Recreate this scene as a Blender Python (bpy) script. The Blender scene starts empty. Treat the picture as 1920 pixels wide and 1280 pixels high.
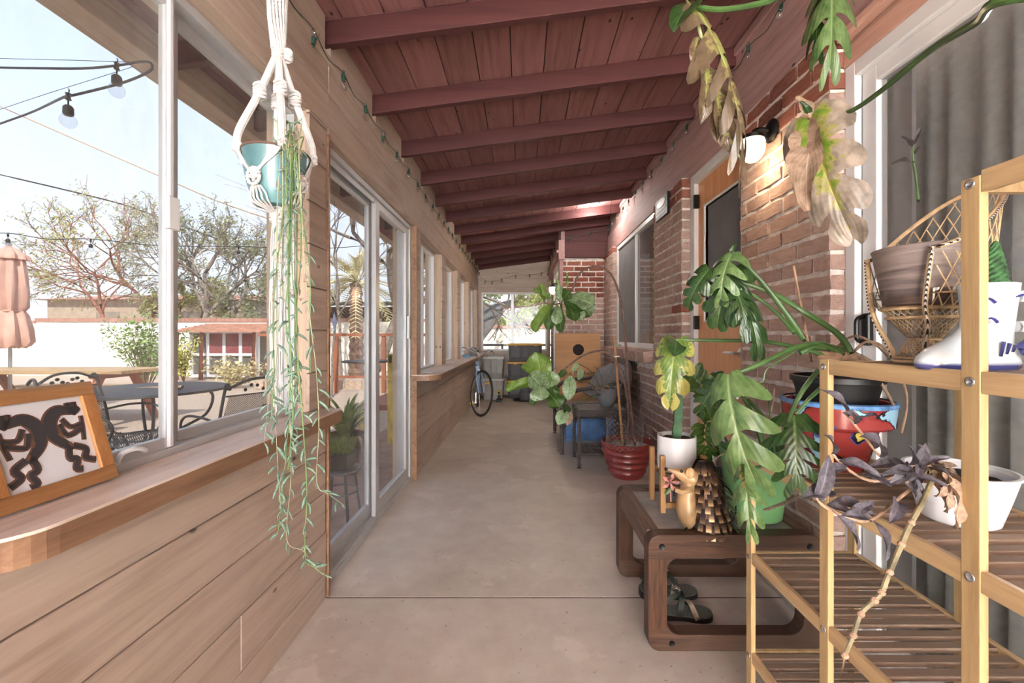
import bpy, bmesh, math, random
from mathutils import Vector, Matrix, Euler, noise as mnoise
R = random.Random(7)
PI = math.pi
C = bpy.context.scene.collection
S = bpy.context.scene

# ------------------------------------------------------------------ camera
F = 820.0                       # focal length in pixels of the 1920 wide frame
CX, CY, CH = 980.0, 630.0, 1.2  # vanishing point of the porch, camera height
cam = bpy.data.objects.new('camera', bpy.data.cameras.new('camera'))
C.objects.link(cam)
cam.location = (0, 0, CH); cam.rotation_euler = (PI/2, 0, 0)
cam.data.sensor_width = 36.0; cam.data.lens = 36.0*F/1920
cam.data.shift_x = -20/1920; cam.data.shift_y = -10/1920
cam.data.clip_start = 0.02; cam.data.clip_end = 400
S.camera = cam
# ------------------------------------------------------------------ sky, sun, lamps, exposure
def lin(c):
    if len(c) == 3:
        g_ = .3*c[0]+.59*c[1]+.11*c[2]; c = tuple(x+(g_-x)*.14 for x in c)
    return tuple((x/12.92 if x <= .04045 else ((x+.055)/1.055)**2.4) for x in c)
w = bpy.data.worlds.new('sky'); S.world = w; w.use_nodes = True
nt = w.node_tree; nt.nodes.clear()
wo = nt.nodes.new('ShaderNodeOutputWorld'); bg = nt.nodes.new('ShaderNodeBackground')
tc = nt.nodes.new('ShaderNodeTexCoord'); sx = nt.nodes.new('ShaderNodeSeparateXYZ')
rp = nt.nodes.new('ShaderNodeValToRGB')
rp.color_ramp.elements[0].position = .42; rp.color_ramp.elements[0].color = (.55, .50, .44, 1)
rp.color_ramp.elements[1].position = .52; rp.color_ramp.elements[1].color = (.84, .88, .98, 1)
e = rp.color_ramp.elements.new(.72); e.color = (.62, .73, .96, 1)
ma = nt.nodes.new('ShaderNodeMath'); ma.operation = 'MULTIPLY_ADD'; ma.inputs[1].default_value = .5; ma.inputs[2].default_value = .5
nt.links.new(tc.outputs['Generated'], sx.inputs[0]); nt.links.new(sx.outputs['Z'], ma.inputs[0])
nt.links.new(ma.outputs[0], rp.inputs[0]); nt.links.new(rp.outputs[0], bg.inputs[0]); nt.links.new(bg.outputs[0], wo.inputs[0])
bg.inputs[1].default_value = .60
def lamp(name, kind, loc, rot, energy, color=(1, 1, 1), size=None, size_y=None):
    l = bpy.data.lights.new(name, kind); l.energy = energy; l.color = color
    if kind == 'AREA':
        l.shape = 'RECTANGLE'; l.size = size; l.size_y = size_y or size
    elif size is not None:
        if kind == 'SUN': l.angle = size
        else: l.shadow_soft_size = size
    o = bpy.data.objects.new(name, l); C.objects.link(o); o.location = loc; o.rotation_euler = rot
    return o
lamp('sun', 'SUN', (0, -3, 12), (math.radians(47), 0, math.radians(16)), 2.4, (1, .93, .82), math.radians(.6))
lamp('bounce_fill', 'AREA', (0.15, -2.3, 1.7), (math.radians(-84), 0, 0), 1080, (.92, .98, 1), 2.0, 1.6)  # added fill lamp behind the camera, aimed back at the front wall
lamp('room_fill', 'POINT', (2.7, 2.2, 2.1), (0, 0, 0), 110, (1, .95, .9), .12)  # added unseen fill lamp, brightens the curtain and room behind the glass
S.view_settings.view_transform = 'Standard'; S.view_settings.look = 'None'
S.view_settings.gamma = 1; S.view_settings.use_curve_mapping = False
S.view_settings.exposure = 1.32
S.cycles.max_bounces = 8; S.cycles.transparent_max_bounces = 24

# ------------------------------------------------------------------ helpers
def P(px, py, Y):
    return Vector(((px-CX)/F*Y, Y, CH-(py-CY)/F*Y))
ORG = {}
def link(name, data, parent=None):
    o = bpy.data.objects.new(name, data); C.objects.link(o)
    if parent is not None: o.parent = parent
    return o
def tag(o, label=None, cat=None, group=None, kind=None):
    if label: o['label'] = label
    if cat: o['category'] = cat
    if group: o['group'] = group
    if kind: o['kind'] = kind
    return o
def thing(name, loc, label, cat, group=None):
    o = link(name, None); o.location = loc; o.empty_display_size = .05
    ORG[o.name] = Vector(loc)
    return tag(o, label, cat, group)
def struct(name, loc=(0, 0, 0)):
    o = link(name, None); o.location = loc; ORG[o.name] = Vector(loc); o['kind'] = 'structure'
    return o
def basis(d, up=Vector((0, 0, 1))):
    d = Vector(d).normalized()
    a = d.cross(up)
    if a.length < 1e-4: a = d.cross(Vector((1, 0, 0)))
    a.normalize(); b = a.cross(d).normalized()
    return a, b, d
def cat_rom(pts, n=6):
    pts = [Vector(p) for p in pts]
    if len(pts) < 3: return pts
    out = []
    for i in range(len(pts)-1):
        p0 = pts[max(i-1, 0)]; p1 = pts[i]; p2 = pts[i+1]; p3 = pts[min(i+2, len(pts)-1)]
        for k in range(n):
            t = k/n
            out.append(.5*((2*p1)+(p2-p0)*t+(2*p0-5*p1+4*p2-p3)*t*t+(3*p1-p0-3*p2+p3)*t**3))
    out.append(pts[-1]); return out
class MB:
    def __init__(s): s.v = []; s.f = []; s.uv = None
    def box(s, a, b, M=None):
        i = len(s.v)
        for z in (a[2], b[2]):
            for x, y in ((a[0], a[1]), (b[0], a[1]), (b[0], b[1]), (a[0], b[1])):
                p = Vector((x, y, z)); s.v.append(M @ p if M else p)
        s.f += [tuple(i+k for k in q) for q in ((0, 3, 2, 1), (4, 5, 6, 7), (0, 1, 5, 4), (1, 2, 6, 5), (2, 3, 7, 6), (3, 0, 4, 7))]
        return s
    def bar(s, p0, p1, w, h, up=Vector((0, 0, 1))):
        a, b, d = basis(Vector(p1)-Vector(p0), up); i = len(s.v)
        for p in (Vector(p0), Vector(p1)):
            for x, y in ((-1, -1), (1, -1), (1, 1), (-1, 1)): s.v.append(p+a*x*w/2+b*y*h/2)
        s.f += [tuple(i+k for k in q) for q in ((3, 2, 1, 0), (4, 5, 6, 7), (0, 1, 5, 4), (1, 2, 6, 5), (2, 3, 7, 6), (3, 0, 4, 7))]
        return s
    def tube(s, pts, r, n=8, cap=True, flat=1.0):
        pts = [Vector(p) for p in pts]; m = len(pts)
        if not isinstance(r, (list, tuple)): r = [r]*m
        elif len(r) == 2 and m != 2: r = [r[0]+(r[1]-r[0])*k/(m-1) for k in range(m)]
        i = len(s.v); prev = None
        for k, p in enumerate(pts):
            d = (pts[min(k+1, m-1)]-pts[max(k-1, 0)])
            if d.length < 1e-7: d = Vector((0, 0, 1))
            d.normalize()
            if prev is None: a, b, _ = basis(d)
            else:
                a = prev-d*prev.dot(d)
                if a.length < 1e-5: a, b, _ = basis(d)
                a.normalize(); b = d.cross(a)
            prev = a
            for q in range(n):
                t = 2*PI*q/n; s.v.append(p+(a*math.cos(t)+b*math.sin(t)*flat)*r[k])
        for k in range(m-1):
            for q in range(n):
                s.f.append((i+k*n+q, i+k*n+(q+1) % n, i+(k+1)*n+(q+1) % n, i+(k+1)*n+q))
        if cap:
            s.f.append(tuple(i+q for q in range(n))[::-1]); s.f.append(tuple(i+(m-1)*n+q for q in range(n)))
        return s
    def lathe(s, prof, c=(0, 0, 0), n=32, fn=None, cap0=False, cap1=False):
        c = Vector(c); i = len(s.v); m = len(prof)
        for (r, z) in prof:
            for q in range(n):
                t = 2*PI*q/n; p = Vector((r*math.cos(t), r*math.sin(t), z))
                if fn: p = fn(p, t)
                s.v.append(c+p)
        for k in range(m-1):
            for q in range(n):
                s.f.append((i+k*n+q, i+k*n+(q+1) % n, i+(k+1)*n+(q+1) % n, i+(k+1)*n+q))
        if cap0: s.f.append(tuple(i+q for q in range(n))[::-1])
        if cap1: s.f.append(tuple(i+(m-1)*n+q for q in range(n)))
        return s
    def ball(s, c, r, n=12, m=8, sc=(1, 1, 1), M=None):
        c = Vector(c); i = len(s.v)
        for k in range(m+1):
            ph = PI*k/m
            for q in range(n):
                t = 2*PI*q/n; rr = max(math.sin(ph), .001)
                p = Vector((rr*math.cos(t)*sc[0], rr*math.sin(t)*sc[1], -math.cos(ph)*sc[2]))*r
                s.v.append(c+(M @ p if M else p))
        for k in range(m):
            for q in range(n):
                s.f.append((i+k*n+q, i+k*n+(q+1) % n, i+(k+1)*n+(q+1) % n, i+(k+1)*n+q))
        return s
    def prism(s, poly, fn0, fn1):
        """poly: 2d outline; fn0/fn1 map it to the two faces"""
        i = len(s.v); n = len(poly)
        for p in poly: s.v.append(Vector(fn0(*p)))
        for p in poly: s.v.append(Vector(fn1(*p)))
        s.f.append(tuple(i+k for k in range(n))[::-1]); s.f.append(tuple(i+n+k for k in range(n)))
        for k in range(n): s.f.append((i+k, i+(k+1) % n, i+n+(k+1) % n, i+n+k))
        return s
    def mesh(s, name, smooth=False, off=Vector((0, 0, 0)), angle=None):
        me = bpy.data.meshes.new(name)
        me.from_pydata([tuple(Vector(v)-off) for v in s.v], [], s.f); me.update()
        if smooth:
            me.shade_smooth()
            if angle:
                try: me.set_sharp_from_angle(angle=math.radians(angle))
                except Exception: pass
        return me
    def build(s, name, mat, parent=None, smooth=False, loc=None, bevel=0, angle=40):
        off = ORG[parent.name] if parent is not None else Vector(loc or (0, 0, 0))
        me = s.mesh(name, smooth, off, angle)
        if mat: me.materials.append(mat)
        o = link(name, me, parent)
        if parent is None: o.location = off
        ORG[o.name] = off
        if bevel:
            b = o.modifiers.new('bevel', 'BEVEL'); b.width = bevel; b.segments = 2; b.limit_method = 'ANGLE'
        return o
def inst(name, me, parent, loc, rot=(0, 0, 0), sc=(1, 1, 1), M=None):
    o = link(name, me, parent)
    off = ORG[parent.name] if parent is not None else Vector((0, 0, 0))
    if M is not None:
        M = M.copy(); M.translation = M.translation-off; o.matrix_local = M
    else:
        o.location = Vector(loc)-off; o.rotation_euler = rot; o.scale = sc
    return o
# ------------------------------------------------------------------ materials
MATS = {}
def nodes(name):
    m = bpy.data.materials.new(name); m.use_nodes = True
    n = m.node_tree; b = n.nodes['Principled BSDF']
    MATS[name] = m
    return m, n, b
def setv(b, **k):
    for a, v in k.items():
        a = {'rough': 'Roughness', 'metal': 'Metallic', 'spec': 'Specular IOR Level', 'coat': 'Coat Weight', 'sub': 'Subsurface Weight', 'trans': 'Transmission Weight', 'ior': 'IOR'}[a]
        b.inputs[a].default_value = v
def mapping(n, scale, coord='Object'):
    tcn = n.nodes.new('ShaderNodeTexCoord'); mp = n.nodes.new('ShaderNodeMapping')
    mp.inputs['Scale'].default_value = scale
    n.links.new(tcn.outputs[coord], mp.inputs[0]); return mp.outputs[0]
def randshift(n, vec, amt=20):
    oi = n.nodes.new('ShaderNodeObjectInfo'); ad = n.nodes.new('ShaderNodeVectorMath'); ad.operation = 'MULTIPLY_ADD'
    cmb = n.nodes.new('ShaderNodeCombineXYZ')
    for i in range(3): n.links.new(oi.outputs['Random'], cmb.inputs[i])
    n.links.new(cmb.outputs[0], ad.inputs[0]); ad.inputs[1].default_value = (amt, amt*1.3, amt*.7)
    n.links.new(vec, ad.inputs[2]); return ad.outputs[0], oi.outputs['Random']
def nz(n, vec, scale, detail=3, rough=.55, dist=0):
    t = n.nodes.new('ShaderNodeTexNoise'); t.inputs['Scale'].default_value = scale
    t.inputs['Detail'].default_value = detail; t.inputs['Roughness'].default_value = rough
    t.inputs['Distortion'].default_value = dist
    n.links.new(vec, t.inputs['Vector']); return t.outputs['Fac']
def ramp(n, fac, stops, interp='LINEAR'):
    r = n.nodes.new('ShaderNodeValToRGB'); r.color_ramp.interpolation = interp
    el = r.color_ramp.elements
    for i, (p, c) in enumerate(stops):
        x = el[i] if i < 2 else el.new(p)
        x.position = p; x.color = (*lin(c), 1) if not isinstance(c, float) else (c, c, c, 1)
    n.links.new(fac, r.inputs[0]); return r.outputs[0]
def mix(n, fac, a, b, mode='MIX'):
    m = n.nodes.new('ShaderNodeMix'); m.data_type = 'RGBA'; m.blend_type = mode
    for sock, v in ((m.inputs[0], fac), (m.inputs[6], a), (m.inputs[7], b)):
        if isinstance(v, (int, float)): sock.default_value = v
        elif isinstance(v, tuple): sock.default_value = (*lin(v), 1)
        else: n.links.new(v, sock)
    return m.outputs[2]
def bump(n, b, h, strength=.3, dist=.01):
    bp = n.nodes.new('ShaderNodeBump'); bp.inputs['Strength'].default_value = strength; bp.inputs['Distance'].default_value = dist
    n.links.new(h, bp.inputs['Height']); n.links.new(bp.outputs[0], b.inputs['Normal'])
def plain(name, col, rough=.6, metal=0, var=.12, scale=8, bmp=.1, bdist=.004, **k):
    m, n, b = nodes(name); v = mapping(n, (1, 1, 1)); f = nz(n, v, scale, 4)
    hi = tuple(min(1, c*(1+var)) for c in col); lo = tuple(c*(1-var) for c in col)
    n.links.new(ramp(n, f, [(.3, lo), (.7, hi)]), b.inputs['Base Color'])
    setv(b, rough=rough, metal=metal, **k)
    if bmp: bump(n, b, nz(n, v, scale*8, 3), bmp, bdist)
    return m
def wood(name, dark, light, axis=1, scale=1, knots=True, rough=.6, streak=.5, rnd=.12, tint=None):
    """grain runs along the axis"""
    m, n, b = nodes(name)
    sc = [9, 9, 9]; sc[axis] = .55
    v = mapping(n, tuple(s*scale for s in sc)); v, rn = randshift(n, v)
    f = nz(n, v, 3.0, 6, .62, .6); f2 = nz(n, v, 14, 3, .6)
    col = ramp(n, f, [(.28, dark), (.5, tuple((a+c*2)/3 for a, c in zip(dark, light))), (.72, light)])
    col = mix(n, .25*streak*2, col, ramp(n, f2, [(.3, dark), (.65, light)]), 'MIX')
    hsv = n.nodes.new('ShaderNodeHueSaturation'); mp = n.nodes.new('ShaderNodeMapRange')
    n.links.new(rn, mp.inputs[0]); mp.inputs[3].default_value = 1-rnd; mp.inputs[4].default_value = 1+rnd
    n.links.new(mp.outputs[0], hsv.inputs['Value']); n.links.new(col, hsv.inputs['Color']); col = hsv.outputs[0]
    if knots:
        s2 = [8, 8, 8]; s2[axis] = 4.5
        v2 = mapping(n, tuple(s2)); v2, _ = randshift(n, v2, 9)
        vo = n.nodes.new('ShaderNodeTexVoronoi'); vo.inputs['Scale'].default_value = 1.25; vo.inputs['Randomness'].default_value = 1
        n.links.new(v2, vo.inputs['Vector'])
        k = ramp(n, vo.outputs['Distance'], [(.045, 1.0), (.10, 0.0)])
        col = mix(n, k, col, tuple(c*.42 for c in dark))
    if tint:
        v3 = mapping(n, (1.2, 1.2, 1.2)); g = ramp(n, nz(n, v3, 1.6, 3), [(.42, 0.0), (.7, 1.0)])
        mm = n.nodes.new('ShaderNodeMath'); mm.operation = 'MULTIPLY'; mm.inputs[1].default_value = tint[1]
        n.links.new(g, mm.inputs[0]); col = mix(n, mm.outputs[0], col, tint[0])
    n.links.new(col, b.inputs['Base Color']); setv(b, rough=rough, spec=.3)
    bump(n, b, f, .25, .004)
    return m
def glassmat(name, tint=(1, 1, 1), refl=.9, dirt=0.0, haze=0.0):
    m = bpy.data.materials.new(name); m.use_nodes = True; n = m.node_tree; n.nodes.clear()
    o = n.nodes.new('ShaderNodeOutputMaterial'); t = n.nodes.new('ShaderNodeBsdfTransparent'); g = n.nodes.new('ShaderNodeBsdfGlossy')
    t.inputs[0].default_value = (*tint, 1); g.inputs['Roughness'].default_value = .02
    fr = n.nodes.new('ShaderNodeLayerWeight'); fr.inputs[0].default_value = .5
    pw = n.nodes.new('ShaderNodeMath'); pw.operation = 'POWER'; pw.inputs[1].default_value = 5; n.links.new(fr.outputs['Facing'], pw.inputs[0])
    mu = n.nodes.new('ShaderNodeMath'); mu.operation = 'MULTIPLY_ADD'; mu.use_clamp = True; mu.inputs[1].default_value = .5*refl; mu.inputs[2].default_value = .025*refl
    n.links.new(pw.outputs[0], mu.inputs[0])
    ms = n.nodes.new('ShaderNodeMixShader'); n.links.new(mu.outputs[0], ms.inputs[0])
    n.links.new(t.outputs[0], ms.inputs[1]); n.links.new(g.outputs[0], ms.inputs[2])
    last = ms
    if haze > 0:
        d = n.nodes.new('ShaderNodeBsdfDiffuse'); d.inputs[0].default_value = (.8, .78, .75, 1)
        v = mapping(n, (1, 1, .35)); f = nz(n, v, 3, 5, .7)
        h = ramp(n, f, [(.35, 0.0), (.75, 1.0)]); m2 = n.nodes.new('ShaderNodeMath'); m2.operation = 'MULTIPLY_ADD'
        m2.inputs[1].default_value = dirt; m2.inputs[2].default_value = haze; n.links.new(h, m2.inputs[0])
        x = n.nodes.new('ShaderNodeMixShader'); n.links.new(m2.outputs[0], x.inputs[0])
        n.links.new(ms.outputs[0], x.inputs[1]); n.links.new(d.outputs[0], x.inputs[2]); last = x
    n.links.new(last.outputs[0], o.inputs[0]); return m
def leafmat(name, deep, lightc, vein, edge=None, brown=None, amount=0.0, trans=.25, gloss=.35):
    """UV: u = across 0..1 (0.5 midrib), v = along"""
    m, n, b = nodes(name)
    tcn = n.nodes.new('ShaderNodeTexCoord'); sp = n.nodes.new('ShaderNodeSeparateXYZ'); n.links.new(tcn.outputs['UV'], sp.inputs[0])
    ab = n.nodes.new('ShaderNodeMath'); ab.operation = 'SUBTRACT'; ab.inputs[1].default_value = .5; n.links.new(sp.outputs[0], ab.inputs[0])
    ab2 = n.nodes.new('ShaderNodeMath'); ab2.operation = 'ABSOLUTE'; n.links.new(ab.outputs[0], ab2.inputs[0])
    mid = ramp(n, ab2.outputs[0], [(.012, 1.0), (.03, 0.0)])
    wv = n.nodes.new('ShaderNodeMath'); wv.operation = 'MULTIPLY_ADD'; wv.inputs[1].default_value = -1.0; n.links.new(ab2.outputs[0], wv.inputs[0]); n.links.new(sp.outputs[1], wv.inputs[2])
    s1 = n.nodes.new('ShaderNodeMath'); s1.operation = 'MULTIPLY'; s1.inputs[1].default_value = 56; n.links.new(wv.outputs[0], s1.inputs[0])
    s2 = n.nodes.new('ShaderNodeMath'); s2.operation = 'SINE'; n.links.new(s1.outputs[0], s2.inputs[0])
    sv = ramp(n, s2.outputs[0], [(.93, 0.0), (1.0, .55)])
    v = mapping(n, (1, 1, 1)); v, rn = randshift(n, v, 5); f = nz(n, v, 9, 3)
    col = ramp(n, f, [(.3, deep), (.7, lightc)])
    col = mix(n, sv, col, vein); col = mix(n, mid, col, vein)
    if brown:
        f2 = nz(n, v, 14, 4, .6)
        ad = n.nodes.new('ShaderNodeMath'); ad.operation = 'MULTIPLY_ADD'; ad.inputs[1].default_value = 1.1; n.links.new(ab2.outputs[0], ad.inputs[0]); n.links.new(f2, ad.inputs[2])
        ad2 = n.nodes.new('ShaderNodeMath'); ad2.operation = 'MULTIPLY_ADD'; ad2.inputs[1].default_value = .35; n.links.new(sp.outputs[1], ad2.inputs[0]); n.links.new(ad.outputs[0], ad2.inputs[2])
        t0 = 1.15-amount
        col = mix(n, ramp(n, ad2.outputs[0], [(t0-.12, 0.0), (t0-.02, 1.0)]), col, edge)
        col = mix(n, ramp(n, ad2.outputs[0], [(t0, 0.0), (t0+.06, 1.0)]), col, ramp(n, f, [(.35, tuple(c*.7 for c in brown)), (.65, brown)]))
    n.links.new(col, b.inputs['Base Color']); setv(b, rough=gloss, spec=.5)
    bump(n, b, s2.outputs[0], .12, .004)
    out = n.nodes['Material Output']; tr = n.nodes.new('ShaderNodeBsdfTranslucent'); n.links.new(col, tr.inputs[0])
    ms = n.nodes.new('ShaderNodeMixShader'); ms.inputs[0].default_value = trans
    n.links.new(b.outputs[0], ms.inputs[1]); n.links.new(tr.outputs[0], ms.inputs[2]); n.links.new(ms.outputs[0], out.inputs[0])
    return m
def brickmat(name, a, b_, c_, pale, amt):
    m, n, b = nodes(name)
    v = mapping(n, (1, 1, 1)); oi = n.nodes.new('ShaderNodeObjectInfo')
    base = ramp(n, oi.outputs['Random'], [(0, a), (.45, b_), (1, c_)])
    v2, rn = randshift(n, v, 30)
    f = nz(n, v2, 2.4, 5, .7); col = mix(n, .35, base, ramp(n, f, [(.35, tuple(x*.72 for x in a)), (.7, c_)]))
    geo = n.nodes.new('ShaderNodeNewGeometry'); f3 = nz(n, geo.outputs['Position'], 2.2, 4, .65)
    f4 = nz(n, v2, 3, 5, .75)
    mul = n.nodes.new('ShaderNodeMath'); mul.operation = 'MULTIPLY'; n.links.new(ramp(n, f3, [(.3, 0.1), (.7, 1.0)]), mul.inputs[0]); n.links.new(ramp(n, f4, [(.3, .2), (.7, 1.0)]), mul.inputs[1])
    mu2 = n.nodes.new('ShaderNodeMath'); mu2.operation = 'MULTIPLY'; mu2.inputs[1].default_value = amt; n.links.new(mul.outputs[0], mu2.inputs[0])
    col = mix(n, mu2.outputs[0], col, pale)
    n.links.new(col, b.inputs['Base Color']); setv(b, rough=.9, spec=.15)
    bump(n, b, nz(n, v2, 7, 6, .7), .7, .03)
    return m
M_pine = wood('pine_planks', (.60, .50, .43), (.76, .67, .59), 1, tint=((.77, .69, .63), .5), streak=.25, rnd=.05)
M_pineX = wood('pine_planks_cross', (.63, .55, .49), (.76, .69, .63), 0, rnd=.05)
M_pineZ = wood('pine_posts', (.66, .54, .43), (.80, .70, .60), 2, rnd=.05)
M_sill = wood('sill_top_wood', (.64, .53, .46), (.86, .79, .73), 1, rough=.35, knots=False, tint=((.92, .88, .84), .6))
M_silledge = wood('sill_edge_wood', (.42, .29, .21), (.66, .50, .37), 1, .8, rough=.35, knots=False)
M_maroon = wood('maroon_boards', (.45, .27, .26), (.60, .40, .385), 1, knots=True, streak=.3, rnd=.10, rough=.7)
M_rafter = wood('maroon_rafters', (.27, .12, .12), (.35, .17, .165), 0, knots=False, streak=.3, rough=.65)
M_beam = wood('maroon_beam', (.56, .41, .40), (.72, .56, .54), 1, streak=.5, rough=.7)
M_fascia = wood('fascia_wood', (.62, .50, .42), (.80, .70, .60), 1, knots=False)
M_darkwood = wood('weathered_walnut', (.15, .09, .06), (.36, .24, .17), 0, 1.4, rough=.5, knots=False, streak=.8, tint=((.50, .42, .36), .3))
M_darkwoodZ = wood('weathered_walnut_upright', (.12, .07, .045), (.38, .24, .15), 2, 1.6, rough=.5, knots=False, streak=.8)
M_bamboo = wood('bamboo_upright', (.62, .49, .31), (.78, .66, .45), 2, 1.5, knots=False, rough=.45, rnd=.04)
M_bambooY = wood('bamboo_rail', (.64, .50, .34), (.79, .67, .48), 1, 1.5, knots=False, rough=.4, rnd=.04)
M_slat = wood('weathered_slat', (.34, .27, .22), (.62, .52, .43), 0, 2, knots=False, rough=.75, streak=.8)
M_ply = wood('board_plywood', (.66, .45, .26), (.78, .57, .36), 0, .4, knots=False, rnd=0, rough=.5)
M_doorw = wood('birch_door', (.78, .50, .30), (.90, .66, .46), 2, .5, knots=False, rnd=0, rough=.4)
M_frame = wood('picture_frame_wood', (.55, .36, .19), (.74, .52, .31), 1, 2, knots=False, rough=.35)
M_stand = wood('stand_wood', (.50, .34, .18), (.72, .54, .34), 2, 2, knots=False)
M_table2 = wood('picnic_boards', (.52, .40, .26), (.76, .62, .44), 0, 1, knots=False)
M_redwood = wood('redwood_legs', (.50, .26, .16), (.66, .38, .26), 2, 1, knots=False)
M_brick = brickmat('adobe_brick', (.62, .46, .40), (.72, .56, .49), (.76, .59, .52), (.86, .77, .72), .8)
M_brickR = brickmat('red_brick', (.44, .20, .15), (.60, .31, .24), (.68, .40, .32), (.74, .58, .50), .35)
M_mortar = plain('mortar', (.79, .74, .70), .95, 0, .12, 20, .5, .006)
M_concrete = plain('stem_concrete', (.74, .70, .66), .9, 0, .08, 5, .3)
M_white = plain('white_vinyl', (.84, .84, .84), .4, 0, .03, 3, 0)
M_alu = plain('grey_aluminium', (.74, .74, .74), .38, .35, .05, 3, 0)
M_black = plain('black_metal', (.06, .055, .05), .4, .3, .2, 8, 0)
M_iron = plain('wrought_iron', (.14, .14, .15), .55, .3, .2, 20, .1)
M_cord = plain('cotton_cord', (.82, .80, .78), .9, 0, .05, 60, .4, .003)
M_green_w = plain('green_wire', (.10, .26, .20), .5, 0, .1, 8, 0)
M_teal = plain('teal_glaze', (.32, .50, .51), .25, 0, .18, 5, 0, coat=.3)
M_soil = plain('potting_soil', (.20, .13, .10), .95, 0, .4, 60, 1, .02)
M_stem = plain('green_stem', (.22, .36, .16), .45, 0, .2, 10, 0)
M_stemp = plain('petiole_green', (.24, .37, .17), .35, 0, .25, 12, 0)
M_dry = plain('dry_stem', (.58, .46, .36), .85, 0, .25, 30, .5)
M_bark = plain('fig_bark', (.44, .33, .29), .8, 0, .2, 40, .5)
M_redglaze = plain('red_glaze', (.56, .20, .18), .3, 0, .08, 4, 0, coat=.3)
M_whiteglaze = plain('white_glaze', (.86, .87, .88), .35, 0, .03, 4, 0)
M_greenpot = plain('green_plastic', (.38, .60, .36), .45, 0, .06, 4, 0)
M_greypot = plain('grey_plastic_pot', (.40, .41, .43), .5, 0, .08, 5, 0)
M_blackpot = plain('black_nursery_plastic', (.09, .09, .10), .45, 0, .1, 5, 0)
M_bin_b = plain('charcoal_plastic', (.23, .23, .25), .5, 0, .06, 5, 0)
M_bin_y = plain('yellow_plastic', (.82, .62, .22), .5, 0, .06, 5, 0)
M_bin_g = plain('grey_plastic', (.55, .54, .53), .5, 0, .06, 5, 0)
M_bin_l = plain('light_grey_plastic', (.74, .73, .72), .5, 0, .04, 5, 0)
M_rattan = plain('rattan', (.76, .64, .47), .6, 0, .15, 40, .3)
M_bluebike = plain('blue_enamel', (.52, .64, .80), .3, .2, .05, 4, 0)
M_chrome = plain('chrome', (.82, .82, .82), .22, .9, .03, 4, 0)
M_rubber = plain('rubber', (.14, .14, .14), .7, 0, .1, 8, 0)
M_tarp = plain('blue_tarp', (.30, .48, .72), .5, 0, .15, 8, .6, .02)
M_wallint = plain('interior_plaster', (.50, .49, .49), .9, 0, .05, 3, 0)
M_curtain = plain('sheer_curtain', (.66, .69, .68), .9, 0, .06, 40, .1)
M_gravel = plain('gravel_ground', (.86, .75, .66), .95, 0, .16, 60, .8, .03)
M_stucco = plain('white_stucco', (.95, .92, .87), .9, 0, .03, 6, .4)
M_umb = plain('umbrella_canvas', (.80, .60, .53), .85, 0, .08, 4, .2)
M_mesh = plain('screen_mesh', (.42, .42, .43), .9, 0, .05, 6, 0)
M_treebark = plain('mesquite_bark', (.50, .38, .31), .9, 0, .25, 12, .6, .02)
M_treegrey = plain('grey_bark', (.52, .47, .43), .9, 0, .25, 12, .6, .02)
M_redbark = plain('red_bark', (.62, .38, .30), .9, 0, .2, 12, .5, .02)
M_fol = plain('olive_foliage', (.62, .62, .36), .8, 0, .3, 3, 0)
M_fol2 = plain('dusty_foliage', (.52, .54, .38), .8, 0, .3, 3, 0)
M_leafg = plain('shrub_leaf', (.46, .56, .28), .6, 0, .35, 3, 0)
M_dkgreen = plain('dark_olive_webbing', (.13, .16, .13), .7, 0, .15, 20, .2)
M_sole = plain('grey_green_sole', (.36, .38, .34), .8, 0, .15, 90, .5, .003)
M_webb = plain('tan_webbing', (.50, .44, .36), .85, 0, .3, 50, .3)
M_coral = plain('pink_enamel', (.80, .52, .48), .5, 0, .15, 20, 0)
M_yellow = plain('yellow_paint', (.82, .68, .18), .6, 0, .2, 10, .2)
M_bronze = plain('hedgehog_body_enamel', (.66, .52, .35), .4, .1, .25, 9, 0)
M_chip = plain('charred_quill', (.26, .17, .11), .4, .5, .6, 30, 0)
M_chipl = plain('pale_quill_edge', (.66, .50, .32), .5, .2, .2, 30, 0)
M_clearpl = glassmat('clear_saucer', (.85, .82, .80), 2.0)
M_glass = glassmat('window_glass', (.97, .985, .98), .8, .10, .03)
M_glassdk = glassmat('tinted_glass', (.80, .80, .80), 1.6, .06, .03)
M_bulb = glassmat('clear_bulb_glass', (.93, .93, .92), 1.5, .02, .03)
M_tabglass = glassmat('dusty_table_glass', (.62, .60, .58), 1.8, .25, .30)
L_mon = leafmat('monstera_leaf', (.09, .20, .07), (.20, .33, .14), (.32, .44, .22), gloss=.28)
L_monl = leafmat('monstera_leaf_light', (.24, .37, .17), (.42, .54, .30), (.50, .60, .37))
L_mony = leafmat('monstera_leaf_yellowing', (.26, .40, .12), (.46, .56, .22), (.58, .66, .32), (.66, .64, .30), (.62, .50, .36), .10)
L_dead = leafmat('monstera_leaf_dead', (.30, .48, .12), (.50, .62, .18), (.66, .66, .30), (.62, .60, .30), (.70, .64, .57), .36)
L_deadb = leafmat('monstera_leaf_withered', (.40, .48, .18), (.56, .58, .28), (.66, .66, .40), (.54, .48, .28), (.44, .36, .26), .40)
L_fig = leafmat('fig_leaf', (.12, .26, .07), (.28, .42, .15), (.44, .54, .28))
L_figl = leafmat('fig_leaf_pale', (.34, .46, .28), (.56, .66, .46), (.66, .74, .56), gloss=.3)
L_figb = leafmat('fig_leaf_bright', (.30, .44, .10), (.46, .58, .22), (.56, .66, .34))
L_zz = leafmat('zz_leaf', (.12, .26, .08), (.30, .44, .14), (.42, .50, .24), (.36, .30, .16), (.34, .20, .16), .0)
L_purp = leafmat('tradescantia_leaf', (.22, .21, .24), (.40, .38, .42), (.46, .42, .46), gloss=.6)
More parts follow.
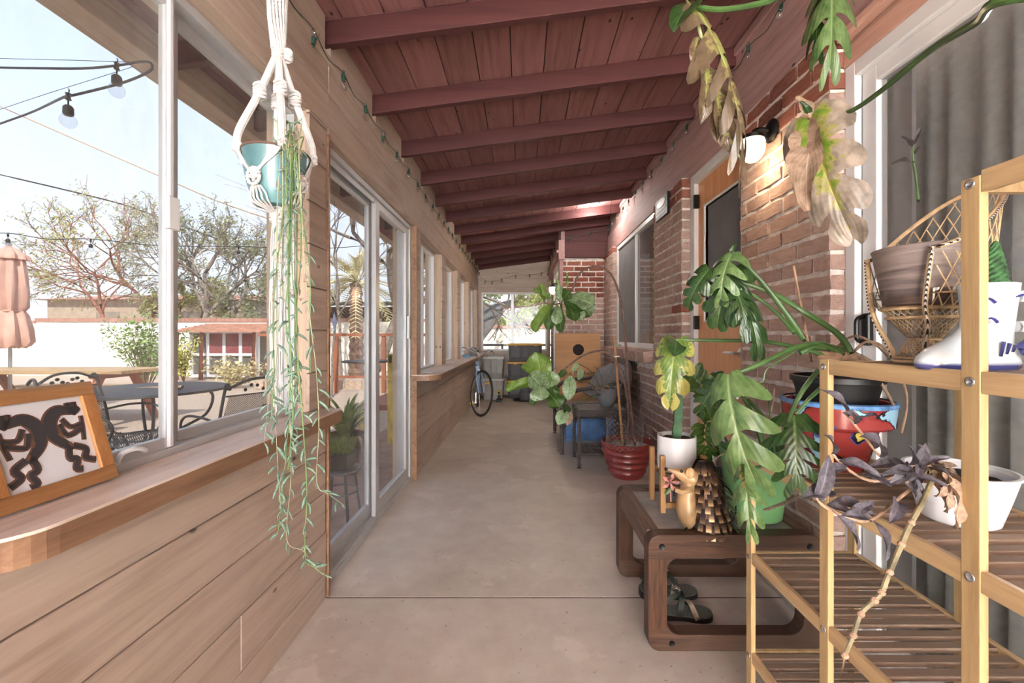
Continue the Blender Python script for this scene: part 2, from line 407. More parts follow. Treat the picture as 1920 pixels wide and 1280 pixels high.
L_succ = leafmat('succulent_leaf', (.30, .46, .38), (.56, .68, .58), (.66, .76, .66), trans=.1, gloss=.5)
L_pray = leafmat('prayer_leaf', (.46, .60, .40), (.66, .76, .56), (.30, .42, .26))
L_dryp = leafmat('dry_tan_leaf', (.50, .40, .31), (.72, .60, .50), (.76, .66, .56), trans=.2, gloss=.8)
L_strap = leafmat('strap_leaf', (.26, .42, .10), (.52, .62, .24), (.58, .66, .30))
def emis(name, col, st):
    m = bpy.data.materials.new(name); m.use_nodes = True; b = m.node_tree.nodes['Principled BSDF']
    b.inputs['Base Color'].default_value = (*lin(col), 1); b.inputs['Emission Color'].default_value = (*lin(col), 1); b.inputs['Emission Strength'].default_value = st
    return m
# ================================================================== THE SETTING
XL, XR = -0.90, 1.20            # face of plank wall, face of brick wall
YB, YN = 8.9, -4.6              # back wall, end behind the camera
def zr(x): return 2.54+.1325*(x+.9)      # underside of the rafters
# ---- floor
m, n, b = nodes('stained_concrete_floor')
v = mapping(n, (1, 1, 1))
f1 = nz(n, v, 1.1, 5, .6, .4); f2 = nz(n, v, 6, 6, .65); f3 = nz(n, v, 45, 3, .6)
col = ramp(n, f1, [(.3, (.69, .64, .59)), (.5, (.77, .73, .68)), (.7, (.83, .80, .75))])
col = mix(n, .35, col, ramp(n, f2, [(.35, (.67, .60, .54)), (.65, (.84, .80, .74))]))
col = mix(n, ramp(n, nz(n, v, 1.7, 6, .62), [(.58, 0.0), (.60, .55)]), col, (.84, .79, .74))
col = mix(n, ramp(n, f3, [(.66, 0.0), (.74, .7)]), col, (.34, .27, .22))
n.links.new(col, b.inputs['Base Color']); setv(b, rough=.48, spec=.35)
n.links.new(ramp(n, f2, [(.3, .34), (.7, .6)]), b.inputs['Roughness']); bump(n, b, f2, .15, .004)
M_floor = m
fl = struct('floor')
for y0, y1 in ((YN, 2.004), (2.014, 6.425), (6.435, YB+.15)):
    MB().box((-1.10, y0, -.06), (1.36, y1, 0)).build('slab', M_floor, fl)
MB().box((-1.09, YN, -.12), (1.35, YB, -.03)).build('slab_bed', M_rubber, fl)
for yj in (2.009, 6.43): MB().box((-1.09, yj-.006, -.05), (1.35, yj+.006, -.0015)).build('joint_filler', plain('joint_dirt', (.30, .22, .17), .95), fl)
# ---- left wall
wl = struct('wall_left')
ZL = [0.0, .125, .307, .49, .672, .85]
def planks(par, y0, y1, z0, z1, zs, mat=M_pine, x=XL, joints=True, depth=.018, flip=False):
    """boards run along Y on the plane X = x"""
    zs = [z for z in zs if z0 < z < z1]; zs = [z0]+zs+[z1]
    for za, zb in zip(zs[:-1], zs[1:]):
        if zb-za < .008: continue
        ys = [y0]
        if joints:
            c = y0+R.uniform(.9, 2.6)
            while c < y1-.4: ys.append(c); c += R.uniform(1.4, 2.8)
        ys.append(y1)
        for ya, yb in zip(ys[:-1], ys[1:]):
            j = R.uniform(-.0012, .0012)
            o = MB().box((x-depth, ya+.0008, za+.002), (x+j, yb-.0008, zb-.002)).build('plank', mat, par, bevel=.003)
def core(par, y0, y1, z0, z1, name='stud_wall', mat=None, x0=-1.09, x1=-.917):
    MB().box((x0, y0, z0), (x1, y1, z1)).build(name, mat or M_pineZ, par)
ZALL = [.125+.1835*k for k in range(14)]
core(wl, YN, 2.0, 0, .845); planks(wl, YN, 2.0, 0, .845, ZL)
core(wl, 1.862, 2.03, .845, 2.16); planks(wl, 1.845, 2.012, .88, 2.16, ZALL, joints=False)
core(wl, YN, -.5, .845, 2.16); planks(wl, YN, -.5, .85, 2.16, ZALL)
core(wl, YN, 2.03, 2.16, 2.62, mat=M_pine); core(wl, 2.03, YB, 2.115, 2.62, mat=M_pine)
planks(wl, YN, 2.03, 2.162, 2.47, [2.32]); planks(wl, 2.03, YB, 2.117, 2.47, [2.32])
MB().box((-.90, YN, 2.455), (-.878, YB, 2.478)).build('ledger_strip', M_pine, wl, bevel=.003)
MB().box((-1.0, 2.014, 0), (-.893, 2.03, 2.13)).build('edge_strip', M_silledge, wl)
MB().box((-1.0, 3.65, 0), (-.885, 3.668, 2.13)).build('edge_strip', M_silledge, wl)
core(wl, 3.668, YB, 0, .845); planks(wl, 3.668, YB, 0, .845, ZL)
OPEN = [(3.86, 4.89), (5.12, 6.08), (6.32, 7.36), (7.54, 8.62)]
edges = [3.668]+[q for o_ in OPEN for q in o_]+[YB+.14]
for ya, yb in zip(edges[0::2], edges[1::2]):
    core(wl, ya, yb, .845, 2.115); planks(wl, ya-.0, yb+.0, .85, 2.115, ZALL, joints=False)
# blocking boards between the rafters
RAFT = [2.01+.6225*k for k in range(-10, 12)]
for ya, yb in zip(RAFT[:-1], RAFT[1:]):
    if ya < YN: continue
    if yb > YB: continue
    prof = []
    N = 14
    for k in range(N+1):
        t = k/N; y = ya+.03+(yb-ya-.06)*t
        zz = 2.485-.045*math.sin(PI*t)
        prof.append((y, zz))
    poly = [(ya+.028, zr(-.9)+.125)]+[(y, z-0.0) for y, z in prof]+[(yb-.028, zr(-.9)+.125)]
    MB().prism(poly, lambda y, z: (-.925, y, z), lambda y, z: (-.895, y, z)).build('blocking', M_pine, wl)
# sills
def sill(name, y0, y1, x0, x1, z, th, rn, rf, label=None):
    pts = [(x0, y0)]
    pts += [(x1-rn+rn*math.sin(a*PI/16), y0+rn-rn*math.cos(a*PI/16)) for a in range(9)] if rn else [(x1, y0)]
    pts += [(x1-rf+rf*math.cos(a*PI/16), y1-rf+rf*math.sin(a*PI/16)) for a in range(9)] if rf else [(x1, y1)]
    pts += [(x0, y1)]
    s_ = struct(name)
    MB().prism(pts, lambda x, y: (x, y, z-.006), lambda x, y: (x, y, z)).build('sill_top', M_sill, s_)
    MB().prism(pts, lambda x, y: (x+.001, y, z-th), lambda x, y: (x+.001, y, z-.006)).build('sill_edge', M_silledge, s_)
    return s_
sill('trim_1', .66, 1.955, -.955, -.805, .877, .055, .10, .012)
sill('trim_2', 3.64, 8.80, -.955, -.70, .877, .05, .14, .05)
MB().box((-1.09, 3.86, .845), (-.93, 8.62, .86)).build('sub_sill', M_pine, wl)
# ---- left window and sliding door (aluminium)
def frame_rect(par, x0, x1, y0, y1, z0, z1, t, mat=M_alu, name='frame'):
    MB().box((x0, y0, z0), (x1, y0+t, z1)).box((x0, y1-t, z0), (x1, y1, z1)).box((x0, y0+t, z0), (x1, y1-t, z0+t)).box((x0, y0+t, z1-t), (x1, y1-t, z1)).build(name, mat, par, bevel=.002)
def pane(par, x, y0, y1, z0, z1, mat=M_glass, name='pane'):
    MB().box((x-.002, y0, z0), (x+.002, y1, z1)).build(name, mat, par)
wn = struct('window_1')
frame_rect(wn, -1.03, -.958, -.5, 1.862, .866, 2.16, .03)
frame_rect(wn, -.985, -.965, -.47, 1.215, .892, 2.13, .034, name='sash')
frame_rect(wn, -1.02, -1.0, 1.235, 1.835, .892, 2.13, .034, name='sash')
MB().box((-.966, 1.186, .90), (-.955, 1.196, 2.12)).build('sash_rail', M_white, wn)
MB().box((-.966, 1.172, 1.49), (-.948, 1.212, 1.58)).build('sash_pull', M_white, wn, bevel=.004)
MB().tube(cat_rom([(-.955, 1.03, .90), (-.942, 1.03, .925), (-.935, 1.06, .928), (-.94, 1.09, .915)], 4), .006, 6).build('sash_latch', M_white, wn, True)
pane(wn, -.975, -.436, 1.181, .926, 2.096); pane(wn, -1.01, 1.269, 1.80, .926, 2.096)
dr = struct('door_1')
frame_rect(dr, -1.04, -.93, 2.03, 3.65, .0, 2.115, .032)
MB().box((-.985, 2.06, .03), (-.98, 3.62, .045)).box((-.945, 2.06, .03), (-.94, 3.62, .045)).box((-.985, 2.06, 2.06), (-.98, 3.62, 2.085)).box((-.955, 2.06, 2.05), (-.948, 3.62, 2.085)).build('track', M_alu, dr)
def sash(par, x, y0, y1, z0, z1, ts, tb, tt, th=.028, mat=M_alu):
    MB().box((x-th/2, y0, z0), (x+th/2, y0+ts, z1)).build('stile', mat, par, bevel=.002)
    MB().box((x-th/2, y1-ts, z0), (x+th/2, y1, z1)).build('stile', mat, par, bevel=.002)
    MB().box((x-th/2, y0+ts, z0), (x+th/2, y1-ts, z0+tb)).build('rail', mat, par, bevel=.002)
    MB().box((x-th/2, y0+ts, z1-tt), (x+th/2, y1-ts, z1)).build('rail', mat, par, bevel=.002)
    pane(par, x, y0+ts, y1-ts, z0+tb, z1-tt)
sash(dr, -.995, 2.03, 2.86, .045, 2.075, .075, .085, .045)
sash(dr, -.955, 2.80, 3.60, .045, 2.075, .075, .085, .045)
MB().box((-.94, 3.545, 1.18), (-.918, 3.57, 1.36)).build('door_pull', M_white, dr, bevel=.004)
for k in range(4):
    MB().tube([(-.958, 3.63, .70+k*.06+(k > 1)*.05), (-.926, 3.63, .70+k*.06+(k > 1)*.05)], .005, 6).build('frame_screw', M_black, dr)
for i, (ya, yb) in enumerate(OPEN):
    ww = struct('window_%d' % (i+2))
    frame_rect(ww, -1.04, -.985, ya, yb, .86, 2.115, .03, M_white)
    MB().box((-1.035, (ya+yb)/2-.02, .89), (-.995, (ya+yb)/2+.02, 2.085)).build('meeting_stile', M_white, ww)
    pane(ww, -1.01, ya+.03, (ya+yb)/2-.02, .89, 2.085); pane(ww, -1.02, (ya+yb)/2+.02, yb-.03, .89, 2.085)
# ---- back wall
wb = struct('wall_back')
WBX0, WBX1, WBZ0, WBZ1 = -.84, .50, .90, 2.09
zs = [.183*k for k in range(0, 15)]
def planksx(par, x0, x1, z0, z1, y, sgn=-1, joints=True):
    q = [z0]+[z for z in zs if z0+.01 < z < z1-.01]+[z1]
    for za, zb in zip(q[:-1], q[1:]):
        MB().box((x0, y, za+.002), (x1, y+.018, zb-.002)).build('plank', M_pineX, par, bevel=.003)
for x0, x1, z0, z1 in ((-.9, WBX0, 0, 2.7), (WBX1, .56, 0, 2.7), (WBX0, WBX1, 0, WBZ0), (WBX0, WBX1, WBZ1, 2.7)):
    planksx(wb, x0, x1, z0, z1, YB)
    MB().box((x0, YB+.018, z0), (x1, YB+.14, z1)).build('stud_wall', M_pineZ, wb)
MB().box((-1.09, YB+.02, 2.5), (.75, YB+.14, 3.0)).build('stud_wall', M_pineZ, wb)
MB().box((.585, 6.6, 2.3), (.75, YB+.1, 3.0)).build('stud_wall', M_pineZ, wb)
ww = struct('window_6')
for a_, b_ in (((WBX0, 0), (WBX0+.035, 0)), ((WBX1-.035, 0), (WBX1, 0))):
    MB().box((a_[0], YB-.01, WBZ0), (b_[0], YB+.06, WBZ1)).build('frame', M_white, ww)
MB().box((WBX0, YB-.012, WBZ0), (WBX1, YB+.06, WBZ0+.035)).box((WBX0, YB-.012, WBZ1-.035), (WBX1, YB+.06, WBZ1)).build('frame', M_white, ww)
MB().box((-.235, YB, WBZ0+.03), (-.18, YB+.05, WBZ1-.03)).build('meeting_stile', M_alu, ww)
MB().box((WBX0+.035, YB+.02, WBZ0+.035), (-.235, YB+.024, WBZ1-.035)).build('pane', M_glass, ww)
MB().box((-.18, YB+.03, WBZ0+.035), (WBX1-.035, YB+.034, WBZ1-.035)).build('pane', M_glass, ww)
# ---- bricks
def brick_mesh(seed, spl=0.0):
    r_ = random.Random(seed); bm = bmesh.new()
    bmesh.ops.create_cube(bm, size=1)
    bmesh.ops.subdivide_edges(bm, edges=[e for e in bm.edges if abs(e.verts[0].co.x-e.verts[1].co.x) > .5], cuts=3, use_grid_fill=True)
    for v_ in bm.verts:
        c = v_.co
        if c.y > .4:
            c.x *= .975; c.z *= .90
            c.y += r_.uniform(-.07, .015)
        c.x += r_.uniform(-.008, .008); c.z += r_.uniform(-.05, .05)
        c.y += .0
    me = bpy.data.meshes.new('brick'); bm.to_mesh(me); bm.free(); me.shade_smooth()
    try: me.set_sharp_from_angle(angle=math.radians(35))
    except Exception: pass
    return me
BR = [brick_mesh(k) for k in range(6)]; BRR = [brick_mesh(k+20) for k in range(6)]
for q in BR: q.materials.append(M_brick)
for q in BRR: q.materials.append(M_brickR)
BL, BH, BJ = .203, .0655, .0135
def brickwall(par, org, u, nrm, length, z0, z1, D=.09, meshes=BR, seed=1, redtop=None, phase=0):
    """org: start of the face at floor level; u: run direction; nrm: outward normal"""
    r_ = random.Random(seed); u = Vector(u); nrm = Vector(nrm); org = Vector(org)
    k = 0; z = z0; cnt = 0
    while z+BH <= z1+.012:
        s = 0.0; first = (k+phase) % 2
        while s < length-.01:
            L = (BL-BJ)/2 if (first and s == 0) else BL
            if s+L > length-.03: L = length-s
            c = org+u*(s+L/2)-nrm*(D/2-r_.uniform(-.003, .003))+Vector((0, 0, z+BH/2))
            ms = meshes
            if redtop and (z > redtop or r_.random() < .008): ms = BRR
            M = Matrix((( u.x*L, nrm.x*D, 0, c.x), (u.y*L, nrm.y*D, 0, c.y), (0, 0, BH*r_.uniform(.97, 1.03), c.z), (0, 0, 0, 1)))
            if u.cross(nrm).z < 0:
                M = M @ Matrix.Diagonal((-1, 1, 1, 1))
            o = inst('brick', ms[r_.randrange(6)], par, None, M=M); cnt += 1
            s += L+BJ
        z += BH+BJ; k += 1
    return cnt
BZ = .115
def mortar(par, a, b_): MB().box(a, b_).build('mortar', M_mortar, par)
w1 = struct('wall_right')
mortar(w1, (1.209, 1.720, .0), (1.36, 2.402, 2.40))
brickwall(w1, (XR, 1.711, 0), (0, 1, 0), (-1, 0, 0), .70, BZ, 2.4, seed=3, redtop=2.1)
w2 = struct('wall_right')
mortar(w2, (1.209, 3.318, .0), (1.36, 4.012, 2.40))
brickwall(w2, (XR, 3.31, 0), (0, 1, 0), (-1, 0, 0), .71, BZ, 2.4, seed=4, redtop=2.2)
w3 = struct('wall_right')
mortar(w3, (1.209, 4.012, .0), (1.36, 5.868, 1.08))
brickwall(w3, (XR, 4.033, 0), (0, 1, 0), (-1, 0, 0), 1.815, BZ, .93, seed=5)
for k in range(19):
    M = Matrix.Translation((1.195, 4.075+k*.0965, 1.012)) @ Matrix.Rotation(math.radians(-7), 4, 'Y') @ Matrix(((0, -.175, 0, 0), (.084, 0, 0, 0), (0, 0, .115, 0), (0, 0, 0, 1)))
    inst('brick', BR[k % 6], w3, None, M=M)
mortar(w3, (1.135, 4.04, .968), (1.27, 5.85, 1.048))
w4 = struct('wall_right')
mortar(w4, (1.209, 5.868, .0), (1.36, 6.5, 2.40))
brickwall(w4, (XR, 5.86, 0), (0, 1, 0), (-1, 0, 0), .64, BZ, 2.4, seed=6, redtop=2.3)
w5 = struct('wall_right')
mortar(w5, (.57, 6.509, .0), (1.36, 6.66, 2.40))
brickwall(w5, (.555, 6.5, 0), (1, 0, 0), (0, -1, 0), .645, BZ, 2.37, seed=7, meshes=BR, redtop=1.75)
w6 = struct('wall_right')
mortar(w6, (.585, 7.75, .0), (.75, YB+.14, 2.40))
brickwall(w6, (.575, 7.74, 0), (0, 1, 0), (-1, 0, 0), 1.15, BZ, 2.4, seed=8)
MB().box((1.185, 1.715, 0), (1.36, 2.41, .105)).box((1.185, 3.31, 0), (1.36, 6.49, .105)).box((.545, 6.485, 0), (1.36, 6.6, .105)).box((.56, 7.74, 0), (.75, YB, .105)).build('stem_wall', M_concrete, w3, bevel=.006)
# ---- beams
be = struct('trim_3')
MB().box((1.252, YN, 2.395), (1.37, 6.5, 2.665)).build('lower_beam', M_beam, be, bevel=.004)
MB().box((1.285, YN, 2.665), (1.37, 6.5, 3.02)).build('upper_beam', M_beam, be)
MB().box((1.272, YN, 2.885), (1.30, 6.5, 2.93)).build('ledger_strip', M_beam, be)
b2 = struct('trim_4')
MB().box((.60, 6.455, 2.36), (1.285, 6.60, 2.60)).build('lower_beam', M_rafter, b2, bevel=.004)
MB().box((.60, 6.475, 2.605), (1.285, 6.62, 2.98)).build('upper_beam', M_rafter, b2)
b3 = struct('trim_5')
MB().box((.53, 6.44, 2.33), (.62, YB, 2.62)).build('lower_beam', M_beam, b3, bevel=.004)
MB().box((.565, 6.44, 2.62), (.62, YB, 2.95)).build('upper_beam', M_beam, b3)
MB().box((.50, 6.44, 2.43), (.53, YB, 2.47)).build('ledger_strip', M_beam, b3)
# side door beyond the return wall
d3 = struct('door_3')
MB().box((.545, 6.62, .0), (.60, 6.70, 2.33)).build('casing', M_white, d3)
MB().box((.545, 7.66, .0), (.60, 7.74, 2.33)).build('casing', M_white, d3)
MB().box((.545, 6.70, 2.20), (.60, 7.66, 2.33)).build('casing', M_white, d3)
MB().box((.575, 6.70, .05), (.61, 7.66, 2.20)).build('door_leaf', M_white, d3)
MB().box((.545, 6.49, .10), (.60, 6.62, 2.35)).build('corner_board', M_beam, d3)
# wood door
d2 = struct('door_2')
MB().box((1.268, 3.235, .10), (1.36, 3.31, 2.395)).build('casing', M_white, d2, bevel=.003)
MB().box((1.268, 2.41, .10), (1.36, 2.47, 2.395)).build('casing', M_white, d2, bevel=.003)
MB().box((1.268, 2.47, 2.325), (1.36, 3.235, 2.395)).build('casing', M_white, d2, bevel=.003)
MB().box((1.20, 2.41, 0), (1.36, 3.31, .10)).build('threshold', M_concrete, d2, bevel=.005)
# leaf with a hole for glass and pet flap
LX0, LX1 = 1.30, 1.345
g = (2.585, 3.105, 1.315, 2.12); pf = (2.76, 2.94, .33, .525)
lf = MB()
lf.box((LX0, 2.47, g[3]), (LX1, 3.235, 2.325)); lf.box((LX0, 2.47, g[2]), (LX1, g[0], g[3])); lf.box((LX0, g[1], g[2]), (LX1, 3.235, g[3]))
lf.box((LX0, 2.47, pf[3]), (LX1, 3.235, g[2])); lf.box((LX0, 2.47, pf[2]), (LX1, pf[0], pf[3])); lf.box((LX0, pf[1], pf[2]), (LX1, 3.235, pf[3])); lf.box((LX0, 2.47, .10), (LX1, 3.235, pf[2]))
lf.build('door_leaf', M_doorw, d2)
def ring_rect(name, x0, x1, y0, y1, z0, z1, t, mat, par, bev=.004):
    return MB().box((x0, y0-t, z0-t), (x1, y0, z1+t)).box((x0, y1, z0-t), (x1, y1+t, z1+t)).box((x0, y0, z0-t), (x1, y1, z0)).box((x0, y0, z1), (x1, y1, z1+t)).build(name, mat, par, bevel=bev)
ring_rect('glass_bead', 1.288, 1.32, *g, .016, M_white, d2)
MB().box((1.316, g[0], g[2]), (1.322, g[1], g[3])).build('pane', M_mesh, d2)
pdf = ring_rect('pet_door_frame', 1.28, 1.315, *pf, .028, M_white, d2)
MB().box((1.305, pf[0], pf[2]), (1.309, pf[1], pf[3])).build('pet_flap', M_glassdk, pdf)
for z in (2.19, 1.30, .40):
    MB().box((1.262, 3.212, z-.05), (1.30, 3.24, z+.05)).build('hinge', M_black, d2, bevel=.003)
hd = MB().tube([(1.30, 2.60, 1.10), (1.245, 2.60, 1.10)], .011, 10).tube(cat_rom([(1.248, 2.60, 1.10), (1.244, 2.65, 1.10), (1.248, 2.71, 1.098)], 4), [.010, .008], 8).build('lever_handle', M_white, d2, True)
MB().lathe([(0, 0), (.03, 0), (.03, .008), (0, .01)], n=20, fn=lambda p, t: Vector((1.30-p.z, 2.60+p.x, 1.10+p.y))).build('rose', M_chrome, hd)
# right window
w7 = struct('window_7')
frame_rect(w7, 1.262, 1.33, 4.02, 5.86, 1.075, 2.395, .05, M_white)
MB().box((1.27, 4.905, 1.12), (1.315, 4.95, 2.35)).build('meeting_stile', M_white, w7)
pane(w7, 1.295, 4.07, 4.905, 1.125, 2.345, M_glassdk); pane(w7, 1.305, 4.95, 5.81, 1.125, 2.345, M_glassdk)
MB().box((1.28, 4.95, 1.125), (1.283, 5.81, 2.345)).build('insect_screen', M_mesh, w7)
# right sliding glass door
d4 = struct('door_4')
MB().box((1.262, 1.662, 0), (1.36, 1.712, 2.245)).build('frame', M_white, d4, bevel=.003)
MB().box((1.262, YN, 2.19), (1.36, 1.662, 2.245)).build('frame', M_white, d4, bevel=.003)
MB().box((1.262, YN, 0), (1.36, 1.662, .05)).build('frame', M_white, d4, bevel=.003)
MB().box((1.285, 1.588, .05), (1.325, 1.655, 2.19)).build('stile', M_white, d4, bevel=.004)
MB().box((1.285, -4.4, 2.13), (1.325, 1.588, 2.19)).build('rail', M_white, d4, bevel=.004)
MB().box((1.285, -4.4, .05), (1.325, 1.588, .13)).build('rail', M_white, d4, bevel=.004)
MB().box((1.303, -4.4, .13), (1.307, 1.588, 2.13)).build('pane', M_glassdk, d4)
MB().box((1.335, 1.50, .05), (1.35, 1.60, 2.19)).build('inner_stile', M_alu, d4)
MB().box((1.262, 1.60, 1.165), (1.286, 1.635, 1.285)).build('handle_plate', M_black, d4, bevel=.008)
MB().tube(cat_rom([(1.262, 1.618, 1.175), (1.235, 1.615, 1.19), (1.232, 1.615, 1.225), (1.235, 1.615, 1.26), (1.262, 1.618, 1.275)], 5), .008, 8).build('door_pull', M_black, d4, True)
li = struct('trim_6')
MB().box((1.255, YN, 2.245), (1.37, 1.712, 2.315)).build('lintel_board', wood('lintel_wood', (.66, .48, .42), (.80, .62, .54), 1, knots=False), li, bevel=.004)
MB().box((1.262, YN, 2.315), (1.37, 1.712, 2.395)).build('lintel_board', MATS['lintel_wood'], li, bevel=.004)
MB().box((1.215, YN, 2.33), (1.262, 1.70, 2.37)).build('shade_roll', MATS['lintel_wood'], li, bevel=.01)
# ---- room behind the glass
hs = struct('wall_house')
MB().box((3.4, YN, 0), (3.5, 6.5, 2.6)).build('plaster', M_wallint, hs)
MB().box((1.37, YN-.1, 0), (3.5, YN, 2.6)).build('plaster', M_wallint, hs)
MB().box((1.37, 6.45, 0), (3.5, 6.5, 2.6)).build('plaster', M_wallint, hs)
MB().box((1.37, YN, 2.42), (3.5, 6.5, 2.5)).build('plaster', M_wallint, hs)
MB().box((1.37, YN, -.05), (3.5, 6.5, .05)).build('interior_floor', M_darkwood, hs)
MB().box((1.36, 1.9, .1), (1.40, 4.0, 2.5)).build('plaster', M_wallint, hs)
def curtain(name, x, y0, y1, z0, z1, waves, amp, mat, label, ph=0):
    mb = MB(); N = waves*10; 
    for k in range(N+1):
        t = k/N; y = y0+(y1-y0)*t
        for z, a in ((z0, 1.15), ((z0+z1)/2, .9), (z1, .55)):
            mb.v.append(Vector((x+amp*a*math.sin(t*waves*2*PI+ph+.4*math.sin(t*9)), y+.01*math.sin(t*17)*a, z)))
    for k in range(N):
        for j in range(2): mb.f.append((k*3+j, k*3+j+1, (k+1)*3+j+1, (k+1)*3+j))
    o = mb.build(name, mat, None, True); s = o.modifiers.new('t', 'SOLIDIFY'); s.thickness = .002
    return tag(o, label, 'curtain')
curtain('sheer_curtain', 1.44, 1.20, 1.74, .08, 2.2, 6, .022, M_curtain, 'pale grey sheer curtain gathered behind the sliding glass door')
curtain('window_curtain', 1.42, 4.62, 4.86, 1.05, 2.35, 3, .02, plain('olive_cloth', (.62, .58, .26), .9, 0, .1, 20, 0), 'olive yellow curtain strip behind the far brick wall window', 1)
curtain('patterned_curtain', 1.42, 4.05, 4.55, 1.05, 2.35, 4, .02, plain('dark_cloth', (.30, .27, .26), .9, 0, .3, 30, 0), 'dark patterned curtain behind the far brick wall window', 2)
# ---- ceiling
ce = struct('ceiling')
def slopebox(x0, x1, y0, y1, d0, d1):
    mb = MB(); 
    mb.v = [Vector(p) for p in ((x0, y0, zr(x0)+d0), (x1, y0, zr(x1)+d0), (x1, y1, zr(x1)+d0), (x0, y1, zr(x0)+d0), (x0, y0, zr(x0)+d1), (x1, y0, zr(x1)+d1), (x1, y1, zr(x1)+d1), (x0, y1, zr(x0)+d1))]
    mb.f = [(0, 3, 2, 1), (4, 5, 6, 7), (0, 1, 5, 4), (1, 2, 6, 5), (2, 3, 7, 6), (3, 0, 4, 7)]
    return mb
x = -1.78; k = 0
while x < 1.29:
    ys = [YN, R.choice((2.01, 3.255, 4.5)), YB+.3]
    for ya, yb in zip(ys[:-1], ys[1:]):
        slopebox(x+.0025, min(x+.1905, 1.30)-.0025, ya+.001, yb-.001, .112, .13).build('ceiling_board', M_maroon, ce, bevel=.002)
    x += .1905
slopebox(-1.78, 1.40, YN, YB+.3, .132, .20).build('roof_deck', M_black, ce)
for y in RAFT:
    if y < YN or y > YB: continue
    slopebox(-1.62, 1.285 if y < 6.5 else .566, y, y+.042, 0, .111).build('rafter', M_rafter, ce, bevel=.003)
ev = struct('trim_7')
MB().box((-1.76, YN, 2.41), (-1.62, YB+.3, 2.545)).build('eave_beam', M_fascia, ev, bevel=.004)
MB().box((1.36, YN-.2, 3.02), (6, 9.3, 3.15)).build('house_roof', M_black, ce)
MB().box((5.9, YN-.2, 0), (6, 9.3, 3.02)).build('house_wall', M_stucco, hs)
MB().box((.75, YB, 0), (6, YB+.1, 3.02)).build('house_wall', M_stucco, hs)
wf = struct('wall_front')
MB().box((-1.1, YN-.1, 0), (1.37, YN, 3.0)).build('plaster', M_white, wf)  # unseen end wall, made white to bounce the added fill lamp
# ---- eave struts seen through the sliding door
o = tag(MB().bar((-1.66, 4.9, 2.45), (-1.15, 4.95, 2.05), .05, .05).build('eave_brace', M_maroon, ev), None)
# ================================================================== LEAVES, STEMS, POTS
def leaf_grid(kind='heart', cuts=0, depth=.55, fold=.25, droop=.5, curl=0.0, ripple=.03, seed=0, nt=None, ns=10, gapw=.34, W=.8, thick=0):
    """unit length leaf: base at 0, runs along +Y, upper side +Z; returns verts, faces, uv, tip"""
    r_ = random.Random(seed); nt = nt or (44 if cuts else 16)
    def wid(t):
        if kind == 'heart': return max(0, math.sin(PI*min(1, (t*.97+.03))**.62))**.75
        if kind == 'fiddle': return max(0, math.sin(PI*(t*.98+.01)**1.25))**.62*(.62+.38*t+.12*math.cos(t*7))
        if kind == 'lance': return max(0, math.sin(PI*(t*.98+.01)**.8))**.8
        if kind == 'strap': return (1-t**3)*min(1, .35+t*4)
        if kind == 'oval': return max(0, math.sin(PI*(t*.98+.01)))**.6
    ph = r_.uniform(0, 6)
    V = []; UV = []
    for i in range(nt+1):
        t = i/nt; w_ = wid(t)
        for j in range(-ns, ns+1):
            s = j/ns; a = abs(s)
            y = t
            if kind == 'heart': y += -.20*a**1.3*(1-t)**3+.10*a*t*(1-t)*1.5
            elif kind == 'fiddle': y += -.05*a*(1-t)**2
            x = s*w_*W/2
            z = fold*a*w_*W/2*1.0-curl*(a*w_)**2*W+ripple*math.sin(t*11+ph+s*2)*a
            if droop:
                ang = droop*y; yy = math.sin(ang)/droop-z*-math.sin(ang)*1.0; zz = -(1-math.cos(ang))/droop+z*math.cos(ang)
            else: yy, zz = y, z
            V.append(Vector((x, yy, zz))); UV.append((.5+.5*s, t))
    Fc = []; row = 2*ns+1
    for i in range(nt):
        tm = (i+.5)/nt
        for j in range(2*ns):
            s = (j+.5-ns)/ns; a = abs(s)
            if cuts and a > 1-depth and .10 < tm < .92:
                q = (tm*cuts-a*.55+(.3 if s > 0 else 0)) % 1.0
                g_ = gapw*min(1, ((a-(1-depth))/depth)*1.8)**.5
                if q < g_: continue
            Fc.append((i*row+j, i*row+j+1, (i+1)*row+j+1, (i+1)*row+j))
    if droop: tip = Vector((0, math.sin(droop)/droop, -(1-math.cos(droop))/droop))
    else: tip = Vector((0, 1, 0))
    return V, Fc, UV, tip
def leafmesh(name, mat, **k):
    V, Fc, UV, tip = leaf_grid(**k)
    me = bpy.data.meshes.new(name); me.from_pydata([tuple(v_) for v_ in V], [], Fc); me.update()
    uvl = me.uv_layers.new(name='UVMap')
    for l in me.loops: uvl.data[l.index].uv = UV[l.vertex_index]
    me.shade_smooth(); me.materials.append(mat)
    bm = bmesh.new(); bm.from_mesh(me); bmesh.ops.delete(bm, geom=[v_ for v_ in bm.verts if not v_.link_faces], context='VERTS'); bm.to_mesh(me); bm.free()
    me['tip'] = tuple(tip)
    return me
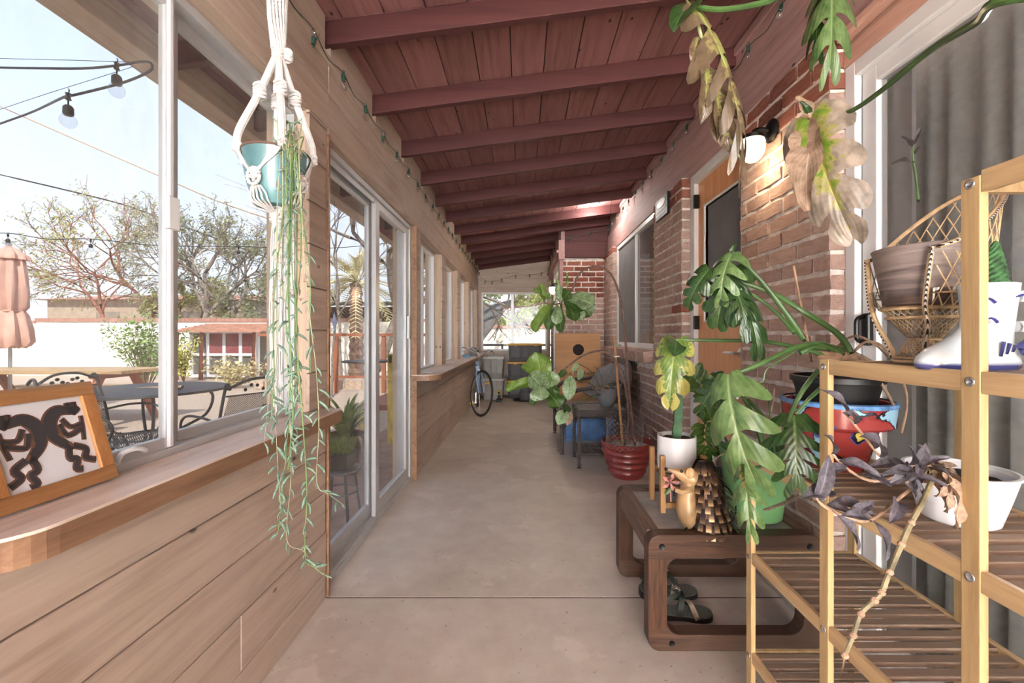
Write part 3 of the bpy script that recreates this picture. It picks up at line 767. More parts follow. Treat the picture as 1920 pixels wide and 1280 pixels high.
def lobedmesh(name, mat, nl=4, W=.85, inner=.34, gap=.36, droop=.9, fold=.3, curl=.2, sweep=.30, seed=0, hole=True):
    r_ = random.Random(seed); V = []; UV = []; Fc = []
    def wid(t): return max(.02, math.sin(PI*min(1, t*.93+.07)**.66))**.7
    def pt3(t, s, side):
        w_ = wid(t); a = s
        y = t-.24*a**1.2*(1-t)**3+sweep*a**1.5*(.35+.65*t)*(1-t*.55)
        x = side*a*w_*W/2
        z = fold*a*w_*W/2-curl*(a*w_)**2*W
        q = droop*y
        return Vector((x, math.sin(q)/droop+z*math.sin(q), -(1-math.cos(q))/droop+z*math.cos(q)))
    for side in (-1, 1):
        cuts = [0]+[ (k+1)/(nl+1)+r_.uniform(-.03, .03)+.02 for k in range(nl)]+[1.0]
        for i in range(len(cuts)-1):
            t0, t1 = cuts[i], cuts[i+1]; nu, ns_ = 5, 12; b0 = len(V)
            last = i == len(cuts)-2; first = i == 0
            g_ = gap*r_.uniform(.8, 1.25); rl = 1.0*r_.uniform(.9, 1.05)
            for js in range(ns_+1):
                s_ = js/ns_; q = max(0, (s_-inner)/(1-inner))
                fr = (1-g_*q**.45)*math.sqrt(max(.0, 1-.93*max(0, (q-.62)/.38)**2)) if q > 0 else 1
                for iu in range(nu+1):
                    u = iu/nu; off = (u-.5)*fr
                    if first: off = (u-.5)*fr if u > .5 else (u-.5)*(1 if q < .5 else fr)
                    t = t0+(t1-t0)*(.5+off)
                    p_ = pt3(t, s_*rl, side); p_.z += .02*math.sin(q*3+i*2+seed)*q-.10*q*q*r_.random()*.0
                    V.append(p_); UV.append((.5+.5*s_*side, t))
            for js in range(ns_):
                for iu in range(nu):
                    k = b0+js*(nu+1)+iu; f_ = (k, k+1, k+nu+2, k+nu+1)
                    Fc.append(f_ if side > 0 else f_[::-1])
    me = bpy.data.meshes.new(name); me.from_pydata([tuple(v_) for v_ in V], [], [f_[::-1] for f_ in Fc]); me.update()
    uvl = me.uv_layers.new(name='UVMap')
    for l in me.loops: uvl.data[l.index].uv = UV[l.vertex_index]
    bm = bmesh.new(); bm.from_mesh(me); bmesh.ops.remove_doubles(bm, verts=bm.verts, dist=.002); bm.to_mesh(me); bm.free()
    me.shade_smooth(); me.materials.append(mat)
    me['tip'] = (0, math.sin(droop)/droop, -(1-math.cos(droop))/droop)
    return me
def place_leaf(name, me, base, tip, nrm, parent, wscale=1.0):
    base = Vector(base); tip = Vector(tip); d = tip-base; L = d.length; d.normalize()
    tl = Vector(me['tip']); c = tl.length; k = L/c
    nrm = Vector(nrm); x = d.cross(nrm)
    if x.length < 1e-4: x = d.cross(Vector((1, .2, .1)))
    x.normalize(); up = x.cross(d).normalized()
    ly = tl.normalized(); lx = Vector((1, 0, 0)); lz = lx.cross(ly)
    A = Matrix((lx, ly, lz)); B = Matrix((x, d, up)).transposed()
    M = (B @ A).to_4x4() @ Matrix.Diagonal((k*wscale, k, k, 1)); M.translation = base
    return inst(name, me, parent, None, M=M)
CAMD = Vector((0, 0, CH))
def tocam(p, side=(0, 0, 0)):
    return (CAMD-Vector(p)).normalized()+Vector(side)
def leaf(par, me, pb, pt, Yb, Yt=None, side=(0, 0, .3), ws=1.0, name='leaf'):
    b_ = P(pb[0], pb[1], Yb); t_ = P(pt[0], pt[1], Yt or Yb)
    return place_leaf(name, me, b_, t_, tocam((b_+t_)/2, side), par, ws)
def stem(par, pts, r, mat, name='petiole', n=8, sm=6):
    """pts: (px, py, depth)"""
    pp = cat_rom([P(*q) for q in pts], sm)
    return MB().tube(pp, r if isinstance(r, (int, float)) else [r[0]+(r[1]-r[0])*i/(len(pp)-1) for i in range(len(pp))], n).build(name, mat, par, True)
def stem3(par, pts, r, mat, name='stem', n=8, sm=6):
    pp = cat_rom(pts, sm)
    return MB().tube(pp, r if isinstance(r, (int, float)) else [r[0]+(r[1]-r[0])*i/(len(pp)-1) for i in range(len(pp))], n).build(name, mat, par, True)
def pot(name, c, prof, mat, label, cat='pot', wall=.006, soil=None, group=None, n=40, smooth=True, angle=35):
    """prof: outer profile from bottom to rim (r, z). The pot is a thing with pot_body and soil."""
    t = thing(name, c, label, cat, group)
    inner = [(max(r-wall, .002), z) for r, z in reversed(prof)]
    inner[-1] = (inner[-1][0], prof[0][1]+wall)
    MB().lathe([(0.001, prof[0][1])]+prof+inner+[(.001, prof[0][1]+wall)], c, n).build('pot_body', mat, t, smooth, angle=angle)
    if soil is not None:
        rr = soil[1]
        MB().lathe([(.001, soil[0]), (rr*.5, soil[0]+.004), (rr, soil[0])], c, 24, fn=lambda p, a: p+Vector((0, 0, .003*math.sin(p.x*200)*math.cos(p.y*170)))).build('soil', M_soil, t, True)
    return t
MON = [lobedmesh('monstera_leaf', L_mon, 3, .80, .38, .34, .9, .35, .35, seed=1),
       lobedmesh('monstera_leaf', L_mon, 4, .86, .22, .50, .7, .15, .30, sweep=.55, seed=2),
       lobedmesh('monstera_leaf', L_monl, 3, .64, .16, .50, 1.1, .5, .6, sweep=.60, seed=3),
       lobedmesh('monstera_leaf', L_mony, 3, .66, .45, .25, .7, .45, .5, seed=4),
       lobedmesh('monstera_leaf', L_dead, 3, .64, .40, .30, .7, .5, .4, seed=5),
       lobedmesh('monstera_leaf', L_deadb, 5, .34, .12, .52, .6, .4, .6, sweep=.5, seed=6)]
MONs = leafmesh('young_leaf', L_mon, kind='heart', cuts=0, fold=.4, droop=.7, curl=.1, seed=7, W=.55)
FIG = [leafmesh('fig_leaf', L_fig, kind='fiddle', fold=.15, droop=.5, ripple=.04, seed=1, W=.68),
       leafmesh('fig_leaf', L_figl, kind='fiddle', fold=.2, droop=.7, ripple=.05, seed=2, W=.72),
       leafmesh('fig_leaf', L_figb, kind='fiddle', fold=.35, droop=.4, ripple=.05, seed=3, W=.58)]
LZZ = leafmesh('zz_leaf', L_zz, kind='oval', fold=.25, droop=.5, seed=1, W=.5, nt=10, ns=4)
LPUR = leafmesh('purple_leaf', L_purp, kind='lance', fold=.6, droop=1.0, seed=2, W=.30, nt=12, ns=4)
LDRY = leafmesh('withered_leaf', L_dryp, kind='lance', fold=.7, droop=.8, seed=3, W=.22, nt=10, ns=3, ripple=.06)
LPRA = leafmesh('prayer_leaf', L_pray, kind='oval', fold=.15, droop=.5, seed=4, W=.42, nt=12, ns=5)
LSTR = leafmesh('strap_leaf', L_strap, kind='strap', fold=.5, droop=1.3, seed=5, W=.07, nt=12, ns=2, ripple=0)
def spindle(name, mat, L=1, r=.09, bend=.9, n=5, m=7):
    mb = MB(); pts = []; rr = []
    for k in range(m+1):
        t = k/m; a = bend*t
        pts.append(Vector((0, math.sin(a)/bend, (1-math.cos(a))/bend))*L); rr.append(r*max(.08, math.sin(PI*(t*.92+.06))**.7))
    mb.tube(pts, rr, n); me = mb.mesh(name, True); me.materials.append(mat); return me
SUC = [spindle('vine_leaf', L_succ, 1, .085, 1.0), spindle('vine_leaf', L_succ, 1, .10, .5)]

# ================================================================== BAMBOO SHELF (stepped plant stand)
SX0, SX1 = .708, 1.042
PY = [1.37, 1.029, .692, .36]
LV = [.203, .511, .819, 1.128, 1.44]
TOPS = [.835, 1.146, 1.45, 1.45]
sh = thing('plant_stand', (.875, .86, 0), 'stepped bamboo plant stand with slatted shelves beside the sliding glass door', 'shelf')
for i, y in enumerate(PY):
    for xx in (SX0, SX1-.014):
        MB().box((xx, y-.015, 0), (xx+.014, y+.015, TOPS[i])).build('post', M_bamboo, sh, bevel=.0015)
screw_me = MB().lathe([(.001, 0), (.004, 0), (.0045, .001), (.0075, .0012), (.0078, 0)], (0, 0, 0), 14).mesh('screw', True)
screw_me.materials.append(M_chrome)
slat_me = MB().box((-.5, -.5, -.5), (.5, .5, .5)).mesh('slat'); slat_me.materials.append(M_slat)
for li_, z in enumerate(LV):
    i0 = 0 if li_ < 3 else li_-2
    for i in range(i0, 3):
        ya, yb = PY[i+1]+.015, PY[i]-.015
        for xx in (SX0+.001, SX1-.013):
            MB().box((xx, ya, z-.017), (xx+.012, yb, z+.017)).build('rail', M_bambooY, sh, bevel=.0015)
    for i in range(i0, 4):
        inst('screw', screw_me, sh, (SX0-.0005, PY[i], z), (0, -PI/2, 0))
    y = PY[i0]-.024; 
    while y > PY[3]+.01:
        inst('slat', slat_me, sh, ((SX0+SX1)/2, y, z+.008+R.uniform(-.001, .001)), (R.uniform(-.03, .03), 0, R.uniform(-.004, .004)), (SX1-SX0-.026, .021, .010))
        y -= .0389
    for yy in (PY[i0], PY[3]):
        MB().box((SX0+.014, yy-.006, z-.014), (SX1-.014, yy+.006, z+.014)).build('cross_rail', M_bambooY, sh)

# ================================================================== LOW TABLE with glass top
TX0, TX1, TY0, TY1, TH = .478, 1.145, 1.665, 2.24, .442
tb = thing('low_table', ((TX0+TX1)/2, (TY0+TY1)/2, 0), 'low worn walnut table with rounded loop legs and dusty glass top', 'table')
def rrect(x0, x1, z0, z1, r, n=8):
    out = []
    for cx_, cz_, a0 in ((x1-r, z0+r, -PI/2), (x1-r, z1-r, 0), (x0+r, z1-r, PI/2), (x0+r, z0+r, PI)):
        for k in range(n+1):
            a = a0+PI/2*k/n; out.append((cx_+r*math.cos(a), cz_+r*math.sin(a)))
    return out
def loopleg(y0, y1, name='leg_loop'):
    o_ = rrect(TX0, TX1, 0, TH, .045); i_ = rrect(TX0+.073, TX1-.073, .062, TH-.088, .05)
    mb = MB(); n_ = len(o_)
    for y in (y0, y1):
        for p in o_: mb.v.append(Vector((p[0], y, p[1])))
        for p in i_: mb.v.append(Vector((p[0], y, p[1])))
    for k in range(n_):
        q = (k+1) % n_
        mb.f += [(k, q, n_+q, n_+k), (2*n_+k, 3*n_+k, 3*n_+q, 2*n_+q), (k, 2*n_+k, 2*n_+q, q), (n_+k, n_+q, 3*n_+q, 3*n_+k)]
    o = mb.build(name, M_darkwood, tb, bevel=.004)
    return o
loopleg(TY0, TY0+.062); loopleg(TY1-.062, TY1)
for y_ in (TY0-.0015, TY1-.062-.0015):
    MB().box((TX0+.002, y_, .085), (TX0+.071, y_+.002, TH-.09)).build('leg_face', M_darkwoodZ, tb)
for x0_ in (TX0+.012, TX1-.062):
    MB().box((x0_, TY0+.062, TH-.10), (x0_+.05, TY1-.062, TH-.004)).build('side_rail', wood('walnut_rail', (.24, .16, .12), (.50, .39, .32), 1, 1.4, knots=False, streak=.8) if 'walnut_rail' not in MATS else MATS['walnut_rail'], tb, bevel=.005)
MB().box((TX0+.062, TY0+.062, TH-.022), (TX1-.062, TY1-.062, TH-.014)).build('glass_top', M_tabglass, tb)
MB().box((TX0+.062, TY0+.062, TH-.034), (TX1-.062, TY1-.062, TH-.023)).build('glass_support', plain('dusty_board', (.42, .35, .32), .5, 0, .2, 6, 0), tb)
for x_ in (TX0+.052, TX1-.052):
    MB().lathe([(.001, .0), (.010, 0), (.012, .001)], (0, 0, 0), 16, fn=lambda p, t: Vector((x_+p.x, TY0-.0005-p.z, TH-.044+p.y))).build('bolt', M_black, tb, True)
MB().lathe([(.001, .0), (.010, 0), (.012, .001)], (0, 0, 0), 16, fn=lambda p, t: Vector((TX0+.09+p.x, TY0-.0005-p.z, .03+p.y))).build('bolt', M_black, tb, True)

# ================================================================== pots on the stand and table
m, n, b = nodes('painted_talavera')
v = mapping(n, (1, 1, 1)); vo = n.nodes.new('ShaderNodeTexVoronoi'); vo.inputs['Scale'].default_value = 8.5; vo.inputs['Randomness'].default_value = .45
dd = n.nodes.new('ShaderNodeVectorMath'); dd.operation = 'MULTIPLY_ADD'; nzc = n.nodes.new('ShaderNodeTexNoise'); nzc.inputs['Scale'].default_value = 34; n.links.new(v, nzc.inputs['Vector'])
n.links.new(nzc.outputs['Color'], dd.inputs[0]); dd.inputs[1].default_value = (.035, .035, .035); n.links.new(v, dd.inputs[2]); n.links.new(dd.outputs[0], vo.inputs['Vector'])
col = ramp(n, vo.outputs['Distance'], [(0, (.78, .70, .30)), (.10, (.12, .12, .20)), (.17, (.34, .30, .56)), (.21, (.64, .20, .19)), (.56, (.58, .15, .15)), (.60, (.16, .10, .14)), (.63, (.55, .75, .85))], 'CONSTANT')
v5 = n.nodes.new('ShaderNodeTexVoronoi'); v5.inputs['Scale'].default_value = 36; n.links.new(v, v5.inputs['Vector'])
isbg = ramp(n, vo.outputs['Distance'], [(.625, 0.0), (.63, 1.0)], 'CONSTANT')
dots = n.nodes.new('ShaderNodeMath'); dots.operation = 'MULTIPLY'; n.links.new(isbg, dots.inputs[0]); n.links.new(ramp(n, v5.outputs['Distance'], [(.38, 1.0), (.45, 0.0)]), dots.inputs[1])
n.links.new(mix(n, dots.outputs[0], col, (.20, .28, .58)), b.inputs['Base Color']); setv(b, rough=.2, coat=.5)
M_tala = m
TC = (.885, 1.235, .832)
# brick red pot, painted with flowers, holding the nursery pot
pt = thing('painted_pot', TC, 'glazed pot painted with red flowers on light blue, on the stand', 'pot')
MB().lathe([(.001, 0), (.062, 0), (.075, .03), (.098, .118), (.103, .122), (.128, .124), (.133, .13), (.136, .185), (.131, .190), (.124, .186), (.12, .13), (.09, .11), (.06, .01), (.001, .01)], TC, 48).build('pot_body', M_tala, pt, True, angle=30)
MB().lathe([(.1345, .178), (.1375, .182), (.1375, .190), (.130, .193)], TC, 48).build('rim_band', plain('blue_rim_glaze', (.35, .55, .78), .25, 0, .3, 30, 0), pt, True)
np_ = pot('nursery_pot', (TC[0], TC[1], TC[2]+.05), [(.066, 0), (.100, .17), (.106, .19), (.113, .192), (.113, .206), (.109, .208)], M_blackpot, 'black nursery pot of a monstera sitting inside the painted flower pot', 'plant', soil=(.18, .100))
np_['category'] = 'potted plant'
stem(np_, [(1522, 680, 1.24), (1505, 590, 1.26), (1488, 498, 1.28)], .0035, M_dry, 'plant_stick')
Y0 = 1.2
# root crown and aerial roots of the monstera
stem(np_, [(1640, 690, 1.24), (1600, 668, 1.22), (1560, 668, 1.2), (1530, 664, 1.2)], [.016, .012], M_dry, 'rootstock')
stem(np_, [(1600, 668, 1.22), (1570, 655, 1.22), (1530, 650, 1.2), (1500, 662, 1.2)], [.013, .007], M_stemp, 'rootstock')
for pts in ([(1600, 660, 1.2), (1628, 640, 1.2), (1665, 660, 1.2), (1700, 740, 1.15), (1690, 812, 1.12)], [(1610, 668, 1.2), (1640, 700, 1.15), (1668, 745, 1.12), (1678, 768, 1.12)], [(1560, 660, 1.2), (1600, 630, 1.25), (1640, 645, 1.25), (1668, 672, 1.2)]):
    stem(np_, pts, [.004, .003], M_dry, 'aerial_root')
for pts, r0 in (([(1596, 662, Y0), (1570, 625, Y0), (1500, 580, Y0), (1445, 548, 1.25), (1372, 523, 1.3)], .009),
            ([(1510, 640, Y0), (1482, 598, 1.22), (1430, 530, 1.25), (1374, 474, 1.28)], .008),
            ([(1490, 625, Y0), (1460, 590, 1.25), (1420, 558, 1.28), (1372, 534, 1.3)], .006),
            ([(1560, 672, Y0), (1510, 655, Y0), (1430, 640, 1.3), (1340, 638, 1.4), (1268, 637, 1.45)], .007),
            ([(1580, 665, Y0), (1540, 645, Y0), (1490, 652, 1.18), (1430, 680, 1.15), (1368, 705, 1.15)], .0085),
            ([(1534, 694, 1.1), (1500, 740, 1.08), (1478, 790, 1.1), (1462, 850, 1.15), (1436, 872, 1.2), (1400, 878, 1.2)], .006),
            ([(1545, 722, 1.12), (1520, 745, 1.1), (1492, 775, 1.1)], .0055),
            ([(1500, 655, Y0), (1440, 690, 1.2), (1430, 715, 1.2), (1405, 720, 1.2)], .0025)):
    stem(np_, pts, [r0, r0*.75], M_stemp)
leaf(np_, MON[2], (1374, 474), (1352, 560), 1.28, 1.26, (-.5, 0, .6), 1.25)
leaf(np_, MON[0], (1374, 500), (1345, 612), 1.29, 1.30, (-.3, 0, .2), 1.0)
leaf(np_, MON[0], (1330, 505), (1290, 575), 1.30, 1.34, (-.5, 0, .5), .95)
leaf(np_, MON[1], (1372, 525), (1398, 610), 1.27, 1.22, (.3, 0, .5), .8)
leaf(np_, MON[0], (1378, 535), (1421, 668), 1.28, 1.24, (.5, 0, .2), .62)
leaf(np_, MONs, (1372, 470), (1380, 455), 1.27, 1.27, (0, 0, .5))
leaf(np_, MON[3], (1268, 637), (1256, 760), 1.45, 1.42, (-.2, 0, .1), .95)
leaf(np_, MONs, (1268, 638), (1262, 668), 1.45, 1.40, (.4, 0, .4), 1.6)
leaf(np_, MON[2], (1365, 702), (1418, 905), 1.15, 1.08, (-.6, 0, .35), 1.0)
leaf(np_, MON[1], (1362, 705), (1312, 770), 1.16, 1.2, (-.5, 0, .8), 1.2)
leaf(np_, MON[1], (1488, 778), (1494, 912), 1.10, 1.06, (.1, 0, .2), 1.05)
leaf(np_, MON[2], (1400, 870), (1408, 1000), 1.16, 1.10, (-.2, 0, .1), .75)
leaf(np_, MON[3], (1396, 868), (1398, 925), 1.15, 1.12, (.5, 0, .2), .5)
# green pot
GC = (.985, 1.86, TH)
gp = pot('green_pot', GC, [(.098, 0), (.104, .004), (.138, .27), (.140, .278), (.136, .28)], M_greenpot, 'tall green plastic pot holding thick bare stalks on the low table', 'potted plant', soil=(.24, .128))
for pts, r0 in (([(1440, 865, 1.86), (1420, 800, 1.86), (1400, 755, 1.84), (1385, 730, 1.82)], .016), ([(1462, 870, 1.9), (1450, 815, 1.88), (1425, 775, 1.86), (1402, 748, 1.84)], .016), ([(1452, 862, 1.84), (1448, 800, 1.84), (1440, 745, 1.84)], .007)):
    stem(gp, pts, [r0, r0*.4], M_stemp, 'stalk')
for px, py, x2, y2 in ((1452, 850, 1470, 760), (1440, 790, 1452, 728), (1472, 862, 1489, 768)):
    stem(gp, [(px, py, 1.92), ((px+x2)/2+2, (py+y2)/2, 1.9), (x2, y2, 1.9)], [.004, .003], M_dry, 'dead_stalk')
stem(gp, [(1415, 845, 1.86), (1370, 845, 1.83), (1340, 862, 1.8), (1326, 890, 1.8)], .0022, M_dry, 'root_wire')
stem(gp, [(1434, 956, 1.70), (1465, 945, 1.62), (1490, 935, 1.5), (1500, 925, 1.4)], .006, M_webb, 'twine')
# white pot, cactus and wooden stand
WC = Vector((.690, 1.96, .605))
ws_ = thing('pot_stand', (WC.x, WC.y, TH), 'small wooden frame stand under the white cactus pot', 'stand')
for dx in (-.088, .088):
    MB().box((WC.x+dx-.011, WC.y-.09, TH), (WC.x+dx+.011, WC.y-.065, TH+.245)).build('leg', M_stand, ws_, bevel=.003)
    MB().box((WC.x+dx-.011, WC.y+.065, TH), (WC.x+dx+.011, WC.y+.09, TH+.245)).build('leg', M_stand, ws_, bevel=.003)
MB().box((WC.x-.077, WC.y-.088, TH+.02), (WC.x+.077, WC.y-.068, TH+.045)).build('cross_bar', M_stand, ws_, bevel=.002)
MB().box((WC.x-.077, WC.y-.009, .582), (WC.x+.077, WC.y+.009, .603)).build('cross_bar', M_stand, ws_, bevel=.002)
for s_ in (-1, 1): MB().box((WC.x-.088, WC.y+s_*.0775-.008, .578), (WC.x+.088, WC.y+s_*.0775+.008, .600)).build('cross_bar', M_stand, ws_, bevel=.002)
cp = pot('cactus_pot', WC, [(.074, 0), (.081, .006), (.0835, .04), (.0835, .150), (.0825, .1525)], M_whiteglaze, 'white cylinder pot with a tall ribbed cactus on a wooden stand', 'potted plant', soil=(.135, .077))
cm = MB(); spn = MB(); H = .255
segs = 26
base_i = 0; rib = 4
ring = 16
for k in range(segs+1):
    t = k/segs; z = WC.z+.135+H*t; r0 = .026*(1-.15*t)*(1-.06*math.sin(t*26))*(1 if t < .93 else max(.15, 1-(t-.93)*12))
    cx_ = WC.x-.002+.010*math.sin(t*2.2)
    for q in range(ring):
        a = 2*PI*q/ring; rr = r0*(1 if q % 4 == 0 else (.62 if q % 4 == 2 else .74))
        cm.v.append(Vector((cx_+rr*math.cos(a+.6), WC.y+rr*math.sin(a+.6), z)))
    if k % 2 == 0 and 0 < k < segs:
        for q in range(0, ring, 4):
            a = 2*PI*q/ring+.6; c0 = Vector((cx_+r0*math.cos(a), WC.y+r0*math.sin(a), z))
            for s_ in (-.5, .5): spn.tube([c0, c0+Vector((math.cos(a+s_), math.sin(a+s_), .2*s_))*.009], [.001, .0003], 3)
for k in range(segs):
    for q in range(ring): cm.f.append((k*ring+q, k*ring+(q+1) % ring, (k+1)*ring+(q+1) % ring, (k+1)*ring+q))
cb = cm.build('cactus', plain('cactus_skin', (.20, .38, .22), .6, 0, .25, 20, .1), cp, True)
tag(spn.build('spines', M_dry, cb), kind='stuff')
# ZZ plant beside it (arching stems with burgundy edged leaves)
zp = pot('zz_pot', (.93, 2.13, TH), [(.05, 0), (.07, .10), (.072, .105)], M_blackpot, 'dark pot of arching leaves with burgundy edges behind the green pot', 'potted plant', soil=(.09, .062))
for pts, cnt in (([(1372, 850, 2.1), (1350, 800, 2.05), (1325, 792, 2.0), (1322, 830, 1.96), (1335, 855, 1.95)], 9), ([(1368, 850, 2.12), (1356, 810, 2.1), (1330, 745, 2.1), (1300, 705, 2.1)], 8)):
    stem(zp, pts, [.005, .003], M_dry if cnt == 9 else M_stemp, 'stem')
    pp = cat_rom([P(*q) for q in pts], 8); N = len(pp)
    for k in range(cnt):
        i = int(N*.35+k*(N*.62)/cnt); d = (pp[min(i+1, N-1)]-pp[i-1]).normalized()
        for s_ in (-1, 1):
            out = d.cross(Vector((0, 1, 0))).normalized()*s_+d*.7+Vector((0, R.uniform(-.4, 0), R.uniform(-.1, .2)))
            L = R.uniform(.075, .10)
            place_leaf('leaf', LZZ, pp[i], pp[i]+out.normalized()*L, tocam(pp[i], (0, 0, .5)), zp)

# ================================================================== hedgehog sculpture
HC = P(1316, 1000, 1.735); HC.z = TH
hg = thing('hedgehog_sculpture', HC, 'painted metal hedgehog ornament with curled sheet quills holding a flower', 'sculpture')
def hp(px, py, dy=0): return P(px, py, 1.735+dy)
bm_ = MB(); prof = []
cents = [((1288, 990), .008), ((1289, 978), .036), ((1287, 955), .050), ((1287, 930), .042), ((1291, 908), .030), ((1292, 896), .028)]
body = cat_rom([hp(*c) for c, r in cents], 4)
rad = [];
for k in range(len(body)):
    t = k/(len(body)-1)*(len(cents)-1); i = min(int(t), len(cents)-2); rad.append(cents[i][1]+(cents[i+1][1]-cents[i][1])*(t-i))
bo = MB().tube(body, rad, 18, flat=.8).build('body', M_bronze, hg, True)
hd_ = MB(); hpts = cat_rom([hp(1302, 898), hp(1290, 893), hp(1276, 888), hp(1262, 883), hp(1250, 879)], 4)
rr = [.034, .037, .038, .036, .034, .032, .029, .026, .022, .019, .016, .013, .010, .008, .007, .006, .004]
hd_.tube(hpts, rr[:len(hpts)], 14).build('head', M_bronze, hg, True)
MB().ball(hp(1249, 879), .007).build('nose', M_black, hg, True)
MB().ball(hp(1278, 883, -.030), .006).build('eye', M_black, hg, True)
MB().lathe([(.001, 0), (.014, .002), (.017, .006)], (0, 0, 0), 14, fn=lambda p, t: hp(1293, 886, -.036)+Vector((p.x, -p.z, p.y*1.3))).build('ear', M_bronze, hg, True)
MB().tube(cat_rom([hp(1296, 917, -.04), hp(1280, 922, -.055), hp(1266, 918, -.05)], 4), [.011, .008], 8).build('arm', M_bronze, hg, True)
MB().tube(cat_rom([hp(1296, 915, .03), hp(1278, 916, .02), hp(1264, 914, .0)], 4), [.009, .006], 8).build('arm', M_bronze, hg, True)
MB().box((hp(1259, 0).x, 1.70, hp(0, 925).z), (hp(1264, 0).x, 1.715, hp(0, 912).z)).build('hand', M_black, hg)
for dx in (0, .03):
    MB().tube([hp(1284, 985)+Vector((dx, -.02, 0)), Vector((hp(1278, 0).x+dx, 1.70, TH+.004))], [.004, .003], 6).build('foot', M_black, hg)
# quills: rows of curled strips
ql = MB(); 
N = 6
for k in range(N):
    t0 = k/(N-1)
    z = -t0; y = .10*math.sin(t0*1.2)
    for xx in (-.5, .5): ql.v.append(Vector((xx, y, z)))
for k in range(N-1): ql.f.append((2*k, 2*k+1, 2*k+3, 2*k+2))
m, n, b = nodes('charred_sheet_quill')
v = mapping(n, (1, 1, 1)); sp = n.nodes.new('ShaderNodeSeparateXYZ'); n.links.new(v, sp.inputs[0]); ng = n.nodes.new('ShaderNodeMath'); ng.operation = 'MULTIPLY'; ng.inputs[1].default_value = -1; n.links.new(sp.outputs[2], ng.inputs[0])
c1 = ramp(n, ng.outputs[0], [(0, (.07, .06, .07)), (.45, (.20, .13, .10)), (.75, (.42, .30, .19)), (1, (.70, .56, .38))])
oi = n.nodes.new('ShaderNodeObjectInfo'); c2 = mix(n, ramp(n, oi.outputs['Random'], [(.7, 0.0), (.75, .55)]), c1, (.16, .18, .22))
n.links.new(c2, b.inputs['Base Color']); setv(b, rough=.35, metal=.5)
qme = ql.mesh('quill'); qme.materials.append(m)
backs = cat_rom([hp(1300, 890), hp(1318, 905), hp(1332, 930), hp(1338, 960), hp(1334, 985)], 6)
rows = 8
for r_i in range(rows):
    t = r_i/(rows-1)
    z = HC.z+.262-.235*t
    rad_ = .030+.055*math.sin(min(1, t*1.1)*PI*.62)
    cx_ = HC.x+.004+.030*t
    cnt = 10+int(6*t)
    for q in range(cnt):
        a = -2.15+ (4.0)*q/(cnt-1)+(.12 if r_i % 2 else 0)   # angle round the back, -Y side to +X to +Y
        d = Vector((math.cos(a), math.sin(a)*.75, 0)); dn = d.normalized()
        tilt = -(0.28+.20*R.random()+(.35 if abs(a) < .8 else 0)*1.0)
        x_ax = Vector((-dn.y, dn.x, 0)); 
        M = Matrix.Translation(Vector((cx_, 1.745, z))+d*rad_) @ Matrix((x_ax, -dn, Vector((0, 0, 1)))).transposed().to_4x4() @ Matrix.Rotation(tilt, 4, 'X') @ Matrix.Diagonal((.0195, -.055, .052*R.uniform(.9, 1.1), 1))
        inst('quill', qme, hg, None, M=M)
MB().lathe([(.001, .262), (.03, .255), (.055, .20), (.075, .10), (.072, .03), (.001, .02)], (HC.x+.022, 1.752, HC.z), 18).build('back_shell', M_chip, hg, True)
for k, s_ in enumerate((0, .008)):
    stem(hg, [(1340+k*4, 905, 1.75), (1365, 915, 1.75), (1379, 945, 1.75), (1374, 975, 1.75), (1352, 983, 1.75)], .0035, M_black, 'wire_tail')
fw = MB()
for a in range(5):
    an = a*2*PI/5; c = hp(1256, 903, -.03); fw.tube([c, c+Vector((math.cos(an), -.4, math.sin(an)))*.022, c+Vector((math.cos(an), -.1, math.sin(an)))*.034], [.003, .009, .003], 6)
fw.build('flower', M_coral, hg, True)
MB().tube([hp(1257, 905, -.03), hp(1258, 940, -.02)], .0022, 6).build('flower_stem', M_coral, hg)
place_leaf('flower_leaf', LZZ, hp(1258, 914, -.03), hp(1246, 926, -.03), (0, -1, 0), hg)

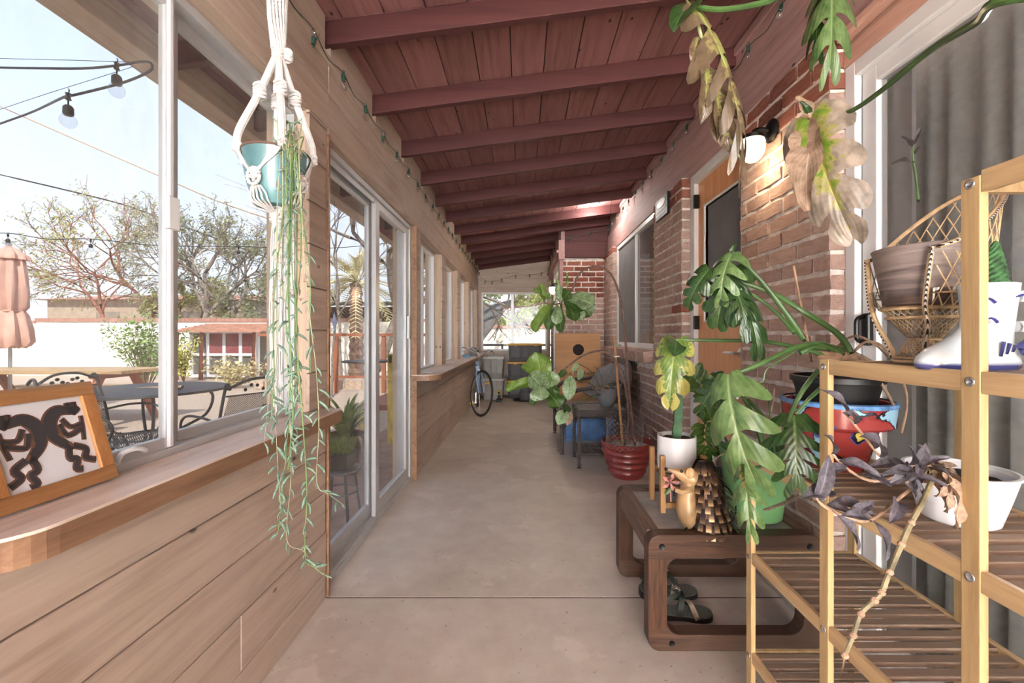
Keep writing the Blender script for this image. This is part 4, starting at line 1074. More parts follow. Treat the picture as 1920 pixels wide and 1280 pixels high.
# ================================================================== sandals under the table
def sandal(x0, y0, ang, L, label, group=None, mir=1):
    t = thing('sandal', (x0, y0, 0), label, 'sandal', group)
    M = Matrix.Translation((x0, y0, 0)) @ Matrix.Rotation(ang, 4, 'Z')
    out = [(-.5, 0), (-.485, .10), (-.42, .145), (-.25, .135), (0, .13), (.2, .17), (.36, .165), (.46, .11), (.5, 0), (.46, -.12), (.36, -.175), (.2, -.185), (0, -.15), (-.25, -.14), (-.42, -.14), (-.485, -.09)]
    ol = [Vector((p[0]*L, p[1]*L*mir, 0)) for p in out]; pts = []
    n_ = len(ol)
    for i in range(n_):
        for k in range(3):
            t_ = k/3; p0, p1, p2, p3 = ol[i-1], ol[i], ol[(i+1) % n_], ol[(i+2) % n_]
            pts.append(.5*((2*p1)+(p2-p0)*t_+(2*p0-5*p1+4*p2-p3)*t_*t_+(3*p1-p0-3*p2+p3)*t_**3))
    def top(x, y): return M @ Vector((x, y, .024+.012*(x/L < -.1)*min(1, -(x/L+.1)*3)+.010*max(0, x/L-.3)))
    MB().prism([(p.x, p.y) for p in pts], lambda x, y: M @ Vector((x, y, .0)), lambda x, y: top(x, y)-Vector((0, 0, .006))).build('outsole', M_rubber, t, bevel=.002)
    MB().prism([(p.x*.985, p.y*.97) for p in pts], lambda x, y: top(x, y)-Vector((0, 0, .006)), top).build('footbed', M_sole, t, bevel=.002)
    def strap(pp, w_, mat, name='strap'):
        q = cat_rom([M @ Vector((a*L, b_*L*mir, c)) for a, b_, c in pp], 6)
        mb = MB(); up = Vector((0, 0, 1))
        for k, p in enumerate(q):
            d = (q[min(k+1, len(q)-1)]-q[max(k-1, 0)]).normalized()
            s_ = M.to_3x3() @ Vector((1, 0, .0)); s_ = (s_-d*s_.dot(d)).normalized(); nn = d.cross(s_)*.0012
            for c_ in (s_*w_/2+nn, s_*w_/2-nn, -s_*w_/2-nn, -s_*w_/2+nn): mb.v.append(p+c_)
        for k in range(len(q)-1):
            for j in range(4): mb.f.append((k*4+j, k*4+(j+1) % 4, (k+1)*4+(j+1) % 4, (k+1)*4+j))
        mb.build(name, mat, t, True)
    strap([(.22, .17, .015), (.16, .10, .055), (.12, 0, .068), (.06, -.10, .055), (.02, -.15, .018)], .02, M_webb)
    strap([(-.05, .14, .02), (0, .08, .07), (.04, 0, .085), (.10, -.10, .06), (.18, -.17, .018)], .022, M_dkgreen)
    strap([(-.40, .13, .03), (-.35, .12, .075), (-.47, 0, .085), (-.35, -.12, .075), (-.40, -.13, .03)], .018, M_dkgreen)
    strap([(-.35, .12, .072), (-.15, .10, .095), (-.03, 0, .105), (-.15, -.10, .095), (-.35, -.12, .072)], .02, M_dkgreen)
    MB().box((-.012, -.012, -.004), (.012, .012, .004), M @ Matrix.Translation((-.02*L, .02, .108)) @ Matrix.Rotation(.5, 4, 'Y')).build('buckle', M_chrome, t, bevel=.002)
    return t
sandal(.675, 2.03, .05, .27, 'dark green strappy sandal under the low table, farther from the camera')
sandal(.675, 1.875, -.06, .27, 'dark green strappy sandal under the low table, nearer to the camera', mir=-1)
# ================================================================== PEACOCK CHAIR planter on the stand
SZ = 1.128+.0135
PC = Vector((.868, .945, SZ))
pk = thing('wicker_planter', PC, 'miniature rattan peacock chair planter on the stand top shelf', 'planter')
mb = MB()
def ringpts(c, r, z, n=28): return [c+Vector((r*math.cos(2*PI*k/n), r*math.sin(2*PI*k/n), z)) for k in range(n+1)]
for r, z, th in ((.050, .004, .0035), (.050, .012, .0025), (.026, .052, .003), (.064, .098, .0035), (.072, .118, .0045)):
    mb.tube(ringpts(PC, r, z), th, 6, cap=False)
mb.build('rings', M_rattan, pk, True)
mb = MB()
for k in range(30):
    for s_ in (-1, 1):
        a = 2*PI*k/30
        for (r0, z0, r1, z1, tw) in ((.050, .008, .026, .052, .9), (.026, .052, .070, .115, .9)):
            pp = [PC+Vector(((r0+(r1-r0)*t)*math.cos(a+s_*tw*t), (r0+(r1-r0)*t)*math.sin(a+s_*tw*t), z0+(z1-z0)*t)) for t in (0, .33, .66, 1)]
            mb.tube(pp, .0011, 4, cap=False)
tag(mb.build('lattice_base', M_rattan, pk, True), kind='stuff')
def shell(a, z0=.0):
    """height of the back above the seat for an angle from +X"""
    t = abs(a)/2.2
    return .205+.145*(math.cos(min(1, t)*PI)*.5+.5)
def spt(a, h):
    r = .078+.021*min(1, max(0, h-.105)/.04)+.02*max(0, h-.15)/.15*(1-abs(a)/2.4)
    return PC+Vector((r*math.cos(a), r*math.sin(a), h))
AM = 2.2
rim = [spt(-AM+2*AM*k/40, shell(-AM+2*AM*k/40)+.03) for k in range(41)]
ends = [[rim[0], spt(-AM-.10, .13), spt(-AM-.05, .08), PC+Vector((.055*math.cos(AM+.1), -.055*math.sin(AM+.1), .03)), PC+Vector((.050*math.cos(AM), -.050*math.sin(AM), .004))],
        [rim[-1], spt(AM+.10, .13), spt(AM+.05, .08), PC+Vector((.055*math.cos(AM+.1), .055*math.sin(AM+.1), .03)), PC+Vector((.050*math.cos(AM), .050*math.sin(AM), .004))]]
MB().tube(rim, .0045, 8).build('back_rim', M_rattan, pk, True)
for e_ in ends: MB().tube(cat_rom(e_, 6), .0048, 8).build('arm_post', M_rattan, pk, True)
m, n, b = nodes('striped_binding'); v = mapping(n, (1, 1, 1)); wvx = n.nodes.new('ShaderNodeTexWave'); wvx.inputs['Scale'].default_value = 70; wvx.bands_direction = 'DIAGONAL'
n.links.new(v, wvx.inputs['Vector']); n.links.new(ramp(n, wvx.outputs['Fac'], [(.45, (.12, .11, .12)), (.55, (.86, .82, .76))]), b.inputs['Base Color']); setv(b, rough=.6)
M_strp = m
for pp in (rim, cat_rom(ends[0], 6), cat_rom(ends[1], 6)):
    MB().tube([p+((p-PC)*Vector((1, 1, 0))).normalized()*.0052 for p in pp], .0022, 6).build('striped_binding', M_strp, pk, True)
mb = MB()
K = 22
for k in range(K+1):
    a = -AM+2*AM*k/K
    for s_ in (-1, 1):
        pp = []
        for q in range(11):
            h = .118+.27*q/10; aa = a+s_*(h-.118)*4.2
            if abs(aa) > AM or h > shell(aa)+.03: break
            pp.append(spt(aa, h))
        if len(pp) > 1: mb.tube(pp, .0013, 4, cap=False)
for h in (.145,):
    mb.tube([spt(-AM+2*AM*k/30, h) for k in range(31)], .0018, 5)
tag(mb.build('lattice_back', M_rattan, pk, True), kind='stuff')
m, n, b = nodes('smoky_wood_print'); v = mapping(n, (3, 3, 34)); f_ = nz(n, v, 1.6, 6, .6, .8)
n.links.new(ramp(n, f_, [(.3, (.30, .25, .25)), (.5, (.50, .44, .42)), (.7, (.60, .54, .51))]), b.inputs['Base Color']); setv(b, rough=.55)
mp_ = pot('wood_grain_pot', (PC.x, PC.y, SZ+.122), [(.064, 0), (.070, .004), (.090, .120), (.092, .124), (.090, .126)], m, 'grey brown wood-grained pot seated in the rattan chair planter', 'potted plant', soil=(.112, .085))
MB().lathe([(.072, .0), (.085, .006), (.090, .034), (.094, .037), (.0945, .035), (.087, .004), (.072, -.001)], (PC.x, PC.y, SZ+.119), 40).build('saucer', M_clearpl, mp_, True)
stem(mp_, [(1722, 380, .945), (1717, 330, .945), (1712, 300, .945), (1711, 275, .945)], [.0035, .0025], M_stem, 'stem')
for pb, pt_ in (((1712, 305), (1672, 307)), ((1711, 278), (1690, 256)), ((1712, 272), (1728, 238)), ((1714, 290), (1726, 272))):
    leaf(mp_, leafmesh('dark_leaf', MATS.get('dark_leaf_m') or plain('dark_leaf_m', (.20, .18, .17), .5, 0, .3, 10, 0), kind='lance', fold=.5, droop=.6, seed=3, W=.26, nt=10, ns=3), pb, pt_, .945, .93, (0, 0, .6))
# ================================================================== BOOT planter
BC = Vector((.800, .775, SZ))
m, n, b = nodes('glazed_boot_white'); setv(b, rough=.15, coat=.6)
v = mapping(n, (1, 1, 1)); sp = n.nodes.new('ShaderNodeSeparateXYZ'); n.links.new(v, sp.inputs[0])
n.links.new(ramp(n, sp.outputs[2], [(.0105, (.22, .24, .48)), (.0125, (.78, .83, .84))], 'LINEAR'), b.inputs['Base Color'])
bt = thing('boot_planter', BC, 'glazed white boot planter with blue sole and handles, holding a small cactus', 'planter')
lv = [(0, -.012, .084, .030, 0), (.004, -.012, .088, .033, 0), (.012, -.012, .088, .034, 0), (.022, -.012, .084, .033, 0), (.036, -.006, .074, .030, 0), (.048, .004, .062, .029, 0), (.060, .014, .050, .029, 0), (.075, .022, .042, .030, 0), (.095, .025, .040, .032, 0), (.120, .026, .042, .034, 0), (.146, .026, .045, .037, 0), (.150, .026, .0455, .0375, 0), (.150, .026, .041, .033, 0), (.10, .026, .036, .028, 0)]
mb = MB(); nn = 32
for z, cx_, rx, ry, _ in lv:
    for q in range(nn):
        a = 2*PI*q/nn; ca, sa = math.cos(a), math.sin(a)
        e_ = .8 if z < .04 else 1
        mb.v.append(BC+Vector((cx_+rx*math.copysign(abs(ca)**e_, ca), ry*math.copysign(abs(sa)**e_, sa)*(1.0 if ca < .3 else .9), z)))
for k in range(len(lv)-1):
    for q in range(nn): mb.f.append((k*nn+q, k*nn+(q+1) % nn, (k+1)*nn+(q+1) % nn, (k+1)*nn+q))
mb.f.append(tuple(range(nn))[::-1]); mb.build('boot_body', m, bt, True)
M_bglz = plain('blue_glaze', (.24, .25, .52), .2, 0, .15, 20, 0)
for z in (.128, .075):
    MB().tube(cat_rom([BC+Vector((.064, -.008, z)), BC+Vector((.095, -.012, z)), BC+Vector((.118, -.012, z-.004))], 5), .010, 10).build('handle_arm', MATS['white_glaze'], bt, True)
MB().tube([BC+Vector((.118, -.012, .134)), BC+Vector((.122, -.012, .10)), BC+Vector((.118, -.012, .064))], .010, 10).build('handle', MATS['white_glaze'], bt, True)
fl_ = MB()
for k in range(5):
    a = k*2*PI/5+.3; fl_.ball(BC+Vector((.060+.010*math.cos(a), -.032, .040+.010*math.sin(a))), .007, 8, 6)
fl_.ball(BC+Vector((.060, -.036, .040)), .006, 8, 6)
for k in range(4):
    fl_.tube([BC+Vector((.045-.010*k, -.034, .04+.003*k)), BC+Vector((.040-.010*k, -.034, .036-.004*k))], [.003, .002], 5)
fl_.build('relief_flower', M_bglz, bt, True)
for (xx, z) in ((-.022, .118), (-.018, .085), (.04, .125)):
    MB().tube(cat_rom([BC+Vector((xx-.0, -.030, z)), BC+Vector((xx+.010, -.036, z+.004)), BC+Vector((xx+.020, -.036, z-.003))], 3), [.0015, .003], 5).build('painted_petal', M_bglz, bt, True)
MB().lathe([(.001, .128), (.034, .126)], (BC.x+.026, BC.y, BC.z), 16).build('soil', M_soil, bt)
cg = MB(); 
for k in range(15):
    t = k/14; r0 = .022*(1-t)**.7+.002
    for q in range(14):
        a = 2*PI*q/14+k*.2; rr = r0*(1+.18*((q+k) % 2)); cg.v.append(BC+Vector((.030+.008*t+rr*math.cos(a), rr*math.sin(a), .127+.100*t)))
for k in range(14):
    for q in range(14): cg.f.append((k*14+q, k*14+(q+1) % 14, (k+1)*14+(q+1) % 14, (k+1)*14+q))
cg.build('cactus', plain('cactus_dark', (.18, .34, .18), .7, 0, .5, 90, .4), bt, False)

# ================================================================== TRADESCANTIA in the oval planter
tp = Vector((.872, .875, .834))
tr = pot('oval_planter', tp, [(.055, 0), (.060, .004), (.074, .055), (.084, .095), (.090, .100), (.088, .103)], M_whiteglaze, 'pale grey oval planter of purple trailing leaves on the middle shelf', 'potted plant', soil=(.082, .078))
tr.scale = (1.25, 1, 1)
tr.scale = (1, 1, 1)
def trail(pts, r, mat, leafd, name='vine', lm=None, L=(.05, .075), dens=5, start=.1):
    stem(tr, pts, r, mat, name)
    pp = cat_rom([P(*q) for q in pts], 6); N = len(pp)
    for k in range(leafd):
        i = min(N-2, int(N*(start+(1-start)*k/leafd)))+0; i = max(1, i)
        d = (pp[i+1]-pp[i-1]).normalized()
        o_ = Vector((R.uniform(-1, 1), R.uniform(-.6, .2), R.uniform(-.7, .9)))+d*.6
        place_leaf('leaf', lm or LPUR, pp[i], pp[i]+o_.normalized()*R.uniform(*L), Vector((R.uniform(-.5, .5), -.7, .8)), tr)
DT = .74
trail([(1755, 880, .79), (1700, 885, DT), (1640, 902, .72), (1590, 880, .72), (1560, 850, .72)], [.003, .002], M_purpst if 'M_purpst' in globals() else M_dry, 7)
trail([(1745, 875, .79), (1700, 870, .75), (1655, 858, .75), (1622, 820, .75), (1598, 790, .76), (1585, 775, .76)], [.0025, .002], M_dry, 7)
trail([(1745, 885, .79), (1690, 930, .72), (1630, 975, .68), (1580, 965, .68), (1540, 945, .69), (1525, 920, .70)], [.003, .002], M_dry, 6)
trail([(1760, 875, .78), (1725, 870, .72), (1715, 885, .71), (1700, 905, .70)], [.003, .002], M_dry, 9, L=(.04, .06))
for a, b_ in (((1560, 925), (1505, 935)), ((1555, 930), (1530, 900)), ((1560, 940), (1640, 970)), ((1550, 945), (1600, 965)), ((1635, 975), (1660, 1050)), ((1560, 850), (1545, 815)), ((1600, 790), (1592, 770)), ((1545, 865), (1560, 880)), ((1720, 870), (1735, 830)), ((1705, 870), (1700, 835)), ((1650, 855), (1632, 825))):
    place_leaf('leaf', LPUR, P(*a, .71), P(*b_, .69), Vector((R.uniform(-.6, .6), -.6, .8)), tr, 1.3)
for k in range(16):
    p0 = P(1735+R.uniform(-25, 35), 875+R.uniform(-10, 10), .765); p1 = p0+Vector((R.uniform(-.03, .03), R.uniform(-.05, -.02), R.uniform(-.06, .01)))
    place_leaf('dry_leaf', LDRY, p0, p1, Vector((R.uniform(-1, 1), -1, .3)), tr, R.uniform(1, 1.6))
for a, b_ in (((1775, 890), (1790, 990)), ((1768, 885), (1772, 960)), ((1780, 890), (1752, 930))):
    place_leaf('dry_leaf', LDRY, P(*a, .72), P(*b_, .70), Vector((.3, -1, 0)), tr, 1.2)
# the bare jointed stem hanging down
pts = [(1752, 885, .74), (1735, 930, .70), (1708, 980, .68), (1690, 1020, .67), (1668, 1072, .66), (1653, 1110, .66), (1640, 1125, .66), (1614, 1150, .66), (1600, 1190, .66), (1584, 1228, .66)]
pp = [P(*q) for q in pts]
MB().tube(cat_rom(pp, 5), [.0045, .003], 8).build('bare_stem', plain('olive_stem', (.46, .42, .30), .6, 0, .25, 40, .1), tr, True)
mb = MB()
for p in pp[2:]: mb.ball(p, .0055, 8, 6)
for k in range(4): mb.tube([pp[-1], pp[-1]+Vector((R.uniform(-.008, .008), 0, -.012-.006*k))], [.0012, .0005], 4)
mb.build('stem_nodes', M_dry, tr, True)

# ================================================================== MONSTERA leaning in from the stand's highest shelf
hc = (.86, .50, 1.4535)
hm = pot('tall_shelf_pot', hc, [(.085, 0), (.10, .16), (.104, .165)], M_greypot, 'grey pot on the highest shelf whose monstera arches across the ceiling', 'potted plant', soil=(.15, .095))
c0 = Vector((hc[0], hc[1], hc[2]+.15))
def reach(pts, r, mat=M_stemp):
    pp = cat_rom([c0]+[P(*q) for q in pts], 8)
    MB().tube(pp, [r[0]+(r[1]-r[0])*i/(len(pp)-1) for i in range(len(pp))], 8).build('petiole', mat, hm, True)
reach([(1905, -5, .62), (1830, 42, .72), (1740, 98, .85), (1650, 172, .98), (1590, 210, 1.08), (1528, 222, 1.15)], (.008, .005))
reach([(1860, -190, .66), (1640, -90, .85), (1480, -15, 1.0), (1420, 8, 1.05), (1350, 18, 1.1), (1300, 12, 1.15)], (.009, .006))
reach([(1850, -120, .66), (1700, -90, .85), (1600, -60, 1.0), (1556, -20, 1.06)], (.008, .005))
leaf(hm, MON[4], (1520, 222), (1598, 442), 1.15, 1.08, (-.6, 0, .2), .85)
leaf(hm, LDRY, (1520, 222), (1508, 320), 1.15, 1.15, (-.9, 0, 0), 2.2, 'withered_lobe')
leaf(hm, LDRY, (1530, 240), (1515, 395), 1.14, 1.12, (-.9, 0, 0), 1.6, 'withered_lobe')
leaf(hm, LDRY, (1520, 222), (1492, 182), 1.15, 1.15, (.4, 0, .5), 2.2, 'withered_lobe')
leaf(hm, MONs, (1518, 218), (1500, 190), 1.15, 1.14, (.4, 0, .5), .8)
leaf(hm, MON[5], (1298, 10), (1392, 308), 1.15, 1.12, (.9, 0, .1), .8)
for a, b_, w_ in (((1310, 70), (1298, 125), 2), ((1320, 120), (1312, 235), 2.2), ((1335, 150), (1390, 225), 2), ((1345, 190), (1392, 300), 2.2), ((1340, 170), (1345, 265), 2), ((1360, 240), (1350, 275), 2)):
    leaf(hm, leafmesh('withered_lobe', L_deadb, kind='lance', fold=.6, droop=.8, seed=int(a[0]), W=.26, nt=10, ns=4), a, b_, 1.14, 1.13, (R.uniform(-.8, .8), 0, .2), w_*.6, 'withered_lobe')
stem(hm, [(1300, 12, 1.15), (1315, 70, 1.14), (1335, 150, 1.14), (1365, 230, 1.13), (1388, 300, 1.12)], [.005, .002], plain('pale_midrib', (.58, .64, .44), .5, 0, .15, 20, 0), 'midrib')
leaf(hm, MONs, (1300, 5), (1262, 60), 1.15, 1.13, (-.5, 0, .4), 1.2)
leaf(hm, MON[2], (1556, -30), (1556, 128), 1.06, 1.02, (.1, 0, .1), .72)
leaf(hm, MON[1], (1552, -30), (1530, 100), 1.08, 1.05, (-.5, 0, .3), .5)

# ================================================================== MACRAME, teal pot, trailing plant
TPZ = 1.603; TPC = Vector((-.772, 1.372, TPZ))
mcr = thing('macrame_hanger', (TPC.x, TPC.y, TPZ-.02), 'white knotted macrame plant hanger hung from a rafter by the window', 'plant hanger')
def mp3(px, py, dy=0): return P(px, py, 1.372+dy)
top = mp3(520, -95); 
MB().tube(cat_rom([Vector((TPC.x, 1.40, 2.556)), Vector((TPC.x, 1.375, 2.53)), Vector((TPC.x, 1.372, 2.50)), Vector((TPC.x+.012, 1.372, 2.485)), Vector((TPC.x, 1.372, 2.475))], 5), .003, 8).build('ceiling_hook', M_iron, mcr, True)
def cord(pts, r=.0042, name='cord', par=mcr):
    return MB().tube(cat_rom(pts, 6), r, 6).build(name, M_cord, par, True)
def knot(c, r=.013, par=mcr, sz=1.25):
    mb = MB()
    for k in range(5):
        z = c.z+(k-2)*r*.55
        pp = [Vector((c.x+r*math.cos(a), c.y+r*.8*math.sin(a), z+.003*math.sin(a*2+k))) for a in [2*PI*q/10 for q in range(11)]]
        mb.tube(pp, .0042, 6, cap=False)
    mb.ball(c, r*.9, 8, 6, (1, .8, sz)); mb.build('knot', M_cord, par, True)
# the four arms (front left, front right, back left, back right)
rimz = TPZ+.168
RP = .098
arms = [(-152, 0), (-52, 1), (118, 2), (32, 3)]
arm_att = {}
for ang, idx in arms:
    a = math.radians(ang)
    arm_att[idx] = Vector((TPC.x+(RP+.006)*math.cos(a), TPC.y+(RP+.006)*math.sin(a), rimz-.01))
g1 = mp3(520, 14); g2 = mp3(522, 95)
for k in range(16):
    a = 2*PI*k/16; r = .022
    cord([Vector((TPC.x, 1.372, 2.475)), g1+Vector((r*math.cos(a), r*math.sin(a), .30)), g1+Vector((r*1.2*math.cos(a), r*1.2*math.sin(a), .0)), g2+Vector((r*.8*math.cos(a+.6), r*.8*math.sin(a+.6), 0))], .0036)
knot(g1+Vector((0, 0, .01)), .024, sz=1.8); knot(g1+Vector((0, 0, .33)), .02); knot(g2, .017, sz=1.5); knot(mp3(540, 105, .01), .012)
for idx, at in arm_att.items():
    wide = (at-TPC); wide.z = 0; wide.normalize(); side = Vector((-wide.y, wide.x, 0))
    mid = g2.lerp(at, .42)+wide*.004
    for k in range(9):
        cs_ = side*math.cos(k*2*PI/9)+wide*math.sin(k*2*PI/9)
        cord([g2+cs_*.007, mid+cs_*.008, at+cs_*.0085-wide*.006+Vector((0, 0, .065)), at+cs_*.006+Vector((0, 0, .02))], .0032)
    knot(mid, .017, sz=1.6); knot(at+Vector((0, 0, .012)), .011, sz=1.5)
# net around the pot
def potr(z):  # outer radius at height above the pot base
    t = max(0, min(1, z/.165)); return .062+.034*t**.6
def onpot(ang, z, e=.005): 
    a = math.radians(ang); r = potr(z)+e; return Vector((TPC.x+r*math.cos(a), TPC.y+r*math.sin(a), TPZ+z))
dia = [(-88, .085), (2, .085), (92, .085), (-178, .085)]
for (ang, idx) in arms:
    for s_ in (-1, 1):
        ta = min((-102, -10, 75, 163, -197, 258), key=lambda q: abs(q-(ang+s_*47)))
        for k in range(5):
            d_ = s_*(2+k*6)
            cord([onpot(ang+d_*.35, .158, .006), onpot(ang+d_*.35+s_*(12), .13), onpot(ta-s_*(18-4.5*k), .10-.008*k), onpot(ta-s_*(8-2*k), .088)], .0034)
for ta in (-102, -10, 75, 163):
    for q in range(8):
        pass
    mb = MB(); c = onpot(ta, .068, .007); rad_ = Vector((math.cos(math.radians(ta)), math.sin(math.radians(ta)), 0)); sd = Vector((-rad_.y, rad_.x, 0))
    dm = [c+sd*.021*math.cos(u)*1.0+Vector((0, 0, .024*math.sin(u))) for u in [2*PI*k/16 for k in range(17)]]
    mb.tube(dm, .0045, 6, cap=False)
    for k in range(16): mb.ball(dm[k]+rad_*.002, .0052, 6, 4)
    mb.ball(c, .010, 10, 8); 
    for k in range(4): mb.ball(c+sd*.012*math.cos(k*PI/2)+Vector((0, 0, .012*math.sin(k*PI/2))), .006, 6, 4)
    mb.build('diamond_knot', M_cord, mcr, True)
    for k in range(5):
        o_ = (k-2)*7
        cord([onpot(ta+o_*.6, .045), onpot(ta+o_*1.4, .022), onpot(ta+o_*1.6, .003, .003), Vector((TPC.x, TPC.y, TPZ-.014))+rad_*.018+sd*(k-2)*.004], .0030)
knot(Vector((TPC.x, TPC.y, TPZ-.022)), .018, sz=1.2)
for k in range(14):
    a = 2*PI*k/14; r = .012+.006*R.random()
    L = R.uniform(.30, .50)
    cord([Vector((TPC.x+r*.6*math.cos(a), TPC.y+r*.6*math.sin(a), TPZ-.03)), Vector((TPC.x+r*math.cos(a), TPC.y+r*math.sin(a), TPZ-.14)), Vector((TPC.x+r*1.3*math.cos(a+.3)+R.uniform(-.01, .01), TPC.y+r*math.sin(a), TPZ-.14-L*.5)), Vector((TPC.x+r*math.cos(a)+R.uniform(-.012, .012), TPC.y+r*math.sin(a), TPZ-.14-L))], .0022, 'tassel')
teal = pot('teal_pot', TPC, [(.058, 0), (.062, .004), (.080, .06), (.092, .12), (.095, .160), (.0965, .165)], M_teal, 'teal glazed pot of trailing pointed succulents held in the macrame hanger', 'potted plant', soil=(.14, .086))
MB().lathe([(.0955, .160), (.0975, .162), (.0975, .1665), (.0925, .168), (.0905, .166)], TPC, 40).build('rim', plain('raw_clay_rim', (.42, .30, .24), .7), teal, True)
# trailing vines
VN = [(538, 235, 538, 1010, -.02), (548, 250, 552, 780, -.05), (556, 300, 592, 700, -.02), (530, 300, 518, 960, -.06), (545, 290, 540, 880, -.08), (562, 320, 560, 720, -.03), (525, 330, 505, 830, -.04), (552, 300, 570, 1040, -.06), (540, 320, 500, 790, -.07), (560, 330, 600, 905, -.05), (535, 340, 545, 640, -.09), (550, 340, 530, 1000, -.04)]
cnt = 0
for vi, (x0, y0, x1, y1, dy) in enumerate(VN):
    r_ = random.Random(vi)
    p0 = TPC+Vector((.03+r_.uniform(-.04, .04), -.04, .15)); rimp = mp3(x0, 285+r_.uniform(-22, 12), -.105+r_.uniform(-.01, .015)); 
    ctrl = [p0, mp3(x0-2+r_.uniform(-8, 8), 255+r_.uniform(-30, 12), -.06), rimp]
    st = 6; ph = r_.uniform(0, 6)
    for k in range(1, st+1):
        t = k/st; yy = 285+(y1-285)*t
        ctrl.append(mp3(x0+(x1-x0)*t+10*math.sin(t*7+ph)*t, yy, -.115+dy*.5+.02*math.sin(t*4+ph)))
    if y1 > 1000 or x1 == 600: ctrl.append(mp3(x1+ (18 if vi % 2 else 30), y1+22, -.12)); ctrl.append(mp3(x1+(45 if vi != 3 else -30), y1+42, -.12))
    pp = cat_rom(ctrl, 10)
    MB().tube(pp, [(.0021 if vi % 3 else .0014)-.0008*i/len(pp) for i in range(len(pp))], 6).build('vine', plain('vine_green', (.42, .54, .30), .5) if vi % 3 else plain('vine_pale', (.66, .68, .52), .6), teal, True)
    L = 0; nxt = .02
    for i in range(1, len(pp)):
        L += (pp[i]-pp[i-1]).length
        if L > nxt:
            nxt += r_.uniform(.019, .034) if pp[i].z < 1.15 else r_.uniform(.05, .085)
            if cnt > 292: continue
            d = (pp[i]-pp[i-1]).normalized(); a, b_, _ = basis(d); an = r_.uniform(0, 2*PI)
            o_ = (a*math.cos(an)+b_*math.sin(an))*.8+d*r_.uniform(.0, .9)
            big = 1.0 if pp[i].z < 1.25 else .72
            M = Matrix.Translation(pp[i]) @ Matrix((o_.cross(d).normalized(), o_.normalized(), o_.cross(d).normalized().cross(o_.normalized()))).transposed().to_4x4() @ Matrix.Scale(r_.uniform(.030, .046)*big, 4)
            inst('vine_leaf', SUC[cnt % 2], teal, None, M=M); cnt += 1
mb = MB()
for k in range(260):
    vi = k % len(VN); x0, y0, x1, y1, dy = VN[vi]; yy = R.uniform(240, min(y1, 560)); t = max(0, (yy-285)/(y1-285))
    p = mp3(x0+(x1-x0)*t+R.uniform(-5, 5), yy, -.11+R.uniform(-.015, .015))
    mb.tube(cat_rom([p, p+Vector((R.uniform(-.01, .01), R.uniform(-.006, .006), R.uniform(-.01, .006))), p+Vector((R.uniform(-.016, .016), R.uniform(-.01, .01), R.uniform(-.016, .01)))], 3), [.0012, .0004], 3)
tag(mb.build('dry_tendrils', M_dry, teal), kind='stuff')

# ================================================================== FRAMED TILE on the sill
fc = Vector((-.935, .872, .8775))
fr = thing('framed_tile', fc, 'wood framed tile of two dancing flute players leaning on the sill', 'picture')
FW, FH = .232, .225
lean = math.atan2(.062, .21)
def ft(u, v_, d=0):  # u along +Y from the near edge, v up, d towards the room
    y = .757+u; x = -.927-(v_)*math.sin(lean)+d*math.cos(lean)
    return Vector((x, y, .879+v_*math.cos(lean)+d*math.sin(lean)))
def fbox(u0, u1, v0, v1, d0, d1, name, mat, bev=.002):
    mb = MB()
    mb.v = [ft(u0, v0, d0), ft(u1, v0, d0), ft(u1, v1, d0), ft(u0, v1, d0), ft(u0, v0, d1), ft(u1, v0, d1), ft(u1, v1, d1), ft(u0, v1, d1)]
    mb.f = [(0, 1, 2, 3), (7, 6, 5, 4), (0, 4, 5, 1), (1, 5, 6, 2), (2, 6, 7, 3), (3, 7, 4, 0)]
    return mb.build(name, mat, fr, bevel=bev)
T = .030
MFZ = wood('picture_frame_upright', (.58, .34, .15), (.78, .53, .29), 2, 2, knots=False, rough=.35)
fbox(0, FW, 0, T, 0, .016, 'frame_side', M_frame); fbox(0, FW, FH-T, FH, 0, .016, 'frame_side', M_frame)
fbox(0, T, T, FH-T, 0, .016, 'frame_side', MFZ); fbox(FW-T, FW, T, FH-T, 0, .016, 'frame_side', MFZ)
fbox(T-.002, FW-T+.002, T-.002, FH-T+.002, .004, .009, 'tile', plain('white_tile', (.84, .84, .86), .25, 0, .02, 4, 0), .0005)
M_fig1 = plain('figure_glaze', (.22, .21, .23), .35); M_fig2 = plain('figure_outline', (.45, .29, .20), .6)
TW, THt = FW-2*T, FH-2*T
def stroke(pts, wd, mat, d, name, taper=None):
    c = cat_rom([Vector((p[0], p[1], 0)) for p in pts], 5); mb = MB(); n_ = len(c)
    for i, p in enumerate(c):
        dd_ = (c[min(i+1, n_-1)]-c[max(i-1, 0)]).normalized(); nn_ = Vector((-dd_.y, dd_.x, 0))
        w_ = wd if not taper else wd*(taper[0]+(taper[1]-taper[0])*math.sin(PI*i/(n_-1)))
        for q in (1, -1):
            for dz in (d-.0006, d):
                r = p+nn_*w_*q/2; mb.v.append(ft(T+r.x*TW, T+r.y*THt, dz))
    for i in range(n_-1):
        a = i*4; b_ = a+4
        mb.f += [(a+1, b_+1, b_+3, a+3), (a, a+2, b_+2, b_), (a, b_, b_+1, a+1), (a+2, a+3, b_+3, b_+2)]
    mb.f += [(0, 1, 3, 2), ((n_-1)*4, (n_-1)*4+2, (n_-1)*4+3, (n_-1)*4+1)]
    return mb.build(name, mat, fr)
